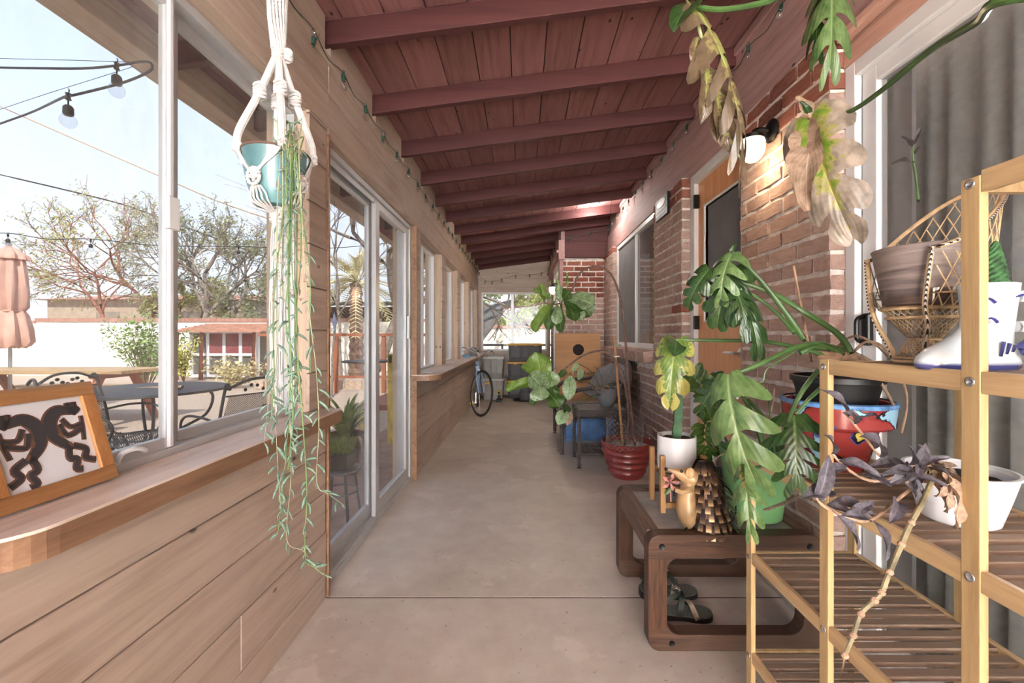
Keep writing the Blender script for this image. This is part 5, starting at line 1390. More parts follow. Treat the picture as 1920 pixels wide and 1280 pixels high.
def figure(mir, dv):
    X = (lambda x: 1.02-x) if mir else (lambda x: x)
    G = lambda L_: [(X(p[0]), p[1]+dv) for p in L_]
    parts_ = [(G([(.87, .83), (.70, .87), (.58, .74), (.60, .54), (.76, .36)]), .115, (.55, 1.2)),
              (G([(.84, .83), (.89, .85), (.93, .81)]), .10, (.8, 1.05)),
              (G([(.95, .76), (.94, .62), (.91, .44)]), .026, None),
              (G([(.68, .70), (.74, .54), (.92, .60)]), .042, None), (G([(.72, .76), (.80, .64), (.94, .66)]), .036, None),
              (G([(.72, .42), (.69, .26), (.77, .22), (.73, .11), (.80, .08)]), .055, None),
              (G([(.77, .40), (.90, .32), (.86, .22), (.93, .17), (.98, .15)]), .055, None)]
    for k in range(4):
        parts_.append((G([(.83+.028*k, .88), (.815+.034*k, .955)]), .018, None))
    for pts, wd, tp_ in parts_: stroke(pts, wd+.036, M_fig2, .0096, 'figure_outline', tp_)
    for pts, wd, tp_ in parts_: stroke(pts, wd, M_fig1, .0102, 'figure', tp_)
    for q in ((.66, .56), (.74, .42)): stroke(G([(q[0]-.01, q[1]+.03), (q[0]+.02, q[1]-.03)]), .035, M_fig2, .0107, 'figure_mark')
figure(False, -.02); figure(True, -.06)
MB().bar(ft(FW/2, .16, -.002), (-.953, .757+FW/2, .879), .02, .004, Vector((0, 1, 0))).build('easel_leg', M_frame, fr)

# ================================================================== wall sconces, plaque, ceiling fixture
M_glow = emis('lamp_glass_lit', (1, .88, .72), 1.1)
def sconce(name, c, label, energy):
    t = thing(name, c, label, 'lamp', 'outdoor wall lamps')
    c = Vector(c)
    MB().lathe([(.001, 0), (.052, 0), (.056, .008), (.050, .016), (.030, .024), (.001, .026)], (0, 0, 0), 28, fn=lambda p, a: c+Vector((-p.z, p.x, p.y))).build('back_plate', M_black, t, True)
    MB().tube(cat_rom([c+Vector((-.02, 0, 0)), c+Vector((-.06, 0, .005)), c+Vector((-.088, 0, -.005)), c+Vector((-.095, 0, -.02))], 5), .013, 10).build('arm', M_black, t, True)
    e_ = c+Vector((-.098, 0, -.015))
    MB().lathe([(.001, 0), (.030, -.002), (.050, -.012), (.050, -.036), (.045, -.038)], e_, 28).build('collar', M_black, t, True, angle=30)
    prof = []
    for k in range(33):
        q = k/32; r = .036*max(.02, math.sin(PI*(q*.60+.40)))**.55*(1+.0) + .0
        r = .056*math.sqrt(max(0.0, 1-((q-.30)/.71)**2))
        r *= 1+.035*(1 if k % 2 else -1)
        prof.append((max(.001, r), -.028-.108*q))
    MB().lathe(prof, e_, 28).build('ribbed_globe', M_glow, t, True)
    l = lamp(name+'_light', 'POINT', e_+Vector((-.02, 0, -.13)), (0, 0, 0), energy, (1, .78, .5), .02); l.location = Vector(e_)-ORG[t.name]+Vector((-.0, 0, -.17)); l.parent = t
sconce('wall_lamp', (XR+.0, 2.10, 2.185), 'lit black wall lamp with ribbed globe on the brick pier by the wooden door', 1.6)
sconce('wall_lamp', (.548, 6.56, 1.98), 'lit black wall lamp with ribbed globe at the far corner of the porch', 6.0)
pq = thing('wall_plaque', (XR-.012, 3.725, 2.20), 'small dark plaque with white oval and two lines of lettering on brick', 'sign')
M_plq = plain('plaque_face', (.32, .30, .30), .5)
MB().box((XR-.020, 3.565, 2.205), (XR-.004, 3.885, 2.385)).build('board', M_black, pq, bevel=.002)
MB().box((XR-.022, 3.57, 2.21), (XR-.020, 3.88, 2.38)).build('face', M_plq, pq)
MB().prism([(3.725+.105*math.cos(a), 2.333+.034*math.sin(a)) for a in [2*PI*k/28 for k in range(28)]], lambda y, z: (XR-.0245, y, z), lambda y, z: (XR-.022, y, z)).build('oval', M_white, pq)
def text(name, body, size, M, mat, par, ext=.0006):
    cu = bpy.data.curves.new(name, 'FONT'); cu.body = body; cu.size = size; cu.extrude = ext; cu.align_x = 'CENTER'; cu.align_y = 'CENTER'
    tmp = bpy.data.objects.new('tmp', cu); C.objects.link(tmp); bpy.context.view_layer.update()
    me = bpy.data.meshes.new_from_object(tmp.evaluated_get(bpy.context.evaluated_depsgraph_get()))
    bpy.data.objects.remove(tmp); me.name = name; me.materials.clear(); me.materials.append(mat)
    o = inst(name, me, par, None, M=M); return o
MX = Matrix(((0, 0, -1, 0), (-1, 0, 0, 0), (0, 1, 0, 0), (0, 0, 0, 1)))   # text facing -X
for body, z, sz in (('SECURED BY', 2.272, .046), ('ALARM', 2.232, .044)):
    M = Matrix.Translation((XR-.023, 3.725, z)) @ MX; 
# the plaque's lines are too small to read in the photograph: raised bars of broken strokes
for z, y0_, y1_ in ((2.276, 3.60, 3.86), (2.240, 3.63, 3.84)):
    y_ = y0_
    while y_ < y1_:
        w_ = R.uniform(.008, .02); MB().box((XR-.0235, y_, z-.011), (XR-.022, y_+w_, z+.011)).build('letter_stroke', plain('plaque_letter', (.72, .70, .68), .5) if 'plaque_letter' not in MATS else MATS['plaque_letter'], pq); y_ += w_+.006
cf = P(1113, 384, 5.55); cf.z = zr(cf.x)+.112
cl = thing('ceiling_fixture', cf, 'small round white ceiling fixture between the maroon rafters', 'ceiling fixture')
MB().lathe([(.001, -.035), (.04, -.034), (.058, -.022), (.065, -.006), (.065, 0), (.001, 0)], cf, 28).build('dome', M_white, cl, True)
MB().lathe([(.066, -.012), (.072, -.012), (.072, .0), (.066, 0)], cf, 28).build('trim_ring', M_alu, cl, True)
l_ = lamp('ceiling_fixture_light', 'POINT', (0, 0, -.10), (0, 0, 0), 12, (1, .95, .88), .05); l_.parent = cl  # added fill light under the fixture, which is itself unlit

# ================================================================== string lights indoors
def strand(name, pts, bulbs, label, up=()):
    t = thing(name, pts[0], label, 'string lights')
    pp = cat_rom(pts, 4)
    MB().tube(pp, .0022, 5).build('wire', M_green_w, t, True)
    k = 0
    sock = MB().lathe([(.001, .030), (.008, .030), (.009, .026), (.009, .004), (.011, .002), (.011, -.002), (.001, -.003)], (0, 0, 0), 12).tube(cat_rom([Vector((0, 0, .030)), Vector((.006, 0, .038)), Vector((0, 0, .046))], 3), .0022, 5).mesh('socket', True); sock.materials.append(M_green_w)
    pr = [(.008, -.002), (.010, -.008)]+[(.019*math.cos(a), -.026-.019*math.sin(a)) for a in [-.9+ (PI/2+.9)*q/9 for q in range(10)]]
    pr[-1] = (.0005, pr[-1][1])
    gl = MB().lathe(pr, (0, 0, 0), 14).mesh('glass_bulb', True); gl.materials.append(M_bulb)
    fi = MB().tube([(0, 0, -.003), (0, 0, -.022)], .003, 5).tube(cat_rom([Vector((-.005, 0, -.022)), Vector((0, 0, -.032)), Vector((.005, 0, -.022))], 3), .0012, 4).mesh('filament', True); fi.materials.append(M_webb)
    for i, q in enumerate(bulbs):
        M = Matrix.Translation(q)
        if i in up: M = M @ Matrix.Rotation(PI-.25, 4, 'X')
        else: M = M @ Matrix.Rotation(R.uniform(-.25, .25), 4, 'X') @ Matrix.Rotation(R.uniform(-.1, .3), 4, 'Y')
        s_ = inst('socket', sock, t, None, M=M); ORG[s_.name] = ORG[t.name]
        g_ = inst('glass_bulb', gl, t, None, M=M); ORG[g_.name] = ORG[t.name]
        inst('filament', fi, t, None, M=M)
    return t
ys = [1.52+.30*k for k in range(25)]
pts = []; bl = []
for k, y in enumerate(ys):
    pts += [Vector((-.872, y, 2.475+R.uniform(-.005, .008))), Vector((-.874, y+.15, 2.452+R.uniform(-.01, .01)))]
    bl.append(Vector((-.868, y, 2.438)))
strand('string_lights', pts, bl, 'green wired string lights with clear bulbs along the left pine header', up=(1, 4))
pts = []; bl = []
for k in range(17):
    y = 1.50+.30*k
    pts += [Vector((1.25, y, 2.80)), Vector((1.258, y+.15, 2.775))]; bl.append(Vector((1.236, y, 2.762)))
strand('string_lights', pts, bl, 'green wired string lights with clear bulbs along the right maroon beam')
pts = [Vector((1.24, 6.42, 2.76)), Vector((1.1, 6.40, 2.735)), Vector((.93, 6.41, 2.70)), Vector((.78, 6.41, 2.665)), Vector((.60, 6.42, 2.63)), Vector((.52, 6.46, 2.60)), Vector((.51, 7.4, 2.57)), Vector((.50, 8.4, 2.52)), Vector((.46, 8.84, 2.50)), Vector((.2, 8.86, 2.44)), Vector((-.1, 8.86, 2.44)), Vector((-.4, 8.86, 2.36)), Vector((-.7, 8.86, 2.30)), Vector((-.86, 8.85, 2.40))]
bl = [Vector((1.0, 6.40, 2.69)), Vector((.70, 6.41, 2.62)), Vector((.505, 6.9, 2.56)), Vector((.505, 7.4, 2.54)), Vector((.50, 7.9, 2.53)), Vector((.38, 8.86, 2.46)), Vector((.14, 8.86, 2.42)), Vector((-.14, 8.86, 2.40)), Vector((-.42, 8.86, 2.33)), Vector((-.62, 8.86, 2.28)), Vector((-.76, 8.86, 2.29))]
strand('string_lights', pts, bl, 'string lights with clear bulbs crossing the return beam and far pine wall')
# ================================================================== RED POT with fiddle leaf fig
RC = (.895, 3.76, 0)
rp_ = thing('ribbed_pot', RC, 'red glazed ribbed pot holding a bare stemmed fiddle-leaf fig and wooden stake', 'potted plant')
prof = [(.001, 0), (.125, 0), (.135, .012)]
for k in range(4):
    z = .03+k*.055; r = .140+.018*k
    prof += [(r, z), (r+.022, z+.024), (r+.020, z+.042), (r+.012, z+.052)]
prof += [(.212, .255), (.219, .270), (.219, .300), (.213, .306), (.205, .304), (.203, .27), (.12, .03), (.001, .03)]
MB().lathe(prof, RC, 44).build('pot_body', M_redglaze, rp_, True, angle=40)
MB().lathe([(.001, .262), (.2, .258)], RC, 28).build('soil', M_concrete, rp_)
YF = 3.7
s1 = [(1192, 842, 3.74), (1183, 770, 3.74), (1177, 700, 3.72), (1172, 630, 3.7), (1165, 570, 3.68), (1152, 525, 3.66), (1132, 502, 3.64), (1105, 501, 3.62), (1085, 515, 3.6), (1074, 540, 3.58), (1060, 558, 3.56), (1045, 570, 3.55), (1020, 568, 3.54)]
s2 = [(1166, 850, 3.72), (1178, 800, 3.73), (1176, 745, 3.72), (1165, 700, 3.7), (1150, 672, 3.68), (1128, 658, 3.66), (1098, 664, 3.62), (1070, 682, 3.58), (1040, 712, 3.54), (1024, 738, 3.5)]
stem(rp_, s1, [.011, .007], M_bark, 'trunk'); stem(rp_, s2, [.010, .008], M_bark, 'trunk')
MB().bar(P(1168, 842, 3.70), P(1151, 632, 3.70), .017, .017).build('stake', M_stand, rp_)
MB().tube(ringpts(P(1158, 647, 3.70), .028, 0, 12), .006, 6).build('tie', plain('green_tie', (.55, .70, .58), .7), rp_, True)
MB().tube(ringpts(P(1156, 668, 3.70), .022, 0, 12), .005, 6).build('tie', plain('white_tie', (.80, .84, .80), .7), rp_, True)
tag(MB().tube([P(1150, 340, 4.1), P(1134, 500, 3.65)], .0015, 4).build('green_cord', M_green_w, rp_), None)
for pb, pt_, ki, yb, yt, sd, ws_ in (
    ((1040, 566), (1002, 622), 2, 3.54, 3.46, (-.6, 0, .4), .8), ((1038, 565), (1000, 545), 2, 3.54, 3.5, (0, 0, 1), .8), ((1020, 568), (1012, 532), 2, 3.54, 3.5, (.6, 0, .3), 1.0),
    ((1046, 572), (1027, 618), 0, 3.54, 3.48, (-.2, 0, .3), .75), ((1046, 572), (1043, 608), 1, 3.53, 3.45, (.1, 0, .3), .8), ((1052, 570), (1053, 622), 0, 3.55, 3.5, (-.8, 0, .3), .8),
    ((1060, 562), (1078, 602), 0, 3.55, 3.46, (.5, 0, .5), 1.0), ((1066, 556), (1112, 572), 1, 3.56, 3.46, (.2, 0, .6), 1.3), ((1070, 552), (1108, 592), 0, 3.58, 3.52, (.3, 0, .2), 1.2),
    ((1056, 562), (1068, 545), 0, 3.54, 3.46, (.2, 0, .5), 1.6), ((1050, 568), (1049, 534), 1, 3.54, 3.52, (-.5, 0, 0), .8), ((1040, 566), (1044, 524), 2, 3.54, 3.54, (.9, 0, 0), .5),
    ((1062, 543), (1061, 512), 2, 3.57, 3.57, (.9, 0, 0), .5), ((1062, 566), (1092, 600), 1, 3.57, 3.5, (.4, 0, .3), .9),
    ((1024, 738), (1005, 660), 2, 3.5, 3.40, (-.2, 0, .5), 1.1), ((1018, 722), (978, 686), 2, 3.48, 3.40, (.2, 0, .9), .9), ((1014, 712), (950, 732), 2, 3.46, 3.38, (.1, 0, .9), .75),
    ((1024, 728), (1036, 696), 1, 3.48, 3.40, (.3, 0, .5), 1.4), ((1018, 728), (992, 702), 1, 3.46, 3.38, (-.2, 0, .6), 1.5), ((1012, 722), (1016, 750), 1, 3.42, 3.34, (0, 0, .3), 1.5),
    ((1008, 722), (998, 760), 0, 3.44, 3.40, (-.6, 0, .2), .8), ((1022, 728), (1050, 764), 0, 3.48, 3.38, (.2, 0, .4), 1.25), ((1032, 716), (1042, 740), 0, 3.5, 3.44, (.5, 0, .2), 1.3),
    ((1040, 712), (1062, 696), 0, 3.54, 3.5, (0, 0, .8), .9), ((1008, 724), (1004, 752), 1, 3.42, 3.36, (0, 0, .4), 1.3)):
    leaf(rp_, FIG[ki], pb, pt_, yb, yt, sd, ws_)
for p in ((1034, 694), (1040, 690)):
    pass
MB().tube([P(1033, 700, 3.5), P(1040, 690, 3.5), P(1047, 688, 3.5)], [.006, .001], 5).build('leaf_bud', L_figl, rp_, True)
# chicken wire cylinder
mb = MB(); cw = Vector((.845, 3.62, 0)); 
WR, WZ0, WH = .150, .27, .255
nc = 22; hx = 2*PI/nc; rowh = .020
def wp(i, j): return i, j
for j in range(12):
    z = WZ0+j*rowh*1.05
    for i in range(nc):
        a0 = i*hx+(hx/2 if j % 2 else 0)
        bul = 1+.05*math.sin(a0*3+j*.3)
        q = lambda a, zz: Vector((cw.x+WR*bul*math.cos(a), cw.y+.02+WR*bul*math.sin(a)*.9, zz+.006*math.sin(a*4)))
        mb.tube([q(a0, z), q(a0, z+rowh*.45)], .0019, 4, cap=False)
        mb.tube([q(a0, z+rowh*.45), q(a0+hx/2, z+rowh*1.05)], .0019, 4, cap=False)
        mb.tube([q(a0, z+rowh*.45), q(a0-hx/2, z+rowh*1.05)], .0019, 4, cap=False)
tag(mb.build('chicken_wire', M_chrome, rp_), kind='stuff')

# ================================================================== WICKER chair, side table
m, n, b = nodes('dark_wicker'); v = mapping(n, (1, 1, 1)); wx = n.nodes.new('ShaderNodeTexWave'); wx.inputs['Scale'].default_value = 38; wx.bands_direction = 'Z'; wx.inputs['Distortion'].default_value = 1.5
n.links.new(v, wx.inputs['Vector']); wy = n.nodes.new('ShaderNodeTexWave'); wy.inputs['Scale'].default_value = 34; wy.bands_direction = 'DIAGONAL'; n.links.new(v, wy.inputs['Vector'])
mm = n.nodes.new('ShaderNodeMath'); mm.operation = 'MULTIPLY'; n.links.new(wx.outputs['Fac'], mm.inputs[0]); n.links.new(wy.outputs['Fac'], mm.inputs[1])
n.links.new(ramp(n, mm.outputs[0], [(0, (.22, .20, .19)), (.6, (.50, .46, .44))]), b.inputs['Base Color']); setv(b, rough=.7); bump(n, b, mm.outputs[0], .8, .01)
M_wick = m
M_wickg = plain('wicker_faded', (.52, .49, .47), .8, 0, .2, 60, .5)
ch = thing('wicker_chair', (.72, 4.95, 0), 'dark wicker armchair with curved arms and faded seat against the brick wall', 'chair')
FZ = .40
MB().box((.38, 4.50, FZ-.05), (1.02, 5.40, FZ)).build('seat', M_wickg, ch, bevel=.015)
for y in (4.46, 5.44):
    MB().tube(cat_rom([Vector((.40, y, .0)), Vector((.40, y, .22)), Vector((.40, y, .44)), Vector((.43, y, .56)), Vector((.52, y, .635)), Vector((.66, y, .665)), Vector((.82, y, .68)), Vector((1.0, y, .74))], 6), .022, 10).build('arm', M_wick, ch, True)
    MB().tube([(.40, y, 0), (.40, y, .03)], .028, 10).build('foot', M_wickg, ch, True)
    MB().tube(cat_rom([Vector((1.02, y, .72)), Vector((1.0, y, .40)), Vector((.98, y, .18)), Vector((1.03, y, 0))], 5), .020, 10).build('leg', M_wick, ch, True)
    MB().tube([(.42, y, FZ-.03), (1.0, y, FZ-.03)], .018, 8).build('side_rail', M_wick, ch, True)
    MB().tube(cat_rom([Vector((.41, y, .22)), Vector((.46, y, .33)), Vector((.58, y, .36))], 4), .010, 6).build('curved_brace', M_wick, ch, True)
MB().tube([(.40, 4.46, FZ-.03), (.40, 5.44, FZ-.03)], .018, 8).build('front_rail', M_wick, ch, True)
# slanted rounded back
bk = MB(); nb = 18
outl = []
for k in range(nb+1):
    a = PI*k/nb; outl.append((4.95-.50*math.cos(a)*(1 if True else 0), .62+.50*math.sin(a)**.75*1.0 if 0 < k < nb else .62))
poly = [(4.45, .40)]+[(y, .62+ (z-.62)*.72) for y, z in outl]+[(5.45, .40)]
def bx_(y, z, d): return (1.0+.13*(z-.40)/.6+d, y, z)
bk.prism(poly, lambda y, z: bx_(y, z, .0), lambda y, z: bx_(y, z, .035)).build('backrest', M_wick, ch, bevel=.01)
MB().tube([Vector(bx_(y, z, .017)) for y, z in poly], .022, 8).build('back_rim', M_wick, ch, True)
# its grey cushion like woven panel tipped toward the room
cu = thing('seat_cushion', (.82, 4.78, FZ), 'grey ribbed cushion leaning in the wicker chair', 'cushion')
mb = MB(); M = Matrix.Translation((.93, 4.85, .70)) @ Matrix.Rotation(math.radians(22), 4, 'Z') @ Matrix.Rotation(math.radians(38), 4, 'Y')
for k in range(15):
    y = -.29+k*.0414; r_ = .028
    mb.tube([M @ Vector((0, y, -.24+.04*abs(k-7)/7)), M @ Vector((.012, y, 0)), M @ Vector((0, y, .24-.10*(abs(k-7)/7)**2))], [.018, .026, .018], 8)
mb.build('ribbed_pad', plain('grey_fabric', (.46, .45, .45), .9, 0, .12, 50, .4), cu, True)
# side table
st_ = thing('side_table', (.73, 4.17, 0), 'small wicker side table with crosswise lower shelf beside the chair', 'table')
A0, A1, B0, B1, SH = .50, .95, 3.97, 4.38, .525
MB().box((A0, B0, SH-.03), (A1, B1, SH)).build('tabletop', M_wickg, st_, bevel=.006)
MB().box((A0-.008, B0-.008, SH-.055), (A1+.008, B0+.012, SH+.004)).box((A0-.008, B1-.012, SH-.055), (A1+.008, B1+.008, SH+.004)).box((A0-.008, B0, SH-.055), (A0+.012, B1, SH+.004)).box((A1-.012, B0, SH-.055), (A1+.008, B1, SH+.004)).build('apron', M_wick, st_, bevel=.004)
for x_ in (A0+.015, A1-.015):
    for y_ in (B0+.015, B1-.015):
        MB().tube([(x_, y_, .0), (x_, y_, .03), (x_, y_, .032), (x_, y_, SH-.05)], [.024, .024, .016, .016], 10).build('leg', M_wick, st_, True)
mb = MB()
for k in range(13):
    for s_ in (-1, 1):
        x0_ = A0-.3+k*.062
        p0 = Vector((x0_, B0+.02, .115)); p1 = Vector((x0_+s_*.30, B1-.02, .115))
        if s_ < 0: p0.x += .3; p1.x += .3
        def clampx(p, q):
            d = q-p; t0, t1 = 0, 1
            for lo, hi in ((A0+.02, A1-.02),):
                if abs(d.x) > 1e-6:
                    a_ = (lo-p.x)/d.x; b_ = (hi-p.x)/d.x; t0 = max(t0, min(a_, b_)); t1 = min(t1, max(a_, b_))
            return (p+d*t0, p+d*t1) if t1 > t0+.02 else None
        r_ = clampx(p0, p1)
        if r_: mb.tube(list(r_), .006, 5)
tag(mb.build('lattice_shelf', M_wick, st_, True), kind='stuff')
MB().box((A0+.01, B0+.005, .105), (A1-.01, B0+.025, .135)).box((A0+.01, B1-.025, .105), (A1-.01, B1-.005, .135)).box((A0+.005, B0+.01, .105), (A0+.025, B1-.01, .135)).box((A1-.025, B0+.01, .105), (A1-.005, B1-.01, .135)).build('shelf_frame', M_wick, st_, bevel=.004)
GP = (.80, 4.17, SH+.004)
gpl = pot('round_grey_pot', GP, [(.055, 0), (.060, .005), (.088, .06), (.102, .12), (.106, .172), (.108, .178), (.105, .18)], M_greypot, 'round grey pot with sprawling patterned leaves on the wicker side table', 'potted plant', soil=(.165, .098))
for pts in ([(1128, 732, 4.15), (1115, 705, 4.1), (1100, 690, 4.05), (1080, 680, 4.0)], [(1128, 735, 4.12), (1105, 718, 4.0), (1085, 714, 3.95), (1066, 712, 3.9)], [(1128, 738, 4.1), (1100, 752, 3.95), (1075, 765, 3.85), (1062, 772, 3.8)], [(1126, 738, 4.1), (1098, 745, 4), (1080, 755, 3.9), (1066, 762, 3.85)], [(1130, 730, 4.1), (1125, 700, 4.1), (1113, 685, 4.1)], [(1130, 735, 4.1), (1120, 722, 4.05), (1140, 718, 4.05), (1150, 725, 4.05)]):
    stem(gpl, pts, [.004, .0025], M_stemp, 'stem')
leaf(gpl, LPRA, (1070, 704), (1065, 750), 3.9, 3.85, (0, 0, .2), 1.3); leaf(gpl, LPRA, (1090, 690), (1084, 712), 4.0, 3.95, (.5, 0, .2), 1.2)
leaf(gpl, LPRA, (1084, 680), (1072, 696), 4.0, 3.95, (.5, 0, .2), 1.0); leaf(gpl, LPRA, (1062, 768), (1046, 795), 3.8, 3.75, (0, 0, .4), 1.8)
leaf(gpl, LDRY, (1066, 770), (1064, 798), 3.82, 3.8, (0, 0, .4), 3.0, 'withered_leaf'); leaf(gpl, MONs, (1064, 772), (1058, 756), 3.8, 3.76, (0, 0, .4), 1.3)
for px in (1118, 1124, 1134, 1140):
    stem(gpl, [(px, 735, 4.08), (px-6, 728, 4.03), (px-2+R.uniform(-8, 10), 722, 4.0), (px+8, 730, 4.0)], .003, M_dry, 'dry_root', n=5)
# blue tarp bag under the chair
tg = thing('tarp_bag', (.80, 5.25, 0), 'folded blue tarp bag pushed under the wicker chair', 'bag')
mb = MB(); NX, NY = 14, 8
r_ = random.Random(3)
bmx = bmesh.new(); bmesh.ops.create_cube(bmx, size=1); bmesh.ops.subdivide_edges(bmx, edges=bmx.edges[:], cuts=5, use_grid_fill=True)
for v_ in bmx.verts:
    c = v_.co; nv = mnoise.noise(Vector((c.x*3, c.y*3, c.z*4)))*.10
    c.x = c.x*.60*(1-.15*max(0, c.z))+nv*.3; c.y = c.y*.42*(1-.25*max(0, c.z))+nv*.3; c.z = (c.z+.5)*.30+(nv*.3 if c.z > .2 else 0)
    c += Vector((.80, 5.22, .0))-Vector((.80, 5.25, 0))
me = bpy.data.meshes.new('tarp'); bmx.to_mesh(me); bmx.free(); me.materials.append(M_tarp)
inst('folded_tarp', me, tg, (.80, 5.25, .001))
bpy.data.objects['folded_tarp'].location = (0, 0, .001)

# ================================================================== board game panel with round hole
bo_ = thing('bean_bag_board', (.755, 5.98, 0), 'plywood bean bag toss board with round hole and dark lettering', 'game board')
BX0, BX1, BZT = .452, 1.063, 1.243
lean_ = math.radians(6)
def bp(u, v_, d=0):  # u across X, v up the board
    return Vector((u, 5.88+v_*math.sin(lean_)*.9+d, v_*math.cos(lean_)))
hc_ = ((BX0+BX1)/2+.005, 1.02); hr = .078
mb = MB(); nh = 32
outer = []
for k in range(nh):
    a = 2*PI*k/nh; dx, dz = math.cos(a), math.sin(a)
    t = min(((BX1-hc_[0])/dx if dx > 0 else (BX0-hc_[0])/dx) if abs(dx) > 1e-6 else 9, ((BZT-hc_[1])/dz if dz > 0 else (.0-hc_[1])/dz) if abs(dz) > 1e-6 else 9)
    outer.append((hc_[0]+dx*t, hc_[1]+dz*t))
# make sure the corners are present
corners = [(BX1, BZT), (BX0, BZT), (BX0, 0), (BX1, 0)]
for d_ in (0, .018):
    for k in range(nh):
        a = 2*PI*k/nh; mb.v.append(bp(hc_[0]+hr*math.cos(a), hc_[1]+hr*math.sin(a), d_))
    for p in outer: mb.v.append(bp(p[0], p[1], d_))
    for p in corners: mb.v.append(bp(p[0], p[1], d_))
o2 = 2*nh+4
def edge_id(p):
    return 'R' if abs(p[0]-BX1) < 1e-5 else 'L' if abs(p[0]-BX0) < 1e-5 else 'T' if abs(p[1]-BZT) < 1e-5 else 'B'
for k in range(nh):
    q = (k+1) % nh
    e1, e2 = edge_id(outer[k]), edge_id(outer[q])
    if e1 == e2:
        mb.f += [(k, q, nh+q, nh+k)[::-1], (o2+k, o2+q, o2+nh+q, o2+nh+k), (nh+k, nh+q, o2+nh+q, o2+nh+k)]
    else:
        ci = {('R', 'T'): 0, ('T', 'L'): 1, ('L', 'B'): 2, ('B', 'R'): 3}[(e1, e2)]
        c_ = 2*nh+ci
        mb.f += [(k, q, nh+q, c_, nh+k)[::-1], (o2+k, o2+q, o2+nh+q, o2+c_, o2+nh+k), (nh+k, c_, o2+c_, o2+nh+k), (c_, nh+q, o2+nh+q, o2+c_)]
    mb.f.append((k, o2+k, o2+q, q))
mb.build('panel', M_ply, bo_)
for x_ in (BX0+.0, BX1-.018):
    MB().bar(bp(x_+.009, .0, .055), bp(x_+.009, BZT, .055), .018, .08, Vector((0, 1, 0))).build('side_rail', M_ply, bo_)
M_ink = plain('dark_ink', (.20, .18, .20), .6)
MT = lambda u, v_: Matrix.Translation(bp(u, v_, -.002)) @ Matrix.Rotation(PI/2-lean_, 4, 'X')
text('lettering', 'The Burberts', .092, MT((BX0+BX1)/2+.015, .70), M_ink, bo_)
text('lettering', '7  ·  20', .075, MT((BX0+BX1)/2-.05, .59), M_ink, bo_)
# dark boards behind it
db = thing('dark_panel', (.97, 6.15, 0), 'dark panel standing behind the plywood game board', 'board')
MB().bar((.79, 6.20, 0), (.79, 6.32, 1.20), .62, .03, Vector((0, 1, 0))).build('panel', plain('dark_brown_board', (.14, .09, .08), .7), db)

# ================================================================== storage bins
def bin_(name, x0, x1, y0, y1, z0, h, mat, lid, label, group=None, gl=False):
    t = thing(name, ((x0+x1)/2, (y0+y1)/2, z0), label, 'storage bin', group)
    tp = .03; mb = MB()
    mb.v = [Vector(p) for p in ((x0+tp, y0+tp, z0), (x1-tp, y0+tp, z0), (x1-tp, y1-tp, z0), (x0+tp, y1-tp, z0), (x0, y0, z0+h-.03), (x1, y0, z0+h-.03), (x1, y1, z0+h-.03), (x0, y1, z0+h-.03))]
    mb.f = [(0, 3, 2, 1), (4, 5, 6, 7), (0, 1, 5, 4), (1, 2, 6, 5), (2, 3, 7, 6), (3, 0, 4, 7)]
    mb.build('tub', mat, t, bevel=.012)
    wd = x1-x0
    for f0, f1 in ((.08, .36), (.42, .60), (.66, .92)):
        MB().box((x0+wd*f0, y0+.0, z0+h*.22), (x0+wd*f1, y0+.02, z0+h-.05)).build('raised_panel', mat, t, bevel=.006)
    MB().box((x0-.018, y0-.018, z0+h-.034), (x1+.018, y1+.018, z0+h-.006)).box((x0+.02, y0+.02, z0+h-.006), (x1-.02, y1-.02, z0+h)).build('lid', lid, t, bevel=.007)
    for f in (.18, .78): MB().box((x0+wd*f, y0-.026, z0+h-.05), (x0+wd*(f+.07), y0-.016, z0+h-.012)).build('latch', lid, t, bevel=.003)
    return t
for k, lb in enumerate(('charcoal storage bin with yellow lid, lowest of the stack of three', 'charcoal storage bin with yellow lid, middle of the stack of three', 'charcoal storage bin with yellow lid, topmost of the stack of three')):
    bin_('storage_bin', -.30+.01*k, .40-.012*k, 8.40, 8.82, .352*k, .352, M_bin_b, M_bin_y, lb, 'yellow lidded storage bins')
for k, lb in enumerate(('grey plastic storage bin, lower of the two behind the bicycle', 'grey plastic storage bin, upper of the two behind the bicycle')):
    bin_('storage_bin', -.76, -.36, 8.18, 8.75, .405*k, .405, M_bin_g, M_bin_l, lb, 'grey storage bins')
tray = thing('black_tray', (.0, 8.22, 0), 'flat black tray on the floor before the storage bins', 'tray')
MB().lathe([(.001, 0), (.19, 0), (.21, .025), (.205, .025), (.185, .006), (.001, .006)], (.06, 8.15, 0), 24, fn=lambda p, a: Vector((p.x*1.2, p.y*.8, p.z))).build('tray_body', M_blackpot, tray, True)
tub = pot('grey_tub', (.05, 8.15, .0075), [(.10, 0), (.105, .005), (.135, .11), (.14, .115), (.14, .122)], M_greypot, 'small grey round tub standing in the black tray', 'tub', wall=.005)
tl = thing('cordless_drill', (-.43, 8.0, 0), 'black and yellow cordless drill standing on the floor by the grey bins', 'power tool')
MB().box((-.485, 7.93, 0), (-.375, 8.05, .055)).build('battery', M_black, tl, bevel=.008)
MB().box((-.455, 7.96, .055), (-.405, 8.01, .15)).build('grip', M_black, tl, bevel=.01)
MB().tube([(-.43, 8.03, .175), (-.43, 7.88, .175)], .034, 12).build('motor_housing', M_yellow, tl, True)
MB().tube([(-.43, 7.88, .175), (-.43, 7.82, .175)], [.024, .016], 12).build('chuck', M_black, tl, True)
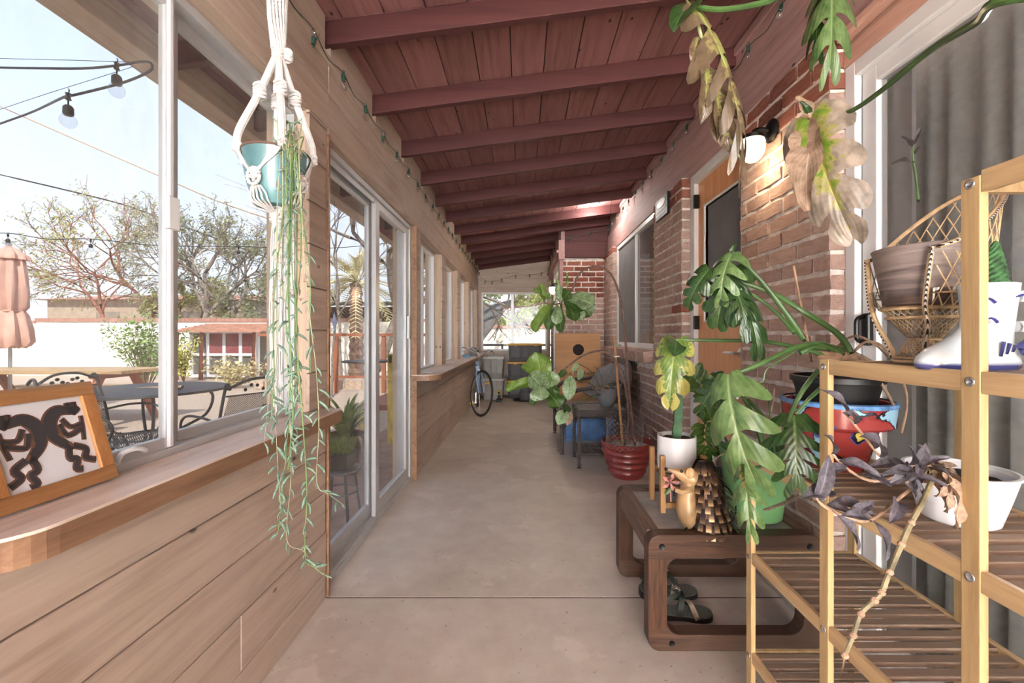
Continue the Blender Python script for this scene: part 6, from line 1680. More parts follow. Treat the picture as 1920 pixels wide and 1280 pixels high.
# things on the far sill
for x_, y_, r, h, mt, lb in ((-.80, 7.05, .055, .14, M_greypot, 'grey metal canister on the long sill behind the bicycle handlebar'), (-.84, 6.55, .05, .05, plain('blue_tin', (.36, .52, .62), .5), 'small blue tin on the long sill beside the bicycle handlebar')):
    c_ = thing('canister' if h > .1 else 'blue_tin', (x_, y_, .878), lb, 'can')
    MB().lathe([(.001, 0), (r, 0), (r, h*.93), (r*1.03, h*.94), (r*1.03, h), (.001, h)], (x_, y_, .8775), 24).build('body', mt, c_, True, angle=30)
    MB().lathe([(.001, h), (r*.5, h+.003), (r*.5, h+.008), (.001, h+.008)], (x_, y_, .8775), 16).build('lid', M_bin_g, c_, True)
nb_ = thing('paper_scrap', (-.85, 3.95, .8775), 'small white paper scrap on the near end of the long sill', 'paper')
MB().box((-.88, 3.85, .8775), (-.80, 3.99, .882)).build('sheet', M_white, nb_)

# ================================================================== BICYCLE leaning on the left wall
bkk = thing('bicycle', (-.66, 6.9, 0), 'light blue road bicycle with its front wheel turned, leaning on the plank wall', 'bicycle')
LEAN = math.radians(-5)
FWc = Vector((-.585, 6.55, .345)); RWc = Vector((-.74, 7.52, .345))
fdir = (FWc-RWc); fdir.z = 0; fdir.normalize()
lat = Vector((fdir.y, -fdir.x, 0))   # to the bike's left/right
upv = (Vector((0, 0, 1))+lat*0.0+Vector((-.10, 0, 0))).normalized()
def BP(f, z, l=0):   # f metres ahead of the rear axle, z height, l lateral
    return Vector((RWc.x, RWc.y, 0))+fdir*f+upv*z+lat*l
M_tyre = M_rubber
def wheel(c, ax, name):
    ax = Vector(ax).normalized(); a, b_, _ = basis(ax)
    ring_ = lambda r: [c+(a*math.cos(t)+b_*math.sin(t))*r for t in [2*PI*k/48 for k in range(49)]]
    w_ = MB().tube(ring_(.333), .0145, 8, cap=False).build(name, M_tyre, bkk, True)
    MB().tube(ring_(.313), .010, 6, cap=False).build('rim', M_chrome, w_, True)
    mb = MB()
    for k in range(28):
        t = 2*PI*k/28; s_ = 1 if k % 2 else -1
        h_ = c+ax*.03*s_+(a*math.cos(t+.5*s_)+b_*math.sin(t+.5*s_))*.018
        mb.tube([h_, c+(a*math.cos(t)+b_*math.sin(t))*.31], .0012, 3, cap=False)
    tag(mb.build('spokes', M_chrome, w_), kind='stuff')
    MB().tube([c-ax*.05, c+ax*.05], .018, 10).build('hub', M_chrome, w_, True)
wheel(BP(0, .345), lat+Vector((0, 0, .0)), 'wheel')
sa = math.radians(24)
fd2 = Vector((math.sin(math.radians(9)+sa)*1.0, -math.cos(math.radians(9)+sa), 0)).normalized()
lat2 = Vector((fd2.y, -fd2.x, 0)); lat2 = (lat2+Vector((0, 0, .10))).normalized()
fax = BP(.98, .345); wheel(fax, lat2, 'wheel')
seat_t = BP(.22, .80); bb = BP(.42, .28); head_t = BP(.80, .80); head_b = BP(.84, .68)
for nm, p0, p1, r in (('down_tube', head_b, bb, .017), ('top_tube', head_t-upv*.02, BP(.25, .72), .014), ('seat_tube', bb, seat_t, .015), ('head_tube', head_b-upv*.01, head_t+upv*.02, .020)):
    MB().tube([p0, p1], r, 10).build(nm, M_bluebike, bkk, True)
for s_ in (-.05, .05):
    MB().tube([bb+lat*s_*.5, BP(0, .345, s_)], .009, 8).build('chain_stay', M_bluebike, bkk, True)
    MB().tube([BP(.26, .70, s_*.4), BP(0, .345, s_)], .008, 8).build('seat_stay', M_bluebike, bkk, True)
    MB().tube(cat_rom([head_b+lat2*s_*.6-upv*.02, head_b+lat2*s_*1.0-upv*.08+fd2*.01, fax+lat2*s_+upv*.12, fax+lat2*s_], 4), .012, 8).build('fork_blade', M_bluebike, bkk, True)
MB().tube([seat_t, BP(.19, .93)], .012, 8).build('seat_post', M_chrome, bkk, True)
MB().ball(BP(.20, .95), .1, 14, 8, (.75, 1.3, .28)).build('saddle', M_black, bkk, True)
MB().tube([head_t, head_t+upv*.14, head_t+upv*.15+fd2*.08], .012, 8).build('stem', M_chrome, bkk, True)
hb = head_t+upv*.15+fd2*.08
MB().tube(cat_rom([hb-lat2*.31-fd2*.12+upv*.05, hb-lat2*.22-fd2*.02+upv*.06, hb-lat2*.08, hb, hb+lat2*.08, hb+lat2*.22-fd2*.02+upv*.06, hb+lat2*.28-fd2*.12+upv*.05], 6), .0115, 8).build('handlebar', M_chrome, bkk, True)
for s_ in (-1, 1):
    MB().tube([hb+lat2*.28*s_-fd2*.10+upv*.05, hb+lat2*.30*s_-fd2*.2+upv*.045], .017, 8).build('grip', M_white if s_ > 0 else M_black, bkk, True)
    MB().tube(cat_rom([hb+lat2*.22*s_-fd2*.02+upv*.05, hb+lat2*.24*s_+fd2*.05+upv*.02, hb+lat2*.27*s_-fd2*.04+upv*.0], 4), .006, 6).build('brake_lever', M_chrome, bkk, True)
    MB().tube(cat_rom([hb+lat2*.22*s_+upv*.05, hb+lat2*.16*s_+fd2*.10+upv*.06, hb+lat2*.04*s_+fd2*.09-upv*.05, head_b+upv*.02], 5), .0035, 5).build('cable', M_white, bkk, True)
for s_ in (-1, 1):
    MB().tube([bb+lat*.06*s_, bb+lat*.075*s_+fdir*.02-upv*.16*s_, bb+lat*.12*s_+fdir*.02-upv*.16*s_], .008, 6).build('crank', M_chrome, bkk, True)
    MB().box((-.03, -.045, -.012), (.03, .045, .012), Matrix.Translation(bb+lat*.14*s_+fdir*.02-upv*.16*s_)).build('pedal', M_yellow, bkk)
MB().lathe([(.085, -.003), (.095, 0), (.085, .003), (.085, -.003)], (0, 0, 0), 32, fn=lambda p, a: bb+(fdir*p.x+upv*p.y)+lat*(.05+p.z)).build('chainring', M_chrome, bkk, True)
tag(MB().box((-.02, -.01, -.015), (.02, .01, .015), Matrix.Translation(fax+upv*.14+fd2*.02-lat2*.05)).build('reflector', M_coral, bkk), None)
# ================================================================== OUTDOORS
gr = struct('ground')
mb = MB(); nx, ny = 40, 40
for j in range(ny+1):
    for i in range(nx+1):
        x_ = -26+i*.66; y_ = -6+j*.9; mb.v.append(Vector((min(x_, -1.08), y_, -.06+.02*mnoise.noise(Vector((x_*.7, y_*.7, 0))))))
for j in range(ny):
    for i in range(nx): mb.f.append((j*(nx+1)+i, j*(nx+1)+i+1, (j+1)*(nx+1)+i+1, (j+1)*(nx+1)+i))
mb.build('gravel', M_gravel, gr)
MB().box((-1.8, -6, -.07), (-1.09, 12, -.02)).build('paving', plain('brick_paving', (.62, .48, .42), .9, 0, .15, 6, .4), gr)
MB().box((-26, 9.4, -.08), (30, 60, -.05)).build('gravel', M_gravel, gr)
# garden wall with brick cap
gw = thing('garden_wall', (-12, 14.2, 0), 'long white stucco garden wall with a red brick cap', 'wall')
MB().box((-24, 14.0, -.06), (-15.6, 14.3, 1.58)).box((-15.6, 14.0, -.06), (-3.0, 14.3, 1.66)).build('stucco', M_stucco, gw)
MB().box((-15.75, 13.93, -.06), (-15.35, 14.37, 1.60)).build('pier', M_stucco, gw)
capb = brick_mesh(77); capb.materials.append(brickmat('cap_brick', (.70, .44, .36), (.78, .52, .44), (.80, .58, .50), (.86, .74, .68), .5))
x_ = -22.0; k = 0
while x_ < -4.6 and k < 290:
    zt = 1.58 if x_ < -15.6 else 1.66
    inst('cap_brick', capb, gw, (x_, 14.15, zt+.055), (0, 0, 0), (.058, .38, .11)); x_ += .062; k += 1
# ---- neighbouring buildings
def house(name, x0, x1, y, h, roofh, wallm, roofm, label):
    t = thing(name, ((x0+x1)/2, y, 0), label, 'building')
    MB().box((x0, y, 0), (x1, y+6, h)).build('wall', wallm, t)
    mb = MB(); ov = .4
    mb.v = [Vector(p) for p in ((x0-ov, y-ov, h), (x1+ov, y-ov, h), (x1+ov, y+6+ov, h), (x0-ov, y+6+ov, h), (x0+1.2, y+3, h+roofh), (x1-1.2, y+3, h+roofh))]
    mb.f = [(0, 1, 5, 4), (1, 2, 5), (2, 3, 4, 5), (3, 0, 4), (3, 2, 1, 0)]
    mb.build('roof', roofm, t)
    for k in range(2):
        xx = x0+(x1-x0)*(.25+.4*k); MB().box((xx, y-.05, h*.35), (xx+1.2, y+.02, h*.8)).build('window', M_glassdk, t)
    return t
M_tile = plain('terracotta_roof', (.68, .48, .40), .9, 0, .15, 6, .5)
M_tan = plain('tan_stucco', (.66, .58, .50), .9, 0, .08, 4, .3); M_shed = plain('white_metal_roof', (.90, .90, .88), .6)
house('neighbour_house', -25, -14.5, 23, 3.1, .55, M_tan, M_tile, 'low tan house with terracotta roof beyond the garden wall at left')
house('neighbour_house', -13.6, -8.0, 28.5, 2.6, .7, M_tan, M_shed, 'neighbouring building with a pale metal roof beyond the wall')
house('neighbour_house', -13.2, -9.0, 21, 2.1, .18, M_tan, plain('teal_roof', (.42, .66, .62), .7), 'low shed with teal roof beyond the garden wall')
# ---- trees
def tree(name, base, h, seed, bark, folm, label, spread=.5, lean=(0, 0), levels=5, leaves=2500, leafsz=.05, r0=.12, fork=3, droopy=0.0):
    r_ = random.Random(seed); t = thing(name, base, label, 'tree')
    tr_, br, tips = MB(), MB(), []
    def grow(p, d, L, r, lv):
        pts = [p]; q = p.copy(); dd = d.copy()
        for k in range(4):
            dd = (dd+Vector((r_.uniform(-1, 1), r_.uniform(-1, 1), r_.uniform(-.5, .7)))*.16+Vector((0, 0, -.05*droopy))).normalized()
            q = q+dd*L/4; pts.append(q.copy())
        tgt = tr_ if lv < 2 else br
        tgt.tube(pts, [r*(1-.35*k/4) for k in range(5)], 7 if lv < 2 else (5 if lv < 4 else 3), cap=False)
        if lv >= levels: tips.extend(pts[1:]); return
        if lv >= levels-1: tips.extend(pts[2:])
        nf = fork if lv < levels-1 else fork+1
        for k in range(nf):
            a, b_, _ = basis(dd); an = 2*PI*(k+r_.random())/nf; sp_ = spread*r_.uniform(.6, 1.3)
            nd = (dd+(a*math.cos(an)+b_*math.sin(an))*sp_).normalized()
            grow(pts[-1] if k < 2 or lv == 0 else pts[3], nd, L*r_.uniform(.62, .85), r*.62, lv+1)
    grow(Vector(base), Vector((lean[0], lean[1], 1)).normalized(), h*.30, r0, 0)
    tr_.build('trunk', bark, t, True); tag(br.build('branches', bark, t, True), kind='stuff')
    if leaves:
        mb = MB(); 
        for k in range(leaves):
            p = r_.choice(tips)+Vector((r_.gauss(0, .09), r_.gauss(0, .09), r_.gauss(0, .09)))
            a = Vector((r_.uniform(-1, 1), r_.uniform(-1, 1), r_.uniform(-1, 1))).normalized(); b_ = a.cross(Vector((r_.random(), r_.random(), r_.random()))).normalized()
            s_ = leafsz*r_.uniform(.5, 1.3); i = len(mb.v)
            mb.v += [p-a*s_, p+b_*s_*.35, p+a*s_, p-b_*s_*.35]; mb.f.append((i, i+1, i+2, i+3))
        tag(mb.build('foliage', folm, t), kind='stuff')
    return t
def at(px, py_ground, Y): return (P(px, 0, Y).x, Y, -.05)
tree('mesquite_tree', at(205, 0, 17.2), 7.4, 3, M_redbark, M_fol, 'sparse reddish barked mesquite behind the white garden wall', .75, (-.1, 0), 5, 3000, .07, .10, 3)
tree('mesquite_tree', at(285, 0, 18.5), 7.6, 11, M_redbark, M_fol, 'sparse yellow green mesquite just right of the reddish one', .7, (.1, 0), 5, 3500, .07, .11, 3)
tree('grey_tree', at(370, 0, 17.5), 7.4, 5, M_treegrey, M_fol2, 'grey leafy mesquite behind the chicken coop', .75, (0, 0), 5, 4500, .07, .15, 3)
tree('grey_tree', at(455, 0, 18.5), 7.4, 8, M_treegrey, M_fol2, 'grey mesquite leaning over the metal roofed shed', .8, (-.2, 0), 5, 3500, .07, .14, 3)
tree('bare_tree', at(640, 0, 12), 6.6, 21, M_treegrey, None, 'bare slender tree with thin branches before the palm', .55, (.05, 0), 5, 0, .05, .05, 3)
tree('bare_tree', at(690, 0, 10.5), 6.4, 24, M_treegrey, M_fol, 'thick grey trunked tree beside the palm seen through the door', .8, (.25, 0), 5, 1200, .05, .17, 3)
tree('bare_tree', at(622, 0, 9.0), 5.2, 33, M_treegrey, None, 'thin leafless sapling at the left edge of the glass door', .5, (0, 0), 4, 0, .05, .03, 3)
tree('far_tree', at(560, 0, 20), 5, 44, M_treegrey, M_fol2, 'dusty green tree far beyond the garden wall', .8, (0, 0), 5, 6000, .08, .15, 3)
tree('far_tree', (-14.5, 19.5, 0), 4.0, 47, M_treebark, M_fol, 'yellow green bush tree behind the terracotta roof', .9, (0, 0), 5, 6000, .08, .12, 3)
# palm
pm = thing('palm_tree', at(668, 0, 13.5), 'date palm with a shaggy crown seen through the sliding door', 'tree')
pb_ = Vector(at(668, 0, 13.5)); pr = []
for k in range(22): pr.append((.20+.04*(k % 2)-.002*k, k*.135))
MB().lathe([(.001, 0)]+pr, pb_, 14).build('trunk', M_treebark, pm)
pc = pb_+Vector((0, 0, 2.95)); r_ = random.Random(5)
for k in range(50):
    an = 2*PI*k/50*3.1; el = r_.uniform(-.5, 1.3); L = r_.uniform(1.5, 2.1)
    d = Vector((math.cos(an)*math.cos(el), math.sin(an)*math.cos(el), math.sin(el))); pts = [pc+d*L*t+Vector((0, 0, -.8*t*t)) for t in (0, .2, .4, .6, .8, 1)]
    mb = MB().tube(pts, [.018, .004], 4); pp = cat_rom(pts, 4)
    for i in range(4, len(pp)-1):
        t = (pp[i+1]-pp[i]).normalized(); a, b_, _ = basis(t)
        for s_ in (-1, 1):
            q = pp[i]+(a*s_*.8+t*.8+b_*.25).normalized()*.34; j = len(mb.v)
            mb.v += [pp[i]-t*.02, pp[i]+t*.02, q]; mb.f.append((j, j+1, j+2))
    mb.build('frond', plain('palm_frond', (.76, .72, .50), .7, 0, .2, 4, 0) if 'palm_frond' not in MATS else MATS['palm_frond'], pm)
# shrub before the wall
def shrub(name, base, w_, h, seed, mat, n_, sz, label, stemm=None):
    r_ = random.Random(seed); t = thing(name, base, label, 'shrub'); mb = MB(); fb = MB(); b0 = Vector(base)
    for k in range(26):
        a = r_.uniform(0, 2*PI); rr = r_.uniform(.1, 1)*w_; tip = b0+Vector((rr*math.cos(a), rr*math.sin(a), h*r_.uniform(.5, 1)))
        pp = cat_rom([b0, b0.lerp(tip, .5)+Vector((0, 0, h*.12)), tip], 5); mb.tube(pp, [.012, .003], 4)
        for q in range(n_//26):
            p = pp[r_.randrange(3, len(pp))]+Vector((r_.gauss(0, .08), r_.gauss(0, .08), r_.gauss(0, .08)))
            aa = Vector((r_.uniform(-1, 1), r_.uniform(-1, 1), r_.uniform(-.5, 1))).normalized(); bb_ = aa.cross(Vector((r_.random(), r_.random(), r_.random()))).normalized(); s_ = sz*r_.uniform(.6, 1.2); i = len(fb.v)
            fb.v += [p-aa*s_, p+bb_*s_*.5, p+aa*s_, p-bb_*s_*.5]; fb.f.append((i, i+1, i+2, i+3))
    tag(mb.build('stems', M_treebark, t), kind='stuff'); tag(fb.build('foliage', mat, t), kind='stuff')
shrub('leafy_shrub', at(275, 0, 9.4), .75, 1.75, 3, M_leafg, 2600, .045, 'pale green leafy shrub before the white garden wall')
shrub('leafy_shrub', at(345, 0, 11.6), .45, 1.2, 6, plain('yellow_leaf', (.74, .74, .34), .7, 0, .2, 5, 0), 900, .05, 'yellowish shrub at the left corner of the chicken coop')
shrub('dry_grass', at(440, 0, 10.5), .7, .65, 9, plain('straw', (.80, .74, .54), .8, 0, .2, 5, 0), 900, .06, 'clump of pale dry grass before the chicken coop')
# chicken coop
cpX0, cpX1, cpY = -9.75, -7.75, 12.8
co = thing('chicken_coop', ((cpX0+cpX1)/2, cpY+.7, 0), 'white and red chicken coop with shingled roof and log posts', 'coop')
M_red2 = plain('barn_red_paint', (.55, .24, .26), .8, 0, .1, 8, .2); M_dkw = plain('dark_wire_panel', (.36, .35, .33), .9)
MB().box((cpX0+.05, cpY+.05, 0), (cpX1-.05, cpY+1.3, 1.30)).build('run_box', M_dkw, co)
for i in range(5):
    xx = cpX0+i*(cpX1-cpX0-.08)/4
    MB().box((xx, cpY, .0), (xx+.09, cpY+.08, 1.34)).build('upright', M_white, co)
for z_ in (.0, .62, 1.28): MB().box((cpX0, cpY-.01, z_), (cpX1, cpY+.06, z_+.08)).build('rail', M_white, co)
for i in range(1, 4):
    xx = cpX0+i*(cpX1-cpX0-.08)/4; MB().box((xx+.09, cpY+.02, .70), (xx+(cpX1-cpX0-.08)/4, cpY+.05, 1.28)).build('red_door', M_red2, co)
for x_ in (cpX0-.15, cpX0+.55, cpX1+.05):
    MB().tube([(x_, cpY-.3, -.05), (x_+.02, cpY-.3, 1.35)], [.06, .05], 8).build('log_post', M_redwood, co, True)
mb = MB()
for k in range(8):
    t0, t1 = k/8, (k+1)/8; yy = cpY-.4+t0*1.9; zz = 1.34+t0*.32
    mb.box((cpX0-.3, yy, zz-.03), (cpX1+.35, yy+1.9/8+.03, zz+.02))
mb.build('shingle_roof', M_tile, co)
# metal roofed shed beyond
sd = thing('open_shed', (-7.0, 15.3, 0), 'open shed with a corrugated grey metal roof behind the coop', 'shed')
for x_ in (-7.75, -6.2, -4.9): MB().box((x_, 14.75, -.05), (x_+.12, 14.87, 2.2)).build('post', M_darkwoodZ, sd)
mb = MB()
for k in range(30):
    x_ = -8.4+k*.14; z_ = 2.30+.02*(k % 2); mb.box((x_, 14.5, z_), (x_+.14, 15.9, z_+.03))
mb.build('corrugated_roof', plain('galvanised_sheet', (.52, .58, .58), .6, .2, .12, 6, 0), sd)
MB().box((-7.3, 15.7, -.05), (-4.6, 15.8, 2.25)).build('back_panel', M_darkwoodZ, sd)
# fence seen through the door and a tan wall beyond
fe = thing('rail_fence', (-4.3, 9.6, 0), 'low rail and wire fence with wooden posts beyond the patio', 'fence')
for x_ in (-5.2, -4.15, -3.1, -2.0): MB().box((x_, 9.6, -.05), (x_+.08, 9.68, 1.25)).build('post', M_redwood, fe)
MB().box((-5.8, 9.58, 1.20), (-1.5, 9.62, 1.26)).build('rail', M_redwood, fe); MB().box((-5.8, 9.62, .28), (-1.5, 9.64, .33)).build('rail', M_redwood, fe)
be_ = thing('stone_border', (-4.2, 10.4, 0), 'low stone border edging the planting bed by the palm', 'border')
stm = brick_mesh(55); stm.materials.append(plain('border_stone', (.70, .60, .52), .95, 0, .15, 5, .4))
for k in range(22): inst('stone', stm, be_, (-6.2+k*.21, 10.4+R.uniform(-.02, .02), .05), (0, 0, R.uniform(-.1, .1)), (.2, .2, R.uniform(.18, .24)))
sw = thing('brown_wall', (-4.5, 16.2, 0), 'brown boundary wall behind the palm in the distance', 'wall')
MB().box((-7.2, 16.2, -.05), (3.0, 16.4, 1.75)).build('stucco', plain('brown_stucco', (.56, .47, .41), .95, 0, .1, 4, .4), sw)  # evenly brown stucco
MB().box((-7.25, 16.15, 1.75), (3.0, 16.45, 1.83)).build('coping', M_tile, sw)
# picnic table
pt_ = thing('picnic_table', (-6.3, 6.1, 0), 'weathered wooden picnic table with reddish trestle legs', 'table')
for k in range(5):
    MB().box((-7.9, 5.72+k*.152, .70), (-5.25, 5.72+k*.152+.145, .745)).build('board', M_table2, pt_, bevel=.004)
for yy in (5.25, 6.75):
    for k in range(2): MB().box((-7.9, yy+k*.15, .40), (-5.3, yy+k*.15+.14, .44)).build('bench_board', M_table2, pt_, bevel=.004)
for x_ in (-7.6, -5.65):
    for s_ in (-1, 1): MB().bar((x_, 6.1+s_*.65, -.05), (x_, 6.1+s_*.22, .70), .09, .06, Vector((1, 0, 0))).build('leg', M_redwood, pt_)
    MB().box((x_-.04, 5.3, .33), (x_+.04, 6.9, .40)).box((x_-.04, 5.75, .63), (x_+.04, 6.45, .70)).build('cross_beam', M_redwood, pt_)
# umbrella
um = thing('patio_umbrella', (-7.36, 6.35, 0), 'closed dusty pink patio umbrella standing by the picnic table', 'umbrella')
MB().tube([(-7.36, 6.28, -.05), (-7.36, 6.28, 2.55)], .022, 10).build('pole', M_alu, um, True)
def folds(p, a): 
    k = 1+.16*math.sin(a*8)+.05*math.sin(a*13+p.z*6); return Vector((p.x*k, p.y*k, p.z+.02*math.sin(a*8)*(p.z < 1.1)))
MB().lathe([(.03, 2.44), (.10, 2.38), (.13, 2.30), (.15, 2.1), (.175, 1.85), (.165, 1.62), (.13, 1.56), (.16, 1.50), (.20, 1.3), (.215, 1.12), (.18, 1.04), (.05, 1.10)], (-7.36, 6.28, 0), 48, fn=folds).build('canopy', M_umb, um, True)
MB().lathe([(.10, 2.36), (.17, 2.30), (.165, 2.36), (.05, 2.47), (.01, 2.50)], (-7.36, 6.28, 0), 40, fn=folds).build('top_vent', M_umb, um, True)
MB().lathe([(.135, 1.545), (.145, 1.56), (.135, 1.575)], (-7.36, 6.28, 0), 24).build('strap', M_umb, um, True)
# iron table
M_net = bpy.data.materials.new('expanded_metal'); M_net.use_nodes = True
n = M_net.node_tree; b = n.nodes['Principled BSDF']; b.inputs['Base Color'].default_value = (*lin((.20, .20, .21)), 1); b.inputs['Roughness'].default_value = .6
v = mapping(n, (1, 1, 1)); sp = n.nodes.new('ShaderNodeSeparateXYZ'); n.links.new(v, sp.inputs[0])
def wavec(a_, b_, ka, kb, f):
    m1 = n.nodes.new('ShaderNodeMath'); m1.operation = 'MULTIPLY'; m1.inputs[1].default_value = ka; n.links.new(sp.outputs[a_], m1.inputs[0])
    m2 = n.nodes.new('ShaderNodeMath'); m2.operation = 'MULTIPLY_ADD'; m2.inputs[1].default_value = kb; n.links.new(sp.outputs[b_], m2.inputs[0]); n.links.new(m1.outputs[0], m2.inputs[2])
    m3 = n.nodes.new('ShaderNodeMath'); m3.operation = 'MULTIPLY'; m3.inputs[1].default_value = f; n.links.new(m2.outputs[0], m3.inputs[0])
    m4 = n.nodes.new('ShaderNodeMath'); m4.operation = 'SINE'; n.links.new(m3.outputs[0], m4.inputs[0]); return m4.outputs[0]
def union(*s_):
    cur = s_[0]
    for q in s_[1:]:
        m_ = n.nodes.new('ShaderNodeMath'); m_.operation = 'MAXIMUM'; n.links.new(cur, m_.inputs[0]); n.links.new(q, m_.inputs[1]); cur = m_.outputs[0]
    return cur
ad_ = n.nodes.new('ShaderNodeMath'); ad_.operation = 'ADD'; n.links.new(sp.outputs[0], ad_.inputs[0]); n.links.new(sp.outputs[1], ad_.inputs[1])
class _S: pass
sp2 = n.nodes.new('ShaderNodeCombineXYZ'); n.links.new(ad_.outputs[0], sp2.inputs[0]); n.links.new(sp.outputs[2], sp2.inputs[1])
sp = n.nodes.new('ShaderNodeSeparateXYZ'); n.links.new(sp2.outputs[0], sp.inputs[0])
u = union(wavec(0, 1, 1, 1.4, 330), wavec(0, 1, 1, -1.4, 330))
al = ramp(n, u, [(.45, 0.0), (.62, 1.0)]); n.links.new(al, b.inputs['Alpha'])
it = thing('iron_table', (-3.48, 4.06, 0), 'round black wrought iron patio table with scrolled legs', 'table')
IC = Vector((-3.48, 4.06, 0))
MB().lathe([(.001, .715), (.62, .715), (.635, .712), (.64, .695), (.635, .69), (.001, .70)], IC, 56).build('tabletop', M_iron, it, True, angle=30)
for k in range(4):
    a = PI/4+k*PI/2; d = Vector((math.cos(a), math.sin(a), 0))
    MB().tube(cat_rom([IC+d*.42+Vector((0, 0, .69)), IC+d*.50+Vector((0, 0, .60)), IC+d*.44+Vector((0, 0, .42)), IC+d*.22+Vector((0, 0, .28)), IC+d*.30+Vector((0, 0, .12)), IC+d*.52+Vector((0, 0, -.05))], 6), .013, 8).build('leg', M_iron, it, True)
MB().tube(ringpts(IC, .27, .28, 24), .009, 6).build('ring_brace', M_iron, it, True)
MB().tube(cat_rom([IC+Vector((.05, -.12, .73)), IC+Vector((.15, -.10, .745)), IC+Vector((.28, -.08, .74)), IC+Vector((.36, -.02, .73))], 5), [.03, .04, .045, .045, .045, .04, .035, .03, .03, .025, .02, .02, .02, .01, .01, .005][:16], 8, flat=.4)
dw = thing('driftwood', IC+Vector((.1, -.1, .717)), 'pale flat piece of driftwood lying on the iron patio table', 'driftwood')
MB().tube(cat_rom([IC+Vector((.0, -.12, .735)), IC+Vector((.12, -.10, .738)), IC+Vector((.25, -.09, .736)), IC+Vector((.36, -.05, .735))], 4), [.008, .05], 8, flat=.3).build('wood', M_dry, dw, True)
def ironchair(base, ang, label, tall=.86):
    t = thing('iron_chair', base, label, 'chair'); M = Matrix.Translation(base) @ Matrix.Rotation(ang, 4, 'Z')
    V = lambda x, y, z: M @ Vector((x, y, z))
    W2 = .26
    # seat faces +X; back at -X
    def panel(pts2, name):
        mb = MB(); n_ = len(pts2)
        for (x, z, w_) in pts2:
            mb.v += [V(x, -w_, z), V(x, w_, z)]
        for k in range(n_-1): mb.f.append((2*k, 2*k+1, 2*k+3, 2*k+2))
        o = mb.build(name, M_net, t); s_ = o.modifiers.new('t', 'SOLIDIFY'); s_.thickness = .003
    panel([(-.28, tall-.05, .23), (-.22, .62, .24), (-.17, .42, .25)], 'back_panel')
    panel([(-.17, .41, .25), (0, .40, .26), (.20, .41, .26), (.25, .39, .25)], 'seat_panel')
    for s_ in (-1, 1):
        MB().tube(cat_rom([V(-.34, .26*s_, tall+.0), V(-.31, .26*s_, tall+.035), V(-.285, .26*s_, tall), V(-.22, .26*s_, .62), V(-.17, .26*s_, .42), V(-.0, .27*s_, .40), V(.20, .27*s_, .41), V(.27, .26*s_, .38), V(.26, .26*s_, .33)], 5), .010, 8).build('side_frame', M_iron, t, True)
        MB().tube(cat_rom([V(-.24, .26*s_, .60), V(-.05, .29*s_, .64), V(.12, .29*s_, .63), V(.20, .28*s_, .55), V(.15, .27*s_, .42)], 5), .009, 8).build('arm', M_iron, t, True)
        MB().tube(cat_rom([V(.18, .26*s_, .40), V(.08, .27*s_, .25), V(.18, .27*s_, .10), V(.26, .27*s_, -.05)], 5), .010, 8).build('leg', M_iron, t, True)
        MB().tube(cat_rom([V(-.12, .26*s_, .41), V(-.06, .27*s_, .25), V(-.18, .27*s_, .10), V(-.26, .27*s_, -.05)], 5), .010, 8).build('leg', M_iron, t, True)
    MB().tube(cat_rom([V(-.285, -.25, tall), V(-.30, -.12, tall+.05), V(-.30, 0, tall+.06), V(-.30, .12, tall+.05), V(-.285, .25, tall)], 5), .010, 8).build('top_rail', M_iron, t, True)
    MB().tube([V(-.28, -.25, tall-.05), V(-.28, .25, tall-.05)], .007, 6).build('lower_rail', M_iron, t, True)
    MB().tube([V(.26, -.25, .385), V(.26, .25, .385)], .009, 6).build('front_rail', M_iron, t, True)
    mb = MB()
    for k in range(7): mb.ball(V(-.293, -.13+.043*k, tall+.0+.02*math.sin(k*1.7)), .017, 6, 4, (.5, 1, .8))
    mb.build('cast_leaves', M_iron, t, True)
ironchair(Vector((-3.15, 3.35, 0)), .15, 'black mesh iron patio chair nearer the framed tile, turned to the round table')
ironchair(Vector((-2.15, 3.30, 0)), PI*.86, 'black mesh iron patio chair right of the window stile with its back outward', .84)
# things outside the sliding door
so = thing('metal_stool', (-1.17, 2.78, 0), 'small grey metal stool just outside the sliding door', 'stool')
MB().lathe([(.001, .345), (.125, .345), (.135, .352), (.135, .362), (.001, .366)], (-1.17, 2.78, 0), 28).build('seat', M_greypot, so, True, angle=30)
for k in range(4):
    a = PI/4+k*PI/2; d = Vector((math.cos(a), math.sin(a), 0)); c_ = Vector((-1.17, 2.78, 0))
    MB().tube([c_+d*.10+Vector((0, 0, .345)), c_+d*.15+Vector((0, 0, -.02))], .010, 8).build('leg', M_greypot, so, True)
MB().tube(ringpts(Vector((-1.17, 2.78, 0)), .118, .22, 20), .006, 6).build('foot_ring', M_greypot, so, True)
gp2 = thing('square_planter', (-1.17, 2.78, .366), 'square black planter of grass standing on the metal stool', 'potted plant')
mb = MB(); c_ = Vector((-1.17, 2.78, .367))
mb.v = [c_+Vector(p) for p in ((-.075, -.075, 0), (.075, -.075, 0), (.075, .075, 0), (-.075, .075, 0), (-.092, -.092, .10), (.092, -.092, .10), (.092, .092, .10), (-.092, .092, .10))]
mb.f = [(0, 3, 2, 1), (4, 5, 6, 7), (0, 1, 5, 4), (1, 2, 6, 5), (2, 3, 7, 6), (3, 0, 4, 7)]
mb.build('tub', M_blackpot, gp2, bevel=.004)
mb = MB(); r_ = random.Random(4)
for k in range(420):
    p = c_+Vector((r_.uniform(-.085, .085), r_.uniform(-.085, .085), .10)); q = p+Vector((r_.gauss(0, .035), r_.gauss(0, .035), r_.uniform(.06, .14))); s_ = Vector((r_.uniform(-1, 1), r_.uniform(-1, 1), 0)).normalized()*.002; i = len(mb.v)
    mb.v += [p-s_, p+s_, q]; mb.f.append((i, i+1, i+2))
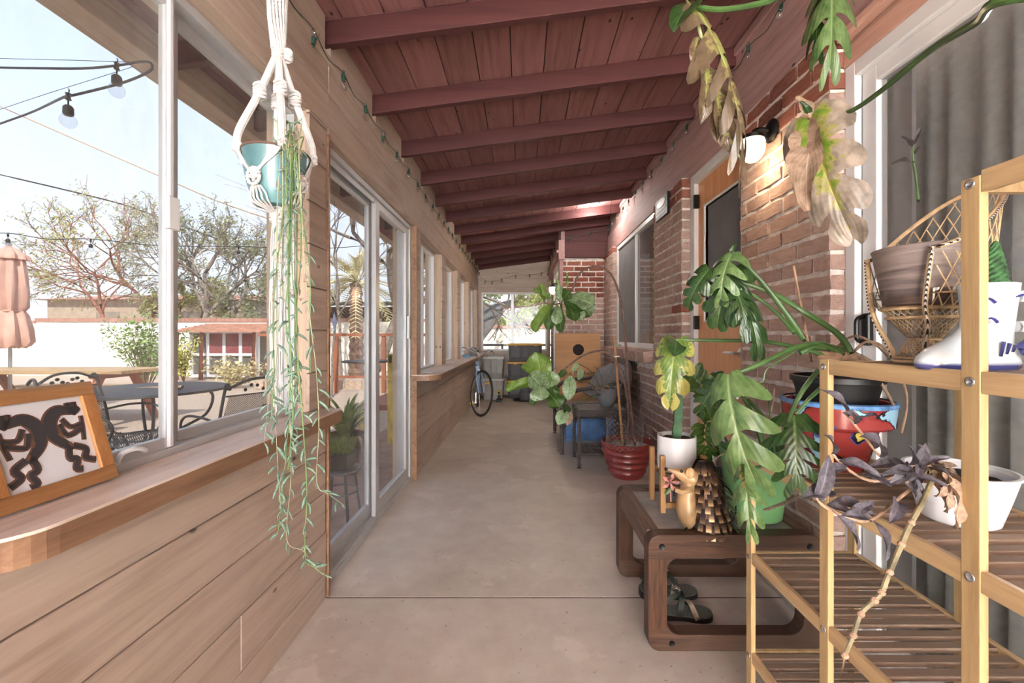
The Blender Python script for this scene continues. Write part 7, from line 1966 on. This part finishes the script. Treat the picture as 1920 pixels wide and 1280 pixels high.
tag(mb.build('grass', plain('blade_green', (.42, .52, .22), .6, 0, .3, 30, 0), gp2), kind='stuff')
bp_ = pot('clay_planter', (-1.62, 4.0, -.02), [(.13, 0), (.17, .30), (.18, .33)], plain('rust_clay', (.50, .34, .27), .8, 0, .15, 8, .2), 'clay planter of strap leaves outside the sliding door', 'potted plant', soil=(.30, .16))
for k in range(44):
    a = r_.uniform(0, 2*PI); rr = r_.uniform(.18, .38); b0 = Vector((-1.62, 4.0, .30)); 
    place_leaf('leaf', LSTR, b0+Vector((.05*math.cos(a), .05*math.sin(a), 0)), b0+Vector((rr*math.cos(a), rr*math.sin(a), r_.uniform(.12, .36))), Vector((-math.cos(a)*.3, -math.sin(a)*.3, 1)), bp_, 1.6)
for k in range(26):
    a = r_.uniform(0, 2*PI); b0 = Vector((-1.62+.17*math.cos(a), 4.0+.17*math.sin(a), .31))
    place_leaf('dry_leaf', LDRY, b0, b0+Vector((.06*math.cos(a), .06*math.sin(a), -r_.uniform(.15, .28))), Vector((math.cos(a), math.sin(a), .3)), bp_, .6)
yb = thing('yellow_bench', (-1.55, 5.6, 0), 'yellow painted slatted wooden bench outside the sliding door', 'bench')
for k in range(9): MB().box((-1.51, 5.0+k*.13, .36), (-1.49, 5.0+k*.13+.075, .95)).build('back_slat', M_yellow, yb)
MB().box((-1.52, 4.95, .90), (-1.48, 6.2, .98)).build('top_rail', M_yellow, yb); MB().box((-1.86, 4.95, .36), (-1.53, 6.2, .42)).build('seat', M_redwood, yb)
for y_ in (4.95, 6.13):
    MB().box((-1.53, y_, -.05), (-1.46, y_+.07, 1.0)).build('leg', M_yellow, yb); MB().box((-1.86, y_, -.05), (-1.80, y_+.07, .36)).build('leg', M_yellow, yb)
ut = thing('outdoor_side_table', (-2.55, 7.2, 0), 'dark round outdoor side table glimpsed through the glass door', 'table')
MB().lathe([(.001, .80), (.40, .80), (.41, .79), (.40, .775), (.001, .775)], (-2.55, 7.2, 0), 30).build('tabletop', M_iron, ut, True, angle=30)
MB().tube(cat_rom([Vector((-2.55, 7.2, .78)), Vector((-2.50, 7.2, .4)), Vector((-2.6, 7.2, -.05))], 4), .02, 8).build('leg', M_iron, ut, True)
og = thing('star_ornament', (-1.75, 3.75, 1.2), 'pale blue four-pointed star ornament hanging outside the glass door', 'ornament')
sc_ = P(627, 603, 3.9)
MB().prism([(.045*math.cos(k*PI/4)*(1 if k % 2 == 0 else .45)*(.6 if k % 4 == 0 else 1), .085*math.sin(k*PI/4)*(1 if k % 2 == 0 else .45)) for k in range(8)], lambda x, z: (sc_.x+x, sc_.y-.004, sc_.z+z), lambda x, z: (sc_.x+x, sc_.y+.004, sc_.z+z)).build('star', plain('pale_blue_metal', (.62, .64, .78), .4), og)
MB().tube([sc_+Vector((0, 0, .085)), Vector((sc_.x, sc_.y, 2.42))], .0012, 4).build('thread', M_iron, og)
# outdoor bulb strands and cables
def outstrand(pts, bulbs, label, sc=1.0):
    t = thing('outdoor_string_lights', pts[0], label, 'string lights')
    MB().tube(cat_rom(pts, 8), .0045*sc, 6).build('cable', M_iron, t, True)
    pr = [(.011, -.058), (.013, -.066)]+[(.026*math.cos(a), -.092-.028*math.sin(a)) for a in [-.9+(PI/2+.9)*q/9 for q in range(10)]]; pr[-1] = (.0005, pr[-1][1])
    sk = MB().tube([(0, 0, .012), (0, 0, -.012)], .010, 8).tube([(0, 0, -.01), (0, 0, -.04)], .0035, 6).lathe([(.001, -.032), (.010, -.034), (.016, -.042), (.0165, -.066), (.013, -.072), (.001, -.072)], (0, 0, 0), 14).tube([(0, 0, .01), (.004, 0, .025), (0, 0, .03)], .002, 5).mesh('socket', True); sk.materials.append(M_iron)
    gl = MB().lathe(pr, (0, 0, 0), 16).mesh('glass_bulb', True); gl.materials.append(M_bulb)
    for q in bulbs:
        s_ = Vector(q); inst('socket', sk, t, None, M=Matrix.Translation(s_) @ Matrix.Scale(sc, 4)); inst('glass_bulb', gl, t, None, M=Matrix.Translation(s_) @ Matrix.Scale(sc, 4))
    return t
YS = 1.66
a1 = [P(0, 232, YS+.6), P(60, 210, YS+.4), P(120, 182, YS), P(140, 178, YS), P(220, 158, YS), P(262, 143, YS), P(284, 130, YS), P(282, 118, YS), P(262, 116, YS), P(225, 122, YS), P(160, 128, YS), P(80, 128, YS+.1), P(-20, 126, YS+.2)]
a1 = [P(-80, 262, YS+.8)]+a1+[P(-120, 122, YS+.3)]
outstrand(a1, [P(128, 181, YS), P(219, 124, YS)], 'black cabled outdoor string lights looped under the eave corner')
outstrand([P(-60, 440, 4.2), P(15, 437, 4.2), P(90, 448, 4.3), P(170, 448, 4.4), P(300, 460, 4.6), P(447, 462, 4.9), P(620, 465, 5.5), P(760, 452, 6.2)], [P(15, 441, 4.2), P(170, 451, 4.4), P(447, 464, 4.9)], 'outdoor string lights spanning the patio beyond the windows', 1.0)
for pts, r_0, lb in (([P(-10, 195, 20), P(300, 330, 20), P(430, 385, 20), P(600, 440, 20)], .035, 'pale overhead utility cable sloping steeply across the sky'), ([P(-10, 325, 24), P(200, 375, 24), P(300, 408, 24), P(600, 520, 24)], .04, 'dark overhead utility cable, lowest of the two in the sky')):
    t = thing('utility_cable', pts[0], lb, 'cable'); MB().tube(cat_rom(pts, 4), r_0, 5).build('cable_run', M_iron if 'dark' in lb else M_fascia, t, True)
for pts, lb in (([P(-60, 108, 1.9), P(140, 113, 1.75), P(262, 117, 1.66)], 'thin black guy wire above the looped string lights'), ([P(-60, 225, 2.0), P(90, 175, 1.8), P(250, 125, 1.68)], 'thin black guy wire slanting behind the looped string lights')):
    t = thing('guy_wire', pts[0], lb, 'wire'); MB().tube(pts, .0014, 4).build('wire_run', M_iron, t)
# outside the far back window
shd = thing('shade_sail', (-1.2, 12.2, 2.0), 'grey triangular shade sail outside the far window', 'shade sail')
mb = MB(); mb.v = [P(905, 575, 12), P(905, 640, 12), P(965, 560, 12.3), P(905, 575, 12)+Vector((0, .02, 0)), P(905, 640, 12)+Vector((0, .02, 0)), P(965, 560, 12.3)+Vector((0, .02, 0))]
mb.f = [(0, 1, 2), (5, 4, 3), (0, 2, 5, 3), (1, 4, 5, 2), (0, 3, 4, 1)]; mb.build('cloth', M_mesh, shd)
bw = thing('block_wall', (0, 14.0, 0), 'white block wall with red cap seen through the far window', 'wall')
MB().box((-3.0, 13.9, -.05), (4, 14.1, 1.45)).build('stucco', M_stucco, bw); MB().box((-3.0, 13.86, 1.45), (4, 14.14, 1.55)).build('brick_cap', M_tile, bw)
hr_ = thing('metal_railing', (-.3, 11.2, 0), 'grey metal railing outside the far window', 'railing')
for x_ in (-1.1, -.55, .1, .8): MB().box((x_, 11.2, -.05), (x_+.05, 11.25, 1.0)).build('post', M_iron, hr_)
for z_ in (.62, .95): MB().box((-1.2, 11.2, z_), (1.0, 11.24, z_+.05)).build('rail', M_iron, hr_)
tree('far_tree', (-.4, 18, 0), 5.2, 61, M_treebark, plain('bright_foliage', (.60, .68, .30), .7, 0, .3, 3, 0), 'bright green tree beyond the far window', .8, (0, 0), 5, 7000, .09, .1, 3)
tree('bare_tree', (-1.3, 11.8, 0), 3.8, 64, M_treebark, None, 'thin bare sapling just outside the far window', .5, (.1, 0), 4, 0, .05, .02, 3)
bpy.context.view_layer.update()
